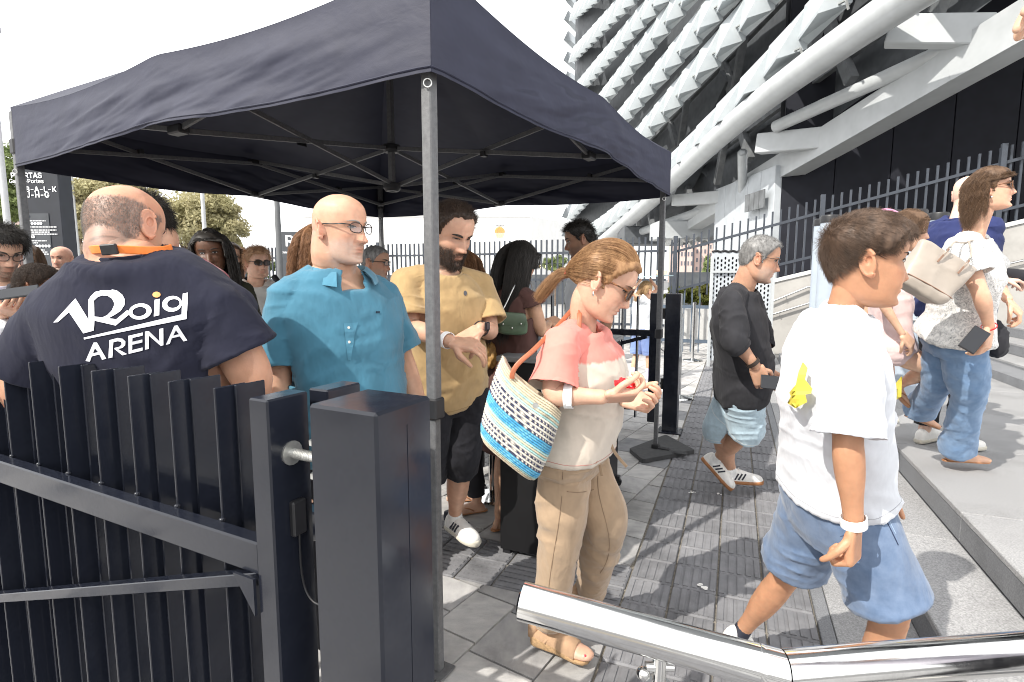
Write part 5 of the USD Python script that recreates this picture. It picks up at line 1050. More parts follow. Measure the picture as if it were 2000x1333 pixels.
# ---- footwear
mat('shoe_white', (.72, .71, .68), .5, .04, 40, .1, 300); mat('shoe_sole', (.55, .52, .44), .6, .06, 30); mat('gum', (.30, .13, .05), .6, .1, 30); mat('shoe_navy', (.02, .022, .035), .6); mat('sock_white', (.75, .75, .74), .9); mat('leather_tan', (.35, .16, .07), .55, .1, 30); mat('suede_tan', (.40, .255, .155), .9, .08, 30, .3, 500); mat('cork', (.36, .23, .12), .9, .2, 90, .4, 250); mat('sneaker_grey', (.3, .31, .33), .6, .06)
def foot_frame(J, s, k):
    fd = unit(J['f' + s]); fu = unit(np.cross(np.cross(fd, ZX), fd)); fr = np.cross(fd, fu); return fd, fu, fr, J['a' + s] - fu * .078 * k - fd * .07 * k
def sneaker(upper='shoe_white', sole='shoe_sole', stripe='shoe_navy', sock='sock_white', heel=None, l=.285, lace='shoe_white'):
    def make(info, s, k):
        J, t = info['J'], info['t']; fd, fu, fr, o = foot_frame(J, s, k); x = np.array([0, .012, .04, .08, .12, .16, .20, .24, .268, .282]) * k * l / .285; n = len(x)
        w = np.array([.016, .030, .034, .035, .037, .042, .046, .043, .033, .014]) * k; h = np.array([.03, .062, .072, .078, .074, .060, .046, .037, .028, .012]) * k; tl = lambda q: np.tile(q, (n, 1))
        U = rings(o + x[:, None] * fd + fu * .026 * k, tl(fr), tl(fu), w, np.full(n, .006), 22, 2.5, h); sh = part(t, 'shoe', taubin(as_arrays(man(U).refine_to_length(.012)), 3), upper, True)
        part(sh, 'sole', rings(o + x[:, None] * fd * 1.012 + fu * .014 * k, tl(fr), tl(fu), w * 1.07 + .002, np.full(n, .017 * k), 22, 3.2, np.full(n, .016 * k)), sole, smooth=45)
        if sock: part(sh, 'sock', limb([J['a' + s] - fu * .03 * k, J['a' + s] + unit(J['k' + s] - J['a' + s]) * .045 * k], [(0, .043 * k), (1, .038 * k)], 16), sock, True)
        if heel: part(sh, 'heel_patch', rings([o + fd * .004 + fu * z * k for z in (.05, .075, .098)], np.tile(fr, (3, 1)), np.tile(fd, (3, 1)), np.array([.03, .029, .026]) * k, np.array([.008] * 3), 14, 2.2, np.array([.03, .03, .026]) * k), heel, smooth=40)
        if stripe:
            for sd in (1, -1):
                for i in range(3):
                    a = o + fd * (.085 + .024 * i) * k + fu * .036 * k + fr * sd * (.040 + .001 * i) * k; b = a + fd * .026 * k + fu * .040 * k - fr * sd * .010 * k; part(sh, 'stripe', bar(a, b, .006, .010 * k, up=fd), stripe)
        for i in range(5):
            c = o + fd * (.118 + .019 * i) * k + fu * (.105 - .0135 * i) * k; part(sh, 'lace', tube([c - fr * .022 * k - fu * .012 * k, c + fu * .002, c + fr * .022 * k - fu * .012 * k], .003, 6), lace, True)
    return make
def sandal(mat_='leather_tan'):
    def make(info, s, k):
        J, t = info['J'], info['t']; fd, fu, fr, o = foot_frame(J, s, k); x = np.array([0, .02, .06, .11, .16, .20, .24, .262]) * k; n = 8
        sh = part(t, 'sandal', rings(o + x[:, None] * fd + fu * .006, np.tile(fr, (n, 1)), np.tile(fu, (n, 1)), np.array([.016, .03, .032, .032, .038, .043, .038, .016]) * k, np.full(n, .006), 18, 2.6), mat_, smooth=40)
        for d in (-1, 1): part(sh, 'strap', tube(spline([o + fd * .20 * k + fu * .038 * k, o + fd * .15 * k + fr * d * .028 * k + fu * .045 * k, o + fd * .10 * k + fr * d * .036 * k + fu * .02], 12), .0035, 6), mat_, True)
        for i in range(5): part(sh, 'toe_nail', sphere(o + fd * (.248 - .007 * i * (1 if i else 0)) * k + fr * (.026 - .0135 * i) * (-1 if s == 'R' else 1) * k + fu * .026 * k, (.006, .006, .003), 1), 'nail_dark', True)
    return make
mat('nail_dark', (.12, .02, .03), .25); mat('nail_red', (.55, .04, .07), .25); mat('band_white', (.8, .8, .8), .55, .02, 40)
def cuff(info, a, b, f, r, w, m, name='wristband', flat=1.0):    # band round a forearm at fraction f from a to b
    p = a + (b - a) * f; d = unit(b - a); _, N1, B1 = frames([p - d * .1, p, p + d * .1]); n = 24; th = np.arange(n) * 6.2832 / n; rg = np.cos(th)[:, None] * N1[0] + np.sin(th)[:, None] * B1[0]
    v = np.vstack([p - d * w / 2 + rg * r, p + d * w / 2 + rg * r, p + d * w / 2 + rg * (r + .0025), p - d * w / 2 + rg * (r + .0025)]); i = np.arange(n); j = (i + 1) % n; f_ = []
    for q, r2 in ((0, 1), (1, 2), (2, 3), (3, 0)): f_.append(np.stack([q * n + i, q * n + j, r2 * n + j, r2 * n + i], 1))
    return part(info['t'], name, fixwind((v, np.vstack(f_))), m, smooth=40)
mat('frame_black', (.015, .013, .012), .3); mat('frame_tort', (.16, .065, .025), .25, .5, 90); mat('lens_dark', (.03, .022, .02), .08, .05)
MAT['lens_clear'] = '/World/Looks/lens_clear'
usdkit.material(stage, MAT['lens_clear'], {'t': ('transparent_bsdf', {'color': (.95, .95, .97)}), 'g': ('glossy_bsdf', {'color': (1, 1, 1), 'roughness': .02}), 'm': ('mix_closure', {'fac': .05})}, [('t.BSDF', 'm.closure1'), ('g.BSDF', 'm.closure2')], surface='m.closure')
def glasses(info, frame='frame_black', lens='lens_clear', w=.024, h=.017, thick=.0016, drop=0.0, z=.006):
    t, L2W, hs = info['t'], info['L2W'], info['hs']; G = []; th = np.linspace(0, 2 * np.pi, 25); hv = info['hv']; first = None
    def P(p): return L2W(np.asarray(p))
    for s in (1, -1):
        c = V(s * .033, .097, z + drop); rx = np.sign(np.cos(th)) * np.abs(np.cos(th)) ** .75 * w; rz = np.sign(np.sin(th)) * np.abs(np.sin(th)) ** .75 * h
        rim = np.stack([c[0] + rx, c[1] - .012 * ((c[0] + rx) / .06) ** 2, c[2] + rz], -1); G.append(tube(P(rim), thick * hs, 6)); lv = np.vstack([rim[:-1], rim[:-1] - V(0, .0012, 0), [c - V(0, .004, 0)], [c - V(0, .0055, 0)]])
        i = np.arange(24); j = (i + 1) % 24; f = np.vstack([np.stack([np.full(24, 48), i, j], 1), np.stack([np.full(24, 49), 24 + j, 24 + i], 1), np.stack([i, 24 + i, 24 + j], 1), np.stack([i, 24 + j, j], 1)])
        part(t, 'lens', fixwind((P(lv), f)), lens, smooth=40)
        G.append(tube(P(spline([V(s * .056, .087, z + .008 + drop), V(s * .070, .066, z + .010), V(s * .0755, .02, z + .008), V(s * .077, -.012, z + .006), V(s * .0745, -.028, z - .016)], 16)), thick * hs * 1.25, 6))
    G.append(tube(P([V(-.010, .0945, z + .004 + drop), V(0, .099, z + .007 + drop), V(.010, .0945, z + .004 + drop)]), thick * hs, 6))
    part(t, 'glasses_frame', cat_(*G), frame, True)
def phone(p, d, n, label, name='phone'):
    d = unit(d); n = unit(n - d * np.dot(n, d)); s = np.cross(d, n); t = thing(name, label, 'phone', p); part(t, 'case', xbox(p, s, d, n, .074, .150, .009, .003), 'black_plastic'); part(t, 'screen', xbox(p + n * .0048, s, d, n, .068, .142, .0006), 'screen_dark'); return t
mat('screen_dark', (.01, .011, .014), .08, .05)
# ================================================================== the crowd
SK_L, SK_M, SK_T, SK_D = (.54, .355, .27), (.46, .29, .21), (.42, .235, .145), (.105, .052, .032)
cloth('navy_tee', (.012, .013, .026)); cloth('teal_polo', (.040, .155, .230), .05, bscale=1400, bump=.4); cloth('teal_collar', (.052, .185, .270), .05); cloth('mustard', (.40, .27, .125), .07, bscale=1100)
cloth('black_linen', (.026, .026, .030), .12); cloth('ice_denim', (.37, .48, .55), .08, scale=40); cloth('black_denim', (.014, .014, .018), .15, scale=40); cloth('khaki', (.38, .27, .175), .06, scale=20)
cloth('denim', (.080, .130, .225), scale=26, color2=(.155, .215, .325), detail=8); cloth('jeans_blue', (.10, .185, .325), scale=16, color2=(.20, .305, .46), detail=8); cloth('white_tee', (.58, .60, .63), .03); cloth('maroon', (.22, .012, .03)); cloth('olive_jacket', (.035, .035, .022)); cloth('black_top', (.012, .012, .013)); cloth('offwhite', (.62, .60, .56), .04); cloth('grey_lilac', (.42, .40, .46), .08, scale=6); cloth('brown_dress', (.085, .042, .036)); cloth('pale_pink', (.62, .47, .46), .05); cloth('navy_shirt', (.022, .03, .10)); cloth('pink_cap', (.55, .22, .36)); cloth('blue_shorts', (.16, .23, .45)); cloth('lilac_sock', (.5, .45, .62)); cloth('dark_trousers', (.02, .02, .024)); cloth('grey_trousers', (.08, .08, .09))
MAT['floral'] = '/World/Looks/floral'
usdkit.material(stage, MAT['floral'], {'tc': ('texture_coordinate', {}), 'n': ('noise_texture', {'scale': 26., 'detail': 7., 'distortion': 2.6}), 'r': ('rgb_ramp', {'ramp': [(.40, (.72, .71, .68)), (.455, (.70, .69, .66)), (.475, (.10, .105, .11)), (.505, (.68, .67, .65)), (.57, (.70, .69, .67)), (.60, (.16, .165, .17)), (.64, (.6, .6, .58)), (.8, (.7, .7, .68))]}), 'p': ('principled_bsdf', {'roughness': .85, 'sheen_weight': .1})},
    [('tc.object', 'n.vector'), ('n.fac', 'r.fac'), ('r.color', 'p.base_color')], surface='p.BSDF')
def jbase(h, y=None, back=.055): return h['c'] - V(h['f'][0], h['f'][1], 0) * back
def crowd(label, h, body, skin, top, bottom=None, hair=None, sex='m', z0=0.0, group=None, over=None, **kw):
    b = jbase(h); crown = h['c'][2] + .117 * h['s'] * h.get('drop', 1) - z0; k = crown / 1.75
    J = pose(b[0], b[1], crown, body, z0, sex=sex, **(over or {}))
    bt = bottom or dict(mat='dark_trousers', f=.95)
    return person(label, J, h, skin, sex, top, bt, hair, kw.pop('shoes', plain), **kw)
plain = sneaker('shoe_white', 'shoe_sole', None, None); dark_shoe = sneaker('shoe_navy', 'shoe_navy', None, None, lace='shoe_navy')

hairmat('hair_greyish', (.10, .09, .08), (.26, .24, .22)); hairmat('hair_boy', (.040, .025, .017), (.12, .075, .05)); mat('print_yellow', (.72, .60, .07), .8, .08, 30)
mat('seam_grey', (.30, .31, .33), .9); mat('seam_navy', (.004, .004, .010), .9); mat('seam_teal', (.018, .085, .125), .9); mat('seam_mustard', (.22, .14, .06), .9); mat('seam_coral', (.42, .12, .10), .9); mat('seam_black', (.008, .008, .01), .9); mat('thread_denim', (.22, .30, .42), .9); mat('thread_khaki2', (.25, .17, .11), .9)
# ---- 1 staff man seen from behind
h = hd(246, 376, 530, 1.30, 82, -20, -8, fat=.18, wide=1.06, neck=.062, jaw=1.1, ear=1.1, s_=1)
h['s'] = .96; h['c'] = at(246, 452, 1.385)
nk = at(258, 497, 1.33)
J = pose(nk[0], nk[1], 1.68, 88, 0, nk=nk, ch=nk + V(.0, .06, -.28), pel=nk + V(.0, .10, -.58), sR=at(412, 594, 1.33), sL=at(122, 604, 1.33))
for s, u1, v1, u2, v2, y in (('R', 497, 742, 470, 840, 1.36), ('L', 38, 765, 70, 860, 1.42)): J['e' + s] = at(u1, v1, y); J['w' + s] = at(u2, v2, y + .22)
for s, d in (('R', .12), ('L', -.12)): J['h' + s] = J['pel'] + V(d, 0, -.03); J['k' + s] = V(J['pel'][0] + d, J['pel'][1] + .03, .48); J['a' + s] = V(J['pel'][0] + d * 1.1, J['pel'][1], .085)
def nape(v, loc, c):     # creases of the neck rolls
    x, y, z = loc.T; d = np.zeros(len(v))
    for z0, a in ((-.064, .5), (-.088, .35)): d += a * np.exp(-.5 * ((z - z0 - .12 * np.abs(x) ** 1.3 - .006 * np.sin(x * 60)) / .0022) ** 2) * (y < -.02) * (np.abs(x) < .06)
    return c * (1 - np.clip(d, 0, .6))[:, None]
hz_ = dict(mat=None, recede=0, shade=((.11, .10, .095), .55), crown_bald=.052, nape=-.035)
i1 = person('heavy bald staff man seen from behind in a navy Roig Arena T-shirt', J, h, (.47, .27, .19), 'm',
    dict(mat='navy_tee', seam='seam_navy', ease=.022, sleeve=.62, mouth=.098, wr=.010, wsc=7, seed=4, hem=-.05, neck=.998, collar=True, nh=1.2, sx=1.0), dict(mat='black_denim', f=.96), hz_, dark_shoe, fat=.34, belly=.08, extras=dict(skinfn=nape), fine=1.2,
    hands=[hand(J['w' + s], J['w' + s] - J['e' + s], V(0, 0, -1), V(-1 if s == 'R' else 1, 0, 0)) for s in 'RL'])
hv, _ = head_grid(h)
g_ = np.random.default_rng(4); fmk = hairmask(hv, hz_); ok = np.where((fmk > .3))[0]; ri = g_.choice(ok, 5200); rt_ = hv[ri] + g_.normal(size=(5200, 3)) * .003; nn_ = rt_ / ELL ** 2; nn_ /= np.linalg.norm(nn_, axis=1)[:, None]; q_ = rt_ / ELL; rr_ = np.linalg.norm(q_, axis=1)
rt_ = hv[ri] + np.cross(nn_, g_.normal(size=(5200, 3))) * .003; d_ = nn_ * .35 + V(0, -.2, -.8) + .25 * g_.normal(size=(5200, 3)); d_ /= np.linalg.norm(d_, axis=1)[:, None]
curves(i1['t'], 'hair_stubble', i1['L2W'](np.stack([rt_, rt_ + d_ * .003, rt_ + d_ * .005 + V(0, 0, -.001)], 1)), .0005, 'hair_greyish')
# lanyard
lan = lambda th, dz: i1['ncc'] + i1['nU'] * math.cos(th) * (i1['rn'] + .012) + i1['nF'] * math.sin(th) * (i1['rn'] + .008) + i1['nd'] * dz
mat('lanyard_orange', (.75, .19, .03), .5, .06, 60)
pts = np.array([lan(t_, .020 + .012 * math.sin(t_) ** 2 * (math.sin(t_) < 0) - .006 * math.cos(t_)) for t_ in np.linspace(-math.pi * 1.08, .08 * math.pi, 40)])
T_, N_2, B_2 = frames(pts); part(i1['t'], 'lanyard', rings(pts, np.tile(i1['nd'], (40, 1)), np.cross(T_, np.tile(i1['nd'], (40, 1))), .0095, .0018, 8, 4, cap=True), 'lanyard_orange', smooth=40)
bp = pts[20]; part(i1['t'], 'lanyard_buckle', xbox(bp - i1['nF'] * .004, i1['nU'], i1['nF'], i1['nd'], .036, .010, .024, .002), 'black_plastic')
# print on the back, laid onto the cloth
sv, sf = i1['shirt']; sn = vnormals(sv, sf); bk = sn[:, 1] < -.15; lin = LinearNDInterpolator(sv[bk][:, [0, 2]], sv[bk][:, 1])
def uvp(u, v): p = at(90 + u / 6.667, 550 + v / 6.667, 1.2); return p
def drape(poly, m, parent, name, surf, conv, y0, cell=22, off=.0014, col=None):
    from shapely import prepare
    V_, F_, n = [], [], 0; x0, y0_, x1, y1 = poly.bounds
    for gx in np.arange(x0, x1, cell):
        for gy in np.arange(y0_, y1, cell):
            q = poly.intersection(sbox(gx, gy, gx + cell, gy + cell))
            for g in getattr(q, 'geoms', [q]):
                if g.geom_type != 'Polygon' or g.area < .05: continue
                a, f = trimesh.creation.triangulate_polygon(g, engine='earcut'); V_.append(a); F_.append(np.asarray(f) + n); n += len(a)
    uv = np.vstack(V_); F_ = np.vstack(F_); y = np.full(len(uv), y0, float)
    S = np.array([sight(*conv(*p)) for p in uv]); P = None
    for _ in range(8):
        P = V(0, 0, EYE) + S * (y / S[:, 1])[:, None]; yn = surf(P[:, [0, 2]]); y = np.where(np.isfinite(yn), yn, y)
    P = V(0, 0, EYE) + S * (y / S[:, 1])[:, None]; P = P - V(0, off, 0)
    a, b, c = P[F_[:, 0]], P[F_[:, 1]], P[F_[:, 2]]; fl = np.cross(b - a, c - a)[:, 1] > 0; F_[fl] = F_[fl][:, ::-1]
    part(parent, name, (P, F_), m, True)
def ell(cx, cy, rx, ry, rot=0): return affinity.rotate(affinity.scale(Point(0, 0).buffer(1, 24), rx, ry), rot, origin=(0, 0)).buffer(0).__class__(affinity.translate(affinity.rotate(affinity.scale(Point(0, 0).buffer(1, 24), rx, ry), rot, origin=(0, 0)), cx, cy))
Pg = Polygon
script = union_all([Pg([(100, 535), (388, 222), (420, 272), (563, 505), (632, 470), (628, 640), (490, 677), (305, 400), (160, 530)]), Pg([(558, 240), (630, 245), (635, 520), (628, 640), (560, 600)]),
    Pg([(557, 240), (590, 190), (640, 140), (720, 103), (830, 93), (930, 120), (1000, 175), (1033, 240), (1025, 310), (975, 385), (900, 435), (815, 480), (735, 470), (800, 440), (860, 380), (890, 315), (890, 275), (865, 225), (810, 190), (740, 182), (680, 203), (628, 250)]).buffer(0),
    Pg([(622, 455), (735, 468), (815, 480), (920, 492), (1060, 375), (1110, 395), (1075, 440), (912, 575), (622, 508)]), ell(1230, 392, 150, 104, -8).difference(ell(1222, 392, 92, 60, -8)),
    Pg([(1418, 240), (1483, 226), (1478, 440), (1408, 457)]), ell(1645, 292, 130, 102, -10).difference(ell(1663, 288, 82, 57, -10)), Pg([(1785, 160), (1853, 145), (1835, 489), (1765, 470)]), Pg([(497, 732), (1772, 428), (1835, 415), (1835, 489), (500, 756)])])
letters = union_all([Pg([(520, 1035), (625, 795), (668, 795), (790, 1005), (735, 1020), (700, 950), (600, 975), (575, 1045)], [[(617, 935), (642, 868), (684, 922)]]),
    Pg([(830, 765), (940, 735), (1000, 745), (1038, 780), (1035, 830), (1000, 865), (940, 880), (1060, 945), (1000, 962), (895, 880), (900, 866), (960, 850), (990, 820), (985, 790), (940, 778), (880, 793), (870, 990), (818, 1000)]),
    Pg([(1075, 710), (1265, 665), (1262, 705), (1130, 735), (1128, 785), (1258, 757), (1258, 795), (1126, 825), (1126, 895), (1262, 860), (1262, 900), (1080, 943)]), Pg([(1293, 655), (1340, 645), (1480, 780), (1478, 620), (1530, 607), (1533, 830), (1500, 842), (1345, 705), (1345, 878), (1293, 888)]),
    Pg([(1565, 825), (1675, 578), (1715, 570), (1843, 768), (1795, 780), (1745, 715), (1640, 740), (1615, 812)], [[(1660, 705), (1695, 635), (1735, 688)]])])
mat('shirt_print', (.72, .73, .78), .7, .03, 60); mat('shirt_print_orange', (.78, .36, .12), .7, .03)
cv = lambda u, v: (90 + u / 6.667, 550 + v / 6.667)
drape(script.buffer(0), 'shirt_print', i1['t'], 'print_script', lin, cv, 1.2); drape(letters.buffer(0), 'shirt_print', i1['t'], 'print_letters', lin, cv, 1.2); drape(ell(1443, 172, 52, 37), 'shirt_print_orange', i1['t'], 'print_dot', lin, cv, 1.2)

# ---- 2 bald man in the teal polo
h = hd(664, 380, 518, 1.84, -22, -3, 0, fat=.12, nose=1.12, stubble=((.42, .38, .35), .42), brow=.8, browmat='brow_grey', ruddy=1.2, wide=1.0, ear=1.0, neck=.069, open=.85, s_=1, iris=(.1, .08, .06))
nk = at(655, 524, 1.90)
J = pose(nk[0], nk[1], 1.70, -58, 0, nk=nk, ch=nk + V(.02, -.02, -.28), pel=nk + V(.03, .02, -.58), sR=at(562, 576, 1.76), sL=at(744, 572, 1.98))
J['k'] = 1.0; J['eR'], J['wR'] = at(540, 770, 1.76), at(565, 900, 1.68); J['eL'], J['wL'] = at(798, 738, 2.02), at(834, 838, 1.94)
for s, d in (('R', (-.07, -.05)), ('L', (.08, .06))): J['h' + s] = J['pel'] + V(d[0], d[1], -.03); J['k' + s] = V(J['pel'][0] + d[0] * 1.1, J['pel'][1] + d[1], .48); J['a' + s] = V(J['pel'][0] + d[0] * 1.2, J['pel'][1] + d[1] + .03, .085)
hs = [hand(J['wL'], V(.1, -.2, -1), V(-.6, .2, 0), V(.4, -.7, 0), (25, 35, 25)), hand(J['wR'], V(.0, -.1, -1), V(.6, .2, 0), V(.4, -.7, 0), (25, 35, 25))]
i2 = person('bald man with grey stubble and glasses in a teal polo shirt', J, h, (.53, .33, .24), 'm', dict(mat='teal_polo', seam='seam_teal', ease=.022, sleeve=.66, mouth=.080, wr=.013, wsc=6.5, seed=8, hem=-.1, neck=.95, nh=1.28, vneck=.03, zs=.7), dict(mat='dark_trousers'), dict(mat=None, crown_bald=.02, shade=((.25, .22, .2), .28)), dark_shoe, fat=.10, belly=.06, hands=hs, fine=1.15)
glasses(i2, 'frame_black', 'lens_clear', .0235, .016)
def polo_collar(i, m, w=.042, gap=.5):
    n = 46; th = np.linspace(-math.pi * 1.5 + gap, math.pi * .5 - gap * .0, n); th = np.linspace(math.pi / 2 + gap, math.pi * 2.5 - gap, n); t = i['t']; rn = i['rn']; U, F, D = i['nU'], i['nF'], i['nd']; out = []
    C = i['ncc']; fr = np.clip(np.sin(th), 0, 1); base = C + np.outer(np.cos(th), U) * (rn + .002) + np.outer(np.sin(th), F) * (rn + .002 + .022 * fr)[:, None] - np.outer(.028 * fr ** 1.5, D); rad = np.outer(np.cos(th), U) + np.outer(np.sin(th), F)
    top = base + D * .016 + rad * .003; mid = top + rad * .010 - D * .004; end = mid + rad * (.024 + .012 * fr)[:, None] - np.outer(w * (.85 + .3 * fr), D); 
    prof = [base - rad * .002, top, mid, (mid + end) / 2 + rad * .007, end, end - rad * .004, (mid + end) / 2 + rad * .003, mid - D * .006, base + rad * .003]
    R = np.stack(prof, 1); k = R.shape[1]; v = R.reshape(-1, 3); f = []
    a = np.arange(n - 1)[:, None] * k; j = np.arange(k)[None]; j2 = (j + 1) % k; f = np.stack([a + j, a + j2, a + k + j2, a + k + j], -1).reshape(-1, 4); part(t, 'collar', fixwind((v, f)), m, smooth=50)
polo_collar(i2, 'teal_collar')
sv, sf = i2['shirt']; sn = vnormals(sv, sf); fr_ = sn @ unit(V(.5, -.85, 0)) > .25; lin2 = LinearNDInterpolator(sv[fr_][:, [0, 2]], sv[fr_][:, 1]); ident = lambda u, v: (u, v)
drape(Pg([(672, 632), (700, 630), (694, 650), (686, 704), (680, 704)]), 'teal_collar', i2['t'], 'placket', lin2, ident, 1.78, cell=6, off=.003)
drape(Pg([(681, 600), (690, 598), (684, 665), (681, 690)]), 'skin_flat', i2['t'], 'neck_opening', lin2, ident, 1.5, cell=6, off=.0045) if False else None
for u, v in ((682, 640), (683, 668)):
    p = at(u, v, 1.75); y = float(lin2(p[0], p[2])); p = at(u, v, y if np.isfinite(y) else 1.75); y = float(lin2(p[0], p[2])); p = at(u, v, y if np.isfinite(y) else 1.75) - V(0, .005, 0); part(i2['t'], 'button', lathe([(.001, 0), (.0042, 0), (.0042, .002), (.001, .002)], p, 12, V(.4, -.9, 0)), 'offwhite')
drape(union_all([sbox(735 + k * 2.6, 608, 737 + k * 2.6, 612) for k in range(3)]), 'navy_tee', i2['t'], 'chest_logo', lin2, ident, 1.78, cell=6, off=.003)

# ---- 3 bearded man in the mustard T-shirt
h = hd(882, 400, 516, 2.45, -47, -24, 0, nose=1.05, stubble=((.03, .022, .018), .8), jaw=1.0, ruddy=.8, brow=1.35, browz=.022, open=.45, chin=1.1)
nk = at(868, 528, 2.50)
J = pose(nk[0], nk[1], 1.76, -50, 0, nk=nk, ch=nk + V(.0, .04, -.28), pel=at(878, 758, 2.60), sR=at(792, 548, 2.42), sL=at(938, 552, 2.62))
J['eR'], J['wR'] = at(800, 640, 2.36), at(882, 668, 2.18); J['eL'], J['wL'] = at(958, 648, 2.55), at(938, 642, 2.30)
J['hR'], J['hL'] = J['pel'] + V(-.08, -.05, -.03), J['pel'] + V(.08, .05, -.03); J['kR'] = at(836, 905, 2.58); J['aR'] = at(838, 1050, 2.75); J['kL'] = at(900, 888, 2.62); J['aL'] = at(888, 1012, 2.85); J['fR'] = unit(V(.15, -1, 0)); J['fL'] = unit(V(.62, -.8, 0)); J['k'] = 1.0
hs = [hand(J['wR'], V(.9, -.25, -.15), V(.1, .3, -.9), V(.1, -.8, .5), (30, 40, 30), 1.05), hand(J['wL'], V(-.75, -.35, -.45), V(-.2, .2, -.9), V(-.3, -.8, .3), (35, 45, 35), 1.05)]
i3 = person('dark bearded man in a mustard T-shirt and black shorts behind the canopy leg', J, h, (.50, .315, .235), 'm', dict(mat='mustard', seam='seam_mustard', hemline=True, ease=.020, sleeve=.78, mouth=.088, wr=.013, wsc=6, seed=12, hem=-.16, collar=True, flare=.0, sx=.96), dict(mat='black_denim', f=.50, ease=.012, waist=-.06, prof=[(0, .108), (.5, .1), (1, .094)]), dict(mat='hair_dark', thick=.012, recede=.014, style=st_short, n=4200, len=.018, comb=(0, .1, .2), stand=.5, w=.0009, shade=((.02, .015, .012), .7)), sneaker(heel='shoe_navy'), fat=.06, hands=hs)
cuff(i3, J['eR'], J['wR'], .90, .032, .022, 'band_white'); cuff(i3, J['eL'], J['wL'], .93, .031, .02, 'black_plastic', 'watch_strap')
part(i3['t'], 'watch', xbox(J['wL'] + V(.03, -.012, .01), unit(V(.8, -.5, .2)), V(.5, .8, 0), ZX, .012, .032, .036, .004), 'screen_dark')
hv, hfc = head_grid(h); g_ = np.random.default_rng(5); zz, yy, xx = hv[:, 2], hv[:, 1], np.abs(hv[:, 0])
bm = ((zz < -.035) & (yy > .0) & (zz > -.118) & ~((xx < .02) & (zz > -.078) & (zz < -.054)) & ((zz < -.048) | (xx > .03) | ((xx < .024) & (zz < -.047)))); bi = g_.choice(np.where(bm)[0], 2600)
def whiskers(i, hv, bi, m, l, w): nn = hv[bi] / ELL; nn /= np.linalg.norm(nn, axis=1)[:, None]; r = hv[bi] + g_.normal(size=(len(bi), 3)) * .0025; d = nn * .6 + V(0, .0, -.6) + .3 * g_.normal(size=r.shape); curves(i['t'], 'beard', i['L2W'](np.stack([r, r + d * l * .5, r + d * l + V(0, 0, -.002)], 1)), w, m)
whiskers(i3, hv, bi, 'hair_dark', .010, .0011)
sv, sf = i3['shirt']; sn = vnormals(sv, sf); fr_ = sn @ unit(V(.5, -.85, 0)) > .25; lin3 = LinearNDInterpolator(sv[fr_][:, [0, 2]], sv[fr_][:, 1])
drape(ell(909, 573, 3.2, 5), 'grey_trousers', i3['t'], 'chest_logo', lin3, ident, 2.4, cell=4, off=.003)

# ---- 4 woman in the coral and cream top with the straw bag
h = hd(1170, 484, 624, 1.80, -15, -28, 0, fem=1, nose=1.0, ruddy=.9, lipcol=(.48, .18, .15), lipc=.6, brow=.8, browmat='brow_brown', open=.7, fat=.10, ear=.98, neck=.050)
h['c'] = at(1181, 553, 1.80); h['s'] = .985
nk = at(1132, 640, 1.86)
J = pose(nk[0], nk[1], 1.63, -14, 0, sex='f', nk=nk, ch=at(1133, 745, 1.88), pel=at(1118, 868, 1.90), sR=at(1098, 664, 1.73), sL=at(1168, 660, 2.0))
J['eR'], J['wR'] = at(1078, 772, 1.66), at(1178, 776, 1.62); J['eL'], J['wL'] = at(1190, 770, 2.04), at(1215, 778, 1.80)
J['hR'], J['hL'] = at(1104, 893, 1.83), at(1132, 893, 1.98); J['kR'] = at(1092, 1062, 1.86); J['aR'] = at(1070, 1226, 1.98); J['kL'] = at(1186, 1014, 1.93); J['aL'] = at(1150, 1168, 2.2); J['fR'] = unit(V(.88, -.48, 0)); J['fL'] = unit(V(.8, -.3, -.55)); J['k'] = .94
hs = [hand(J['wR'], V(.95, .05, .05), V(.05, .5, .85), V(.1, -.6, .8), (42, 62, 40), .95, thumb=(.75, .35)), hand(J['wL'], V(.85, -.40, -.1), V(-.1, -.6, .8), V(.1, .6, .8), (48, 60, 40), .95, thumb=(.75, .35))]
zb = at(1165, 702, 1.80)[2]
def segd(p, a, b): t = np.clip(((p - a) @ (b - a)) / np.dot(b - a, b - a), 0, 1); return np.linalg.norm(p - a - t[:, None] * (b - a), axis=1)
def coral(v, info):
    J = info['J']; d = np.minimum(segd(v, J['sR'] - V(.0, 0, .03), J['eR']), segd(v, J['sL'], J['eL'])); up = (v[:, 2] > zb) | ((segd(v, J['sR'] - V(0, 0, .03), J['eR']) < .110) & (v[:, 1] < J['nk'][1] - .165) & (v[:, 2] > zb - .22)); return np.where(up[:, None], V(.66, .215, .175), V(.58, .51, .43))
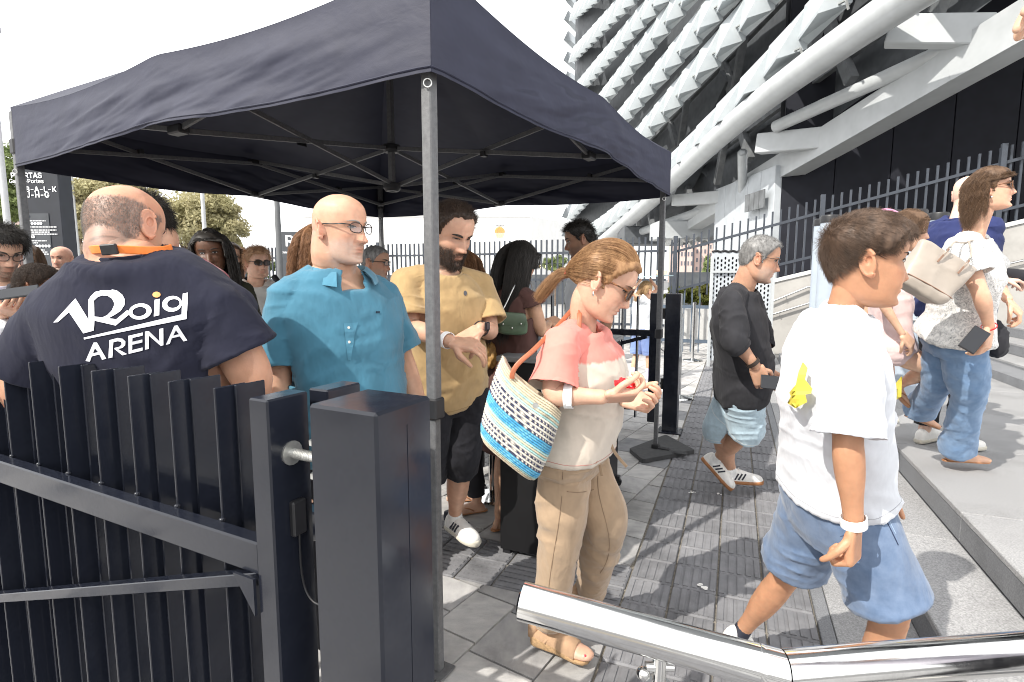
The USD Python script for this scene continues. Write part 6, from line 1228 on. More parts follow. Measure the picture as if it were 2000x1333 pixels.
def wedge(info, s, k):
    J, t = info['J'], info['t']; fd, fu, fr, o = foot_frame(J, s, k); o = o - fu * .012; x = np.array([0, .015, .06, .11, .16, .20, .235, .25]) * k; n = 8; tl = lambda q: np.tile(q, (n, 1)); w = np.array([.022, .034, .035, .034, .040, .045, .040, .018]) * k
    sh = part(t, 'sandal', rings(o + x[:, None] * fd + fu * (np.array([.045, .045, .042, .034, .022, .015, .014, .014]))[:, None] * k, tl(fr), tl(fu), w, np.array([.045, .045, .042, .034, .022, .015, .014, .014]) * k, 20, 3.5, np.full(n, .006)), 'cork', smooth=45)
    q = o + fu * .045 * k
    part(sh, 'upper', rings(q + x[1:6, None] * fd + fu * np.array([.0, 0, -.006, -.016, -.022])[:, None] * k, np.tile(fr, (5, 1)), np.tile(fu, (5, 1)), np.array([.030, .035, .037, .042, .046]) * k, np.full(5, .004), 18, 2.4, np.array([.03, .045, .06, .055, .045]) * k), 'suede_tan', True)
    part(sh, 'heel_strap', rings([q + fd * .0 + fu * z * k for z in (0, .035, .06)], np.tile(fr, (3, 1)), np.tile(fd, (3, 1)), np.array([.032, .033, .033]) * k, np.full(3, .012), 14, 2.2, np.full(3, .035)), 'suede_tan', True)
    part(sh, 'cross_strap', tube(spline([q + fd * .07 * k + fr * .036 * k, q + fd * .13 * k + fu * .047 * k, q + fd * .19 * k - fr * .044 * k - fu * .015], 14), .006, 8), 'suede_tan', True)
    for i in range(5):
        sg = -1 if s == 'R' else 1; p = o + fd * (.235 - .009 * i) * k + fr * sg * (.024 - .014 * i) * k * -1 + fu * .036 * k; part(sh, 'toe', sphere(p, .0105 - .0008 * i, 2), 'skin_plain', True); part(sh, 'toe_nail', sphere(p + fd * .006 + fu * .006, (.006, .006, .004), 1), 'nail_red', True)
mat('skin_plain', (.55, .35, .27), .5, .05, 40)
i4 = person('woman with ponytail and sunglasses in coral and cream top and khaki trousers', J, h, (.56, .36, .275), 'f', dict(mat='cloth_tint', seam='seam_coral', paint=coral, ease=.024, sleeve=.86, mouth=.089, wr=.012, wsc=6.5, res=.013, seed=21, hem=-.02, flare=.0, collar=True, collarcol=(.66, .215, .175), vneck=.018, nh=1.2), dict(mat='khaki', seam='thread_khaki2', ease=.018, f=.955, wr=.015, wsc=6.5, seed=5, zs=1.1, waist=.02, prof=[(0, .096), (.25, .089), (.5, .075), (.75, .068), (.93, .060), (1, .054)]), dict(mat='hair_lightbrown', thick=.012, taper=[.6, .9, 1.15, 1.25], style=st_pony, n=10000, len=.13, tie=(0, -.125, -.028), w=.0007, fall=(0, -.12, -1), tied=.005, bush=.42, recede=.004, nape=.01), wedge, fat=.10, belly=.03, hands=hs, fine=1.25)
glasses(i4, 'frame_tort', 'lens_dark', .0275, .0205, .0022, -.002)
part(i4['t'], 'hair_tie', tube(i4['L2W'](np.array([[.013 * math.cos(a), -.130, -.028 + .013 * math.sin(a)] for a in np.linspace(0, 6.28, 18)])), .004, 7), 'hair_tie', True) if mat('hair_tie', (.35, .05, .03), .6) is None else None
part(i4['t'], 'earring', sphere(i4['L2W']([.083, -.008, -.043]), (.003, .003, .009), 1), 'chrome', True)
cuff(i4, J['eR'], J['wR'], .34, .037, .026, 'band_white'); part(i4['t'], 'wristband_tab', xbox(J['eR'] + (J['wR'] - J['eR']) * .30 - V(0, .04, .01), V(1, 0, 0), V(0, 1, 0), ZX, .014, .002, .024), 'band_white')
wl4 = i4['trousers'][0]
wz = at(1118, 826, 1.9)[2]; th = np.linspace(0, 6.2832, 40)
for nm, pts in (('drawstring', [at(1185, 835, 1.83), at(1178, 860, 1.80), at(1172, 905, 1.80), at(1176, 930, 1.805)]), ('drawstring', [at(1187, 835, 1.83), at(1196, 875, 1.82), at(1205, 890, 1.83), at(1224, 912, 1.84)]), ('drawstring', [at(1185, 834, 1.83), at(1172, 845, 1.79), at(1176, 862, 1.79), at(1186, 836, 1.83)])):
    c = spline(pts, 18); T_, N_2, B_2 = frames(c); part(i4['t'], nm, rings(c, N_2, B_2, .0055, .0012, 8, 4), 'khaki', True)
mat('red_plastic', (.60, .02, .03), .3)
rp = at(1222, 752, 1.66); rt = thing('red_pouch', 'small crinkled bright red packet held in the coral shirted woman\'s hands', 'packet', rp); q = sphere(rp, (.028, .018, .018), 3); part(rt, 'wrapper', wrinkled(q, .02, 40, 3, 1), 'red_plastic', smooth=30)
# straw bag
rw, bw = at(1037, 757, 1.66), at(992, 893, 1.66); Ub = unit(at(1094, 806, 1.66) - at(980, 712, 1.66)); Db = unit(bw - rw); Nb = unit(np.cross(Ub, Db)); Lb = np.linalg.norm(bw - rw) + .012
bg_ = thing('straw_bag', 'woven straw shoulder bag striped in blue, navy and cream hanging at the woman\'s side', 'bag', bw)
rows = 34; sub = 7; T = np.linspace(0, 1, rows * sub + 1); ph = (T * rows) % 1; hw_ = np.interp(T, [0, .15, .5, .85, .95, 1], [.118, .122, .124, .116, .105, .088]); hd_ = np.interp(T, [0, .2, .6, .9, 1], [.035, .05, .062, .055, .03]); rid = .0042 * np.abs(np.sin(np.pi * ph)) ** .6
n_ = 150; th = np.linspace(0, 2 * np.pi, n_, endpoint=False); cc = np.sign(np.cos(th)) * np.abs(np.cos(th)) ** .7; ss = np.sign(np.sin(th)) * np.abs(np.sin(th)) ** .8
row = np.minimum((T * rows).astype(int), rows - 1); tw = .0016 * np.sin(th[None] * 62 + row[:, None] * 2.1 + ph[:, None] * 2.5)
A = (hw_ + rid)[:, None] + tw; B = (hd_ + rid)[:, None] + tw; cen = rw + Db * (T * Lb)[:, None] + Nb * .0; sag = (np.cos(th)[None] * .010 * (1 - T[:, None]) * np.cos(2 * th)[None])
v = cen[:, None] + (A * cc[None])[..., None] * Ub + (B * ss[None])[..., None] * Nb + (sag - .012 * (1 - T[:, None]) * np.abs(cc[None]) ** 2)[..., None] * Db
k_ = len(T); i = np.arange(n_); j = (i + 1) % n_; F_ = np.vstack([np.stack([r * n_ + i, r * n_ + j, (r + 1) * n_ + j, (r + 1) * n_ + i], 1) for r in range(k_ - 1)]); vv = v.reshape(-1, 3)
inn = (cen[0] + Db * .05)[None] + (A[0] * .86 * cc)[:, None] * Ub + (B[0] * .7 * ss)[:, None] * Nb; lip = v[0] * .0 + (cen[0][None] + (A[0] * .93 * cc)[:, None] * Ub + (B[0] * .84 * ss)[:, None] * Nb) + (sag[0] - .012 * np.abs(cc) ** 2)[:, None] * Db
m0 = len(vv); vv = np.vstack([vv, lip, inn, inn.mean(0)[None], v[-1].mean(0)[None] + Db * .004]); e0 = m0 + n_; e1 = m0 + 2 * n_
F_ = np.vstack([F_, np.stack([j, i, m0 + i, m0 + j], 1), np.stack([m0 + j, m0 + i, e0 + i, e0 + j], 1), np.stack([np.full(n_, e1), e0 + j, e0 + i, e0 + i], 1)[:, [0, 1, 2, 2]], np.stack([np.full(n_, e1 + 1), (k_ - 1) * n_ + i, (k_ - 1) * n_ + j, (k_ - 1) * n_ + j], 1)])
cream, teal, blue, navy, wht = V(.58, .50, .36), V(.36, .58, .56), V(.05, .30, .52), V(.03, .035, .08), V(.66, .62, .54)
pat = [cream] * 4 + [teal, cream, teal] + [wht, navy] * 4 + [blue] * 4 + [teal, cream, teal] + [wht, navy] * 3 + [blue] * 3 + [teal] + [cream] * 5; pat = (pat + [cream] * 40)[:rows]
rc = np.array(pat)[row]; g_ = np.random.default_rng(8); C = np.repeat(rc[:, None], n_, 1) * (.82 + .3 * meshkit.noise(np.stack([th[None] * 30 + 0 * T[:, None], T[:, None] * 60 + 0 * th[None], 0 * T[:, None] + 0 * th[None]], -1)))[..., None]; bk_ = (np.sin(th[None] * 46 + row[:, None] * 1.9 + .5 * np.sin(th[None] * 7 + row[:, None])) > .62) & np.isin(row, [i for i, c_ in enumerate(pat) if c_ is navy])[:, None]; C[bk_] = wht
bk_ = (np.sin(th[None] * 70 + row[:, None] * 2.6) > .5) & np.isin(row, [i for i, c_ in enumerate(pat) if c_ is blue])[:, None]; C[bk_] = V(.14, .42, .56)
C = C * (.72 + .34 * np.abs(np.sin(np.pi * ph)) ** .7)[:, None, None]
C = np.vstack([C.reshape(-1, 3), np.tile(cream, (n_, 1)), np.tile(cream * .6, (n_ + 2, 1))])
f3 = np.vstack([F_[:, [0, 1, 2]], F_[:, [0, 2, 3]]]); f3 = f3[(f3[:, 1] != f3[:, 2]) & (f3[:, 0] != f3[:, 2])]
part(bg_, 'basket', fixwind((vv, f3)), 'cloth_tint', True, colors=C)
mat('strap_leather', (.36, .11, .05), .45, .12, 30)
for nm, pts in (('handle', [at(1000, 740, 1.615), at(1003, 724, 1.615), at(1032, 693, 1.63), at(1062, 664, 1.70), at(1096, 630, 1.79), at(1120, 604, 1.825), at(1132, 612, 1.78)]), ('handle', [at(1132, 612, 1.78), at(1131, 640, 1.755), at(1128, 680, 1.76), at(1100, 780, 1.73), at(1080, 800, 1.69)])):
    c = spline(pts, 40); T_, N_2, B_2 = frames(c); part(bg_, nm, rings(c, N_2, B_2, .0075, .0032, 10, 3), 'strap_leather', True)
part(bg_, 'charm', cat_(lathe([(.001, 0), (.009, 0), (.009, .003), (.001, .003)], at(1046, 792, 1.585), 14, V(0, -1, 0))), 'galv', smooth=40)

# ---- 5 grey haired man in black shirt and pale denim shorts
h = hd(1482, 459, 553, 3.22, -16, -13, 0, nose=1.1, brow=.9, browmat='brow_grey', stubble=((.30, .28, .26), .4), fat=.25, neck=.064, ruddy=1.2)
h['c'] = at(1483, 508, 3.2); h['s'] = 1.10
nk = at(1447, 560, 3.25)
J = pose(nk[0], nk[1], 1.70, 14, 0, nk=nk, ch=at(1440, 650, 3.3), pel=at(1447, 752, 3.36), sR=at(1428, 588, 3.07), sL=at(1462, 584, 3.45))
J['eR'], J['wR'] = at(1437, 668, 2.98), at(1476, 716, 2.98); J['eL'], J['wL'] = at(1490, 660, 3.5), at(1500, 720, 3.4)
J['hR'], J['hL'] = at(1452, 770, 3.27), at(1440, 770, 3.44); J['kR'] = at(1458, 838, 3.36); J['aR'] = at(1400, 898, 3.62); J['kL'] = at(1405, 838, 3.5); J['aL'] = at(1428, 922, 3.62); J['fR'] = unit(V(.62, -.35, -.68)); J['fL'] = unit(V(1, -.1, 0)); J['k'] = .98
hs = [hand(J['wR'], V(.42, .1, -.9), V(.25, .9, .1), V(.9, -.25, .3), (30, 55, 40), 1.08), hand(J['wL'], V(.3, 0, -1), V(0, -.9, 0), V(.9, 0, .2))]
i5 = person('grey haired man in a black linen shirt and pale denim shorts striding away', J, h, (.46, .28, .20), 'm', dict(mat='black_linen', seam='seam_black', ease=.024, sleeve=1.30, mouth=.060, elbow=.074, wr=.016, wsc=6, seed=31, hem=-.15, flare=.006, collar=True), dict(mat='ice_denim', seam='offwhite', ease=.014, f=.46, waist=-.1, prof=[(0, .112), (.5, .106), (1, .104)], wr=.014, wsc=7), dict(mat='hair_grey', thick=.010, style=st_short, n=5200, len=.013, comb=(0, -.3, -.5), stand=.3, w=.0008, recede=.006, shade=((.3, .29, .28), .6)), sneaker('shoe_white', 'gum', 'shoe_navy', 'sock_white'), fat=.16, belly=.05, hands=hs, fine=1.1)
glasses(i5, 'frame_black', 'lens_clear', .022, .016, .0011)
for k_, f_ in ((0, .80), (1, .84), (2, .875)): cuff(i5, J['eR'], J['wR'], f_, .036, .008, 'leather_dark', 'bracelet') if MAT.get('leather_dark') or mat('leather_dark', (.03, .02, .015), .5) is None else None
phone(at(1512, 748, 2.93), V(1, .05, -.12), V(0, -1, .25), 'black phone held in the hand of the black shirted man')

# ---- 6 boy in the white T-shirt and denim shorts
h = hd(1690, 421, 590, 1.40, -15, -3, 0, kid=1, nose=.8, jaw=.96, fat=.10, lipcol=(.45, .2, .17), ear=1.1, neck=.050, brow=.45)
h['c'] = at(1692, 514, 1.40); h['s'] = .95
nk = at(1648, 600, 1.44)
J = pose(nk[0], nk[1], 1.42, 18, .15, nk=nk, ch=at(1622, 775, 1.47), pel=at(1630, 972, 1.52), sR=at(1668, 702, 1.28), sL=at(1592, 672, 1.60))
J['k'] = .80; J['eR'], J['wR'] = at(1655, 862, 1.24), at(1668, 1030, 1.26); J['eL'], J['wL'] = at(1700, 840, 1.66), at(1712, 950, 1.62)
J['hR'], J['hL'] = at(1660, 1000, 1.45), at(1595, 990, 1.61); J['kR'] = at(1742, 1188, 1.40); J['aR'] = at(1686, 1400, 1.52); J['kL'] = at(1546, 1112, 1.76); J['aL'] = at(1446, 1236, 1.97); J['fR'] = unit(V(1, .1, 0)); J['fL'] = unit(V(.72, .25, -.64))
hs = [hand(J['wR'], V(.02, 0, -1), V(-.15, .75, 0) * 1 + V(-.5, 0, 0), V(.3, -.3, 0) * 1 + V(-.55, -.3, 0), (72, 88, 55), .86, thumb=(.6, .5)), hand(J['wL'], V(.1, 0, -1), V(0, -.9, 0), V(.9, 0, 0), (40, 50, 40), .84)]
ya = [(at(1556, 762, 1.50), 42), (at(1740, 772, 1.47), 30)]
def boyp(v, info):
    n = v - V(0, 0, EYE); w = np.stack([v[:, 0] / v[:, 1], v[:, 2]], -1); c = np.tile(V(.62, .64, .68), (len(v), 1))
    for p, r in ya:
        continue
        d = np.hypot((v[:, 0] - p[0]) * 1.35, (v[:, 2] - p[2]) * .8) + .055 * (meshkit.noise(v * 34 + 4) - .5) + .05 * (meshkit.noise(v * 14 + 9) - .5); m = (d < .036) & (segd(v, info['J']['sR'], info['J']['eR']) > .082); c[m] = V(.72, .60, .09)
    return c
def hems(f_, col, dark, sc):     # denim with worn edge above the hem
    return None
i6 = person('boy with thick brown hair in a white T-shirt with yellow splashes and denim shorts', J, h, (.46, .255, .16), 'm', dict(mat='cloth_tint', paint=boyp, ease=.028, sleeve=.93, mouth=.100, wr=.012, wsc=6, seed=41, hem=.06, flare=.012, collar=True, collarcol=(.66, .68, .71), nh=1.2, res=.016), dict(mat='denim', seam='thread_denim', seams=((.006, .0022), (.026, .0012)), ease=.022, f=.35, prof=[(0, .122), (.5, .120), (1, .126)], wr=.013, wsc=7, seed=9, waist=.10), dict(mat='hair_boy', thick=.017, soft=1.6, taper=[.12, .45, 1.15, 1.25], style=st_short, n=20000, len=.024, comb=(.0, .8, -.35), stand=.14, fringe=1.3, side=.022, w=.0005, rand=.07, nape=.016, shade=((.03, .02, .015), .5), seed=3), sneaker('shoe_white', 'shoe_white', None, 'shoe_navy'), fat=.06, belly=.01, hands=hs, fine=1.3)
cuff(i6, J['eR'], J['wR'], .93, .0265, .024, 'band_white')
# ---- 7 woman in floral blouse and blue jeans with the beige tote
h = hd(1925, 334, 442, 2.82, -34, 8, 0, fem=1, lipcol=(.50, .22, .18), ear=.95, fat=.08, brow=.8, browmat='brow_brown')
h['c'] = at(1934, 372, 2.84); h['s'] = .90
nk = at(1897, 462, 2.88)
J = pose(nk[0], nk[1], 1.68, 12, .3, sex='f', nk=nk, ch=at(1885, 545, 2.92), pel=at(1868, 650, 2.98), sR=at(1880, 492, 2.74), sL=at(1915, 482, 3.08))
J['k'] = .97; J['eR'], J['wR'] = at(1917, 578, 2.66), at(1932, 640, 2.72); J['eL'], J['wL'] = at(1950, 560, 3.15), at(1968, 585, 3.0)
J['hR'], J['hL'] = at(1880, 668, 2.9), at(1850, 668, 3.06); J['kR'] = at(1893, 772, 2.98); J['aR'] = at(1868, 878, 3.22); J['kL'] = at(1832, 748, 3.2); J['aL'] = at(1795, 800, 3.5); J['fR'] = unit(V(1, -.12, 0)); J['fL'] = unit(V(.9, .1, -.35))
hs = [hand(J['wR'], V(-.16, -.1, -1), V(-.5, .8, 0), V(-.6, -.7, 0), (30, 40, 30), 1.0), hand(J['wL'], V(.4, -.2, -.6), V(0, .3, -.9), V(.3, -.8, 0))]
i7 = person('woman with wavy brown hair in a floral blouse and flared blue jeans on the steps', J, h, (.60, .38, .28), 'f', dict(mat='floral', name='blouse', ease=.032, sleeve=.52, mouth=.088, wr=.014, wsc=7, seed=51, hem=-.03, flare=.02, nh=1.35), dict(mat='jeans_blue', name='jeans', ease=.012, f=.985, wr=.010, wsc=9, seed=6, zs=1.6, prof=[(0, .102), (.25, .098), (.5, .074), (.75, .078), (1, .094)]), dict(mat='hair_brown', thick=.014, style=st_long, n=8000, len=.18, wave=.011, freq=15, off=.006, comb=(0, -.8, 0), w=.0009, drift=(0, -.10, 0), ymax=-.03, tuck=-.02), sandal(), fat=.10, hands=hs)
glasses(i7, 'frame_tort', 'lens_dark', .027, .020, .0022); cuff(i7, J['eR'], J['wR'], .97, .030, .006, 'red_plastic', 'bracelet')
part(i7['t'], 'earring', sphere(i7['L2W']([.082, -.008, -.045]), .006, 1), 'chrome', True)
jm = i7['trousers']; 
phone(at(1903, 664, 2.66), unit(V(.70, .25, .62)), V(-.55, -.8, .1), 'dark phone held against the jeans of the floral bloused woman')
mat('tote_leather', (.34, .295, .25), .45, .04, 8, .08, 160, spec=.5); mat('tote_edge', (.22, .13, .09), .5)
A_, B_, C_, D_ = at(1817, 466, 2.55), at(1922, 526, 2.55), at(1842, 600, 2.55), at(1762, 548, 2.55); tl_ = thing('tote_bag', 'beige leather tote bag slung behind the floral bloused woman', 'bag', (C_ + D_) / 2)
nn = unit(np.cross(B_ - A_, D_ - A_)); nn = nn if nn[1] > 0 else -nn; S_ = np.linspace(0, 1, 14); ml = (A_ + B_) / 2; mb = (C_ + D_) / 2; cen = ml + (mb - ml) * S_[:, None]; uu = np.array([unit((B_ - A_) * (1 - s) + (C_ - D_) * s) for s in S_]); wA = np.linalg.norm(B_ - A_) / 2; wB = np.linalg.norm(C_ - D_) / 2
tb_ = rings(cen + nn * .05, uu, np.tile(nn, (14, 1)), np.interp(S_, [0, .9, 1], [wA, wB * 1.06, wB * .86]), np.interp(S_, [0, .3, .85, 1], [.018, .04, .06, .045]), 40, 4.5); part(tl_, 'body', wrinkled(taubin(as_arrays(man(tb_).refine_to_length(.018)), 3), .008, 7, 5), 'tote_leather', True)
for s0, s1, nm in ((.80, .80, 'piping'),):
    p = ml + (mb - ml) * s0; part(tl_, nm, tube(spline([p - unit(B_ - A_) * wB * 1.02 - nn * .0, p - nn * .012, p + unit(B_ - A_) * wB * 1.06], 20), .0028, 6), 'tote_edge', True)
for f_ in (.34, .72):
    p = A_ + (B_ - A_) * f_ - nn * .002; d_ = unit(mb - ml); part(tl_, 'handle', tube(spline([p + d_ * .035 + nn * .002, p + nn * .004, at(1893, 476, 2.66) if f_ > .5 else at(1872, 474, 2.66), at(1900, 470, 2.72)], 20), .0045, 8), 'tote_leather', True); part(tl_, 'strap_tab', bar(p + d_ * .0 + nn * .0, p + d_ * .075 + nn * .001, .008, .004, up=nn), 'tote_edge'); part(tl_, 'ring', tube([p + unit(B_ - A_) * .012 * math.cos(a) + d_ * .012 * math.sin(a) for a in np.linspace(0, 6.28, 14)], .002, 6), 'galv', True)
solo('dark_jacket', wrinkled(taubin(as_arrays(man(limb([at(1936, 640, 2.95), at(1944, 685, 2.93)], [(0, .05), (.5, .06), (1, .05)], 20)).refine_to_length(.02)), 3), .02, 12, 4), 'dark_trousers', 'dark folded cloth held beside the jeans of the floral bloused woman', 'cloth', smooth=True)

# ---- 8 others on the stair
h = hd(1892, 336, 425, 3.7, 25, 0, 0, fat=.15); h['s'] = 1.02
i8 = crowd('bald man in a navy shirt behind the floral bloused woman', h, 20, (.66, .47, .40), dict(mat='navy_shirt', ease=.03, sleeve=1.4, mouth=.055, elbow=.07, wr=.012, collar=True), None, dict(mat=None, crown_bald=-.02, shade=((.3, .25, .22), .2)), z0=.3, over=dict(eR=at(1900, 520, 3.55), wR=at(1952, 546, 3.5)), hands=[hand(at(1952, 546, 3.5), V(1, 0, -.05), V(0, .2, -1), V(.2, -.9, 0), (25, 30, 25))], fat=.1)
part(i8['t'], 'sleeve_end', limb([at(1964, 533, 3.52), at(1985, 542, 3.52), at(2015, 548, 3.55)], [(0, .03), (.5, .055), (1, .05)], 14), 'dark_trousers', True)
h = hd(1772, 415, 488, 3.3, -26, -4, 0, fem=1, kid=.5, lipcol=(.5, .25, .22)); h['s'] = 1.0; h['c'] = at(1774, 452, 3.3)
b_ = jbase(h); J = pose(b_[0], b_[1], 1.38, 8, .3, sex='f', sR=at(1728, 520, 3.2), eR=at(1722, 590, 3.12), wR=at(1762, 652, 3.1), kR=at(1818, 718, 3.2), aR=at(1758, 752, 3.45), kL=at(1735, 790, 3.45)); J['fR'] = unit(V(.7, 0, -.7))
i9 = person('dark haired girl in a pale pink top lifting her bare knee on the stair', J, h, (.60, .40, .30), 'f', dict(mat='pale_pink', ease=.018, sleeve=.22, mouth=.07, wr=.01, hem=-.05), dict(mat='pale_pink', name='skirt_shorts', f=.26, ease=.02), dict(mat='hair_brown', thick=.010, style=st_long, n=2600, len=.34, off=.006, comb=(0, -.6, .1), w=.0015, ymax=.0, gather=(0, -.09, .5)), sandal('leather_tan'), hands=[hand(J['wR'], V(.7, 0, -.75), V(-.3, .8, -.3), V(.3, -.8, .2), (25, 35, 25), .88)])
h = hd(1728, 414, 478, 4.4, 15, 0, 0, kid=1)
i10 = crowd('child with a pink cap hidden behind the boy and the dark haired girl', h, 15, SK_L, dict(mat='pale_pink', ease=.02, sleeve=.5), None, dict(mat='hair_brown', thick=.01, style=st_short, n=600, w=.0018, len=.03), sex='f', z0=.3)
hv, hfc = head_grid(h); cz = smooth01((hv[:, 2] - .03 - .2 * np.clip(hv[:, 1], 0, .1) * 0) / .01); part(i10['t'], 'cap', (i10['L2W'](hv * (1 + (.20 * cz - .03 * (1 - cz))[:, None])), hfc), 'pink_cap', True); part(i10['t'], 'cap_peak', (lambda c: (i10['L2W'](c[0]), c[1]))(rings([[0, .07, .045], [0, .12, .038], [0, .155, .025]], np.tile(V(1, 0, 0), (3, 1)), np.tile(V(0, 0, 1), (3, 1)), [.07, .065, .04], [.004] * 3, 20)), 'pink_cap', True)

# ---- 9 under and behind the canopy
h = hd(1016, 466, 565, 3.05, 48, -10, 0, fem=1, eyes=False); h['s'] = .98
b_ = jbase(h); J = pose(b_[0], b_[1], 1.66, 45, 0, sex='f', eR=at(1058, 650, 2.9), wR=at(1072, 632, 3.15), eL=at(985, 640, 3.3), wL=at(1030, 640, 3.4))
i11 = person('woman with long straight dark hair in a brown dress behind the counter', J, h, (.46, .285, .20), 'f', dict(mat='brown_dress', name='dress', ease=.016, sleeve=.20, mouth=.075, wr=.009, hem=-.75, flare=.02, nh=1.25), dict(mat='brown_dress', f=0), dict(mat='hair_black', thick=.012, style=st_long, n=4200, len=.44, off=.008, comb=(0, -.75, .1), w=.0016, ymax=-.02, gather=(0, -.115, .55)), sandal(), hands=[hand(J['wR'], V(.5, .6, .1), V(-.3, .3, -.8), V(-.5, .2, .5))])
mat('bag_green', (.055, .085, .05), .35, .12, 20)
gb_ = at(1000, 632, 2.78); gt = thing('green_handbag', 'small dark green leather handbag at the hip of the brown dressed woman', 'bag', gb_ - ZX * .06)
part(gt, 'body', taubin(as_arrays(man(rings([gb_ + V(-.0, 0, z) for z in (.055, .045, .0, -.045, -.058)], np.tile(unit(V(1, .25, -.08)), (5, 1)), np.tile(unit(V(-.25, 1, 0)), (5, 1)), [.062, .072, .082, .078, .05], [.015, .022, .032, .028, .012], 30, 3)).refine_to_length(.012)), 4), 'bag_green', True)
part(gt, 'flap', rings([gb_ + V(0, -.028, z) for z in (.052, .02, -.008)], np.tile(unit(V(1, .25, -.08)), (3, 1)), np.tile(unit(V(-.25, 1, 0)), (3, 1)), [.07, .078, .07], [.006] * 3, 20, 3), 'bag_green', True)
for x_ in (-.045, .045, 0): part(gt, 'stud', sphere(gb_ + V(x_, -.040 + x_ * .2, .0 if x_ else -.02), .0055, 1), 'galv', True)
part(gt, 'strap', tube(spline([gb_ + V(-.06, 0, .05), at(990, 590, 2.82), at(1012, 548, 2.92), at(1030, 545, 3.05), at(1040, 570, 3.2)], 24), .004, 6), 'galv', True)
h = hd(1134, 433, 503, 3.9, 176, -14, 0, stubble=((.03, .02, .02), .5)); h['s'] = 1.06; h['c'] = at(1132, 470, 3.9)
i12 = crowd('dark haired man in white looking down over the coral shirted woman', h, 200, (.26, .15, .10), dict(mat='white_tee', ease=.03, sleeve=.7, mouth=.085), None, dict(mat='hair_black', thick=.012, style=st_short, n=2200, len=.026, stand=.5, comb=(0, -.1, -.1), w=.0014), over=dict())
lc = i12['ncc']; th = np.linspace(0, 6.2832, 30); part(i12['t'], 'lanyard', tube(np.array([lc + i12['nU'] * math.cos(a) * .075 + i12['nF'] * (math.sin(a) * .08 + .02) - i12['nd'] * (.03 + .10 * max(0, math.sin(a)) ** 2) for a in th]), .006, 6), 'lanyard_orange', True)
h = hd(905, 492, 560, 3.4, 150, -10, 0, fem=1, eyes=False)
i13 = crowd('woman with fair brown hair mostly hidden behind the mustard shirted man', h, 190, SK_L, dict(mat='white_tee', ease=.02, sleeve=.7), dict(mat='dark_trousers', f=.95), dict(mat='hair_auburn', thick=.014, style=st_long, n=1600, len=.3, wave=.01, w=.002, off=.01), sex='f', over=dict(eR=at(955, 610, 3.25), wR=at(948, 660, 3.05)), hands=[hand(at(948, 660, 3.05), V(-.4, -.3, -.8), V(-.3, .8, 0), V(-.5, -.5, 0))], shoes=sandal())
mat('bag_mustard', (.38, .21, .06), .6, .2, 30, .3, 120); bb_ = at(944, 692, 2.95); bt_ = thing('mustard_bag', 'crumpled mustard yellow leather bag hanging behind the mustard shirted man', 'bag', bb_ - ZX * .08)
part(bt_, 'body', wrinkled(taubin(as_arrays(man(rings([bb_ + V(.0, 0, z) for z in (.06, .05, 0, -.06, -.08)], np.tile(unit(V(1, .3, 0)), (5, 1)), np.tile(unit(V(-.3, 1, 0)), (5, 1)), [.045, .06, .07, .075, .05], [.02, .03, .04, .04, .02], 26, 3)).refine_to_length(.012)), 3), .02, 22, 4), 'bag_mustard', True)
mat('bandana', (.03, .04, .12), .8, .4, 90, color2=(.4, .42, .5)); part(bt_, 'scarf', wrinkled(sphere(bb_ + V(-.075, -.03, .02), (.035, .03, .07), 3), .03, 25, 2), 'bandana', True)
h = hd(628, 440, 545, 2.6, 60, 0, 0, fem=1, eyes=False); h['s'] = .98
i14 = crowd('woman with curly auburn hair behind the bald man in the teal polo', h, 60, SK_M, dict(mat='black_top', ease=.02, sleeve=.5), None, dict(mat='hair_auburn', thick=.020, style=st_long, n=4200, len=.26, wave=.010, freq=34, off=.012, comb=(0, -.5, .1), w=.0018, drift=(0, -.14, 0), ymax=0), sex='f')
h = hd(735, 480, 548, 3.7, -8, -4, 0, stubble=((.3, .28, .26), .3)); h['c'] = at(733, 515, 3.7)
i15 = crowd('older bald man with thin glasses behind the teal polo man', h, -10, (.48, .29, .21), dict(mat='navy_shirt', ease=.02, sleeve=.6), None, dict(mat='hair_grey', crown_bald=.0, thick=.004, style=st_short, n=500, len=.01, w=.001)); glasses(i15, 'frame_black', 'lens_clear', .024, .017)

# ---- 10 the queue on the left
h = hd(4, 453, 532, 2.85, -28, -22, 0, stubble=((.03, .025, .02), .7)); h['s'] = 1.02
i16 = crowd('bespectacled man looking at his phone at the left edge of the queue', h, -30, (.50, .33, .25), dict(mat='grey_lilac', ease=.025, sleeve=.7, mouth=.08), None, dict(mat='hair_black', thick=.018, style=st_short, n=3000, len=.035, stand=.4, w=.0015), over=dict(eR=at(-20, 620, 2.7), wR=at(8, 612, 2.56), eL=at(60, 645, 2.85), wL=at(62, 612, 2.6)), hands=[hand(at(8, 612, 2.56), V(.7, -.4, .25), V(-.1, .5, .8), V(.4, .5, .6), (25, 35, 25)), hand(at(62, 612, 2.6), V(-.7, -.4, .15), V(.0, .5, .8), V(-.4, .5, .6), (35, 45, 30))])
glasses(i16, 'frame_black', 'lens_clear', .026, .019, .002); phone(at(34, 572, 2.44), unit(V(.8, .45, .15)), V(.1, -.6, .8), 'phone held by the bespectacled man at the left edge'); part(i16['t'], 'bag_strap', tube(spline([at(22, 560, 2.72), at(8, 600, 2.62), at(-30, 650, 2.6)], 14), .018, 8), 'dark_trousers', True)
h = hd(46, 476, 548, 3.6, -62, -8, 0, fem=1, lipcol=(.5, .15, .15))
i17 = crowd('woman in dark glasses between the left edge man and the canopy leg', h, -60, SK_L, dict(mat='pale_pink', ease=.02, sleeve=.6), None, dict(mat='hair_brown', thick=.012, style=st_long, n=1800, len=.3, w=.002, off=.008), sex='f'); glasses(i17, 'frame_black', 'lens_clear', .028, .021, .002)
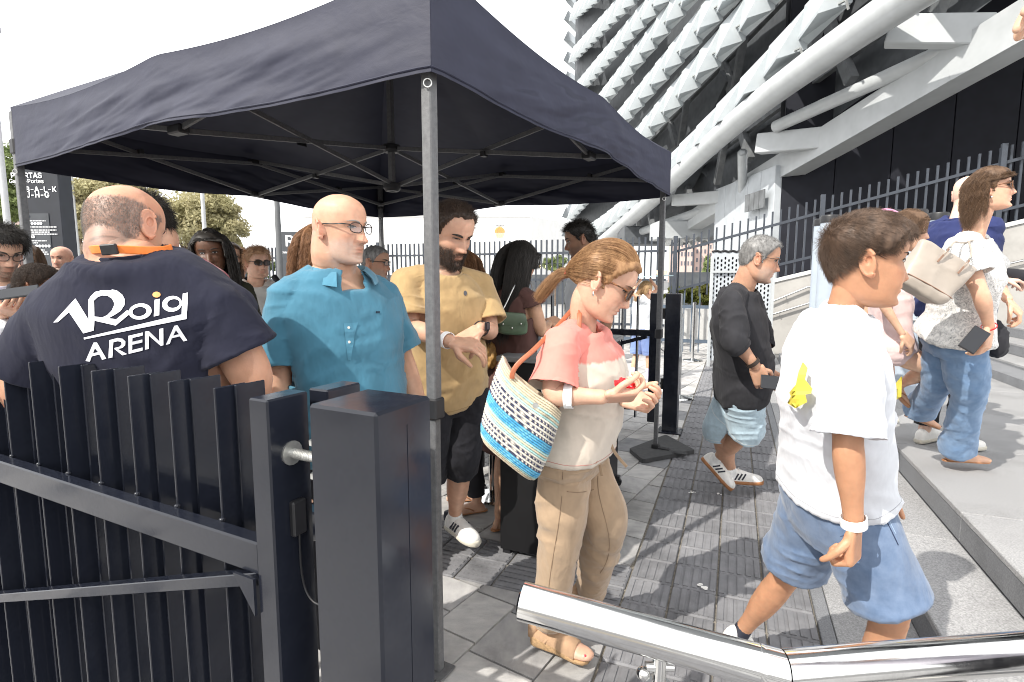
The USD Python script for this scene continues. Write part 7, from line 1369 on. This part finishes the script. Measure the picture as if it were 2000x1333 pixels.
h = hd(74, 524, 600, 2.75, 20, -12, 0, kid=1, eyes=False); h['s'] = .88
i18 = crowd('child with short dark curly hair beside the left canopy leg', h, 10, (.20, .105, .065), dict(mat='white_tee', ease=.02, sleeve=.6), None, dict(mat='hair_dark', thick=.012, taper=[.7, 1, 1, 1], style=st_curl, n=3600, len=.013, curl=.005, w=.0017))
h = hd(121, 482, 531, 3.9, -82, -2, 0, stubble=((.25, .22, .2), .5), fat=.2, wide=1.05)
i19 = crowd('balding grey bearded man in a white shirt in front of the sign totem', h, -80, (.52, .33, .255), dict(mat='white_tee', ease=.025, sleeve=.7, collar=True), None, dict(mat='hair_salt', crown_bald=.015, thick=.006, style=st_short, n=900, len=.014, w=.0013, shade=((.15, .13, .12), .5)), fat=.12)
h = hd(292, 388, 500, 2.1, 215, -20, 0, eyes=True, stubble=((.05, .04, .03), .5)); h['c'] = at(285, 440, 2.1)
i20 = crowd('person in a maroon top half hidden behind the navy shirted staff man', h, 250, (.48, .30, .22), dict(mat='maroon', ease=.03, sleeve=.7), None, dict(mat='hair_black', thick=.014, style=st_short, n=2400, len=.03, w=.0015), fat=.2, over=dict(sR=at(190, 560, 2.1), sL=at(385, 545, 2.1), nk=at(290, 515, 2.12)))
h = hd(412, 458, 534, 3.1, -70, -5, 6, fem=1, nose=1.0, lips=1.5, lipcol=(.30, .08, .08), wide=1.02, ruddy=.3, iris=(.02, .012, .01)); h['s'] = 1.02
i21 = crowd('dark skinned woman with long braids in an olive jacket behind the staff man', h, -60, SK_D, dict(mat='olive_jacket', ease=.03, sleeve=1.4, mouth=.055, elbow=.065), None, dict(mat='hair_black', thick=.012, style=st_long, n=420, len=.42, wave=.0025, freq=90, off=.010, comb=(0, -.35, 0), w=.0072, part=.02, ymax=.05), sex='f')
h = hd(450, 476, 530, 4.4, -45, -2, 0, fem=1); i22 = crowd('young woman with brown hair behind the braided woman', h, -60, SK_L, dict(mat='black_top', ease=.02, sleeve=.5), None, dict(mat='hair_brown', thick=.012, style=st_long, n=1500, len=.36, w=.0022, off=.006), sex='f')
h = hd(467, 487, 538, 4.9, -40, 0, 0); i23 = crowd('man in black between the brown haired woman and the white sweatshirt', h, -60, SK_L, dict(mat='black_top', ease=.025, sleeve=.6), None, dict(mat='hair_auburn', thick=.012, style=st_short, n=900, w=.002))
h = hd(503, 485, 544, 4.1, -42, -3, 0, fat=.25, jaw=1.05, wide=1.05)
i24 = crowd('stocky person in sunglasses and white sweatshirt left of the R sign', h, -55, (.60, .39, .30), dict(mat='offwhite', ease=.035, sleeve=1.6, mouth=.05, elbow=.075, wr=.014), None, dict(mat='hair_red_blond', thick=.013, style=st_short, n=1800, len=.035, stand=.3, comb=(.3, .2, -.3), w=.0018), fat=.22, belly=.05); glasses(i24, 'frame_black', 'lens_dark', .028, .020, .002)
part(i24['t'], 'bag_strap', tube(spline([at(535, 540, 4.0), at(548, 560, 3.98), at(556, 600, 4.05)], 12), .02, 8), 'dark_trousers', True)
# ---- 11 child with the skateboard
h = hd(1262, 552, 586, 7.6, 35, 5, 0, kid=1, fem=1, eyes=False); zc = h['c'][2]; b_ = jbase(h)
J = pose(b_[0], b_[1], 1.36, 35, 0, sex='f', stride=.12, eR=at(1232, 572, 7.5), wR=at(1252, 546, 7.5), eL=at(1285, 566, 7.7), wL=at(1270, 546, 7.6))
i25 = person('small blonde child holding a skateboard over her head behind the far gate', J, h, (.58, .38, .28), 'f', dict(mat='white_tee', ease=.03, sleeve=.5, mouth=.09), dict(mat='blue_shorts', f=.46, ease=.03, prof=[(0, .11), (1, .11)]), dict(mat='hair_blond', thick=.012, style=st_pony, n=1500, len=.16, w=.002, tie=(0, -.115, .02)), sneaker('sneaker_grey', 'shoe_white', None, 'lilac_sock'))
for s in 'RL': part(i25['t'], 'sock', limb([J['a' + s], J['a' + s] + (J['k' + s] - J['a' + s]) * .4], [(0, .045), (1, .05)], 12), 'lilac_sock', True)
sk = at(1262, 541, 7.55); st2 = thing('skateboard', 'pale blue skateboard with cream wheels carried over the child\'s head', 'skateboard', sk); mat('board_blue', (.40, .55, .58), .5); mat('wheel_cream', (.70, .55, .42), .4)
d_ = unit(V(.97, .2, .06)); s_ = unit(np.cross(ZX, d_)); xs_ = np.linspace(-.37, .37, 16); part(st2, 'deck', rings(sk + xs_[:, None] * d_ + ZX * (.10 * np.clip(np.abs(xs_) - .28, 0, 1) * -1)[:, None], np.tile(s_, (16, 1)), np.tile(ZX, (16, 1)), np.where(np.abs(xs_) > .3, .07, .10), np.full(16, .006), 14, 3), 'board_blue', True)
for x_ in (-.22, .22):
    part(st2, 'truck', bar(sk + d_ * x_ + ZX * .03 - s_ * .09, sk + d_ * x_ + ZX * .03 + s_ * .09, .025, .03), 'galv')
    for y_ in (-.1, .1): part(st2, 'wheel', tube([sk + d_ * x_ + ZX * .042 + s_ * (y_ - .02), sk + d_ * x_ + ZX * .042 + s_ * (y_ + .02)], .032, 14), 'wheel_cream', smooth=40)
sv, sf = i6['shirt']; sn = vnormals(sv, sf); fr_ = (sn[:, 1] < -.12) & (segd(sv, i6['J']['sR'], i6['J']['eR']) > .09); lin6 = LinearNDInterpolator(sv[fr_][:, [0, 2]], sv[fr_][:, 1])
q4 = lambda L: Pg([(1000 + a / 2, 667 + b / 2) for a, b in L]).buffer(0)
for L in ([(1135, 85), (1150, 105), (1140, 150), (1168, 185), (1165, 200), (1140, 205), (1148, 235), (1130, 245), (1105, 258), (1078, 240), (1090, 215), (1085, 200), (1110, 170), (1120, 120)], [(1519, 140), (1500, 165), (1475, 215), (1480, 235), (1516, 215)]):
    drape(q4(L).buffer(2.5).buffer(-1), 'print_yellow', i6['t'], 'yellow_print', lin6, ident, 1.45, cell=8, off=.002)
# ---- stitched seams laid on the cloth
def stitch(i, key, lines, w, m, name='seam', d=(0, -1, 0)):
    v, f = i[key]; n = vnormals(v, f); ok = n @ unit(V(*d)) > .2; L_ = LinearNDInterpolator(v[ok][:, [0, 2]], v[ok][:, 1]); y0 = v[ok][:, 1].mean()
    for ln in lines:
        uv = spline(np.array([(a, b, 0.) for a, b in ln]), 26)[:, :2]; S = np.array([sight(*p) for p in uv]); y = np.full(len(uv), y0)
        for _ in range(8):
            P = V(0, 0, EYE) + S * (y / S[:, 1])[:, None]; yn = L_(P[:, [0, 2]]); y = np.where(np.isfinite(yn), yn, y)
        good = np.isfinite(yn); P = (V(0, 0, EYE) + S * (y / S[:, 1])[:, None] - V(0, .0004, 0))[good]
        if len(P) > 3: part(i['t'], name, tube(P, w, 5), m, True)
mat('thread_dark', (.02, .035, .08), .8); mat('thread_light', (.30, .40, .52), .8); mat('thread_khaki', (.24, .165, .105), .8)
stitch(i6, 'trousers', [[(1548, 968), (1562, 1010), (1582, 1038)], [(1582, 1038), (1615, 1048), (1650, 1046)], [(1722, 1000), (1752, 1060), (1778, 1120), (1800, 1185)]], .0014, 'thread_dark'); stitch(i6, 'trousers', [[(1728, 1000), (1758, 1060), (1785, 1120), (1807, 1185)], [(1552, 966), (1567, 1008), (1586, 1032)]], .0009, 'thread_light')
stitch(i7, 'trousers', [[(1792, 606), (1797, 630), (1808, 646), (1832, 660)], [(1832, 660), (1853, 654), (1851, 612)], [(1792, 606), (1820, 608), (1851, 612)], [(1874, 602), (1892, 660), (1903, 720), (1908, 770)], [(1800, 600), (1840, 602), (1890, 606)]], .0016, 'thread_light')
stitch(i4, 'trousers', [[(1090, 862), (1098, 960), (1085, 1060), (1070, 1170)], [(1096, 880), (1130, 868), (1172, 850)], [(1098, 958), (1130, 962), (1160, 956)], [(1168, 930), (1178, 1000), (1190, 1060), (1172, 1120)]], .0014, 'thread_khaki')
# ---- 12 neighbour whose raised fingertip enters at the top right corner
b_ = V(1.47, .32, 0); J = pose(b_[0], b_[1], 1.74, 80, .15)
h = dict(c=b_ + V(.01, .05, .15 + 1.63), f=face_dir(80), u=ZX, s=1.0)
fp_ = at(1970, 20, .88); hw_ = fp_ + V(.15, -.03, .075); J['wL'] = hw_; J['eL'] = hw_ + V(.16, -.17, -.05)
i26 = person('person at the top right corner reaching a fingertip into the picture', J, h, SK_L, 'm', dict(mat='grey_lilac', ease=.025, sleeve=.7), dict(mat='dark_trousers'), dict(mat='hair_dark', thick=.01, style=st_short, n=300), plain, hands=[hand(hw_, fp_ - hw_, V(-.4, 0, -.9), V(0, -1, 0), (12, 15, 12))])
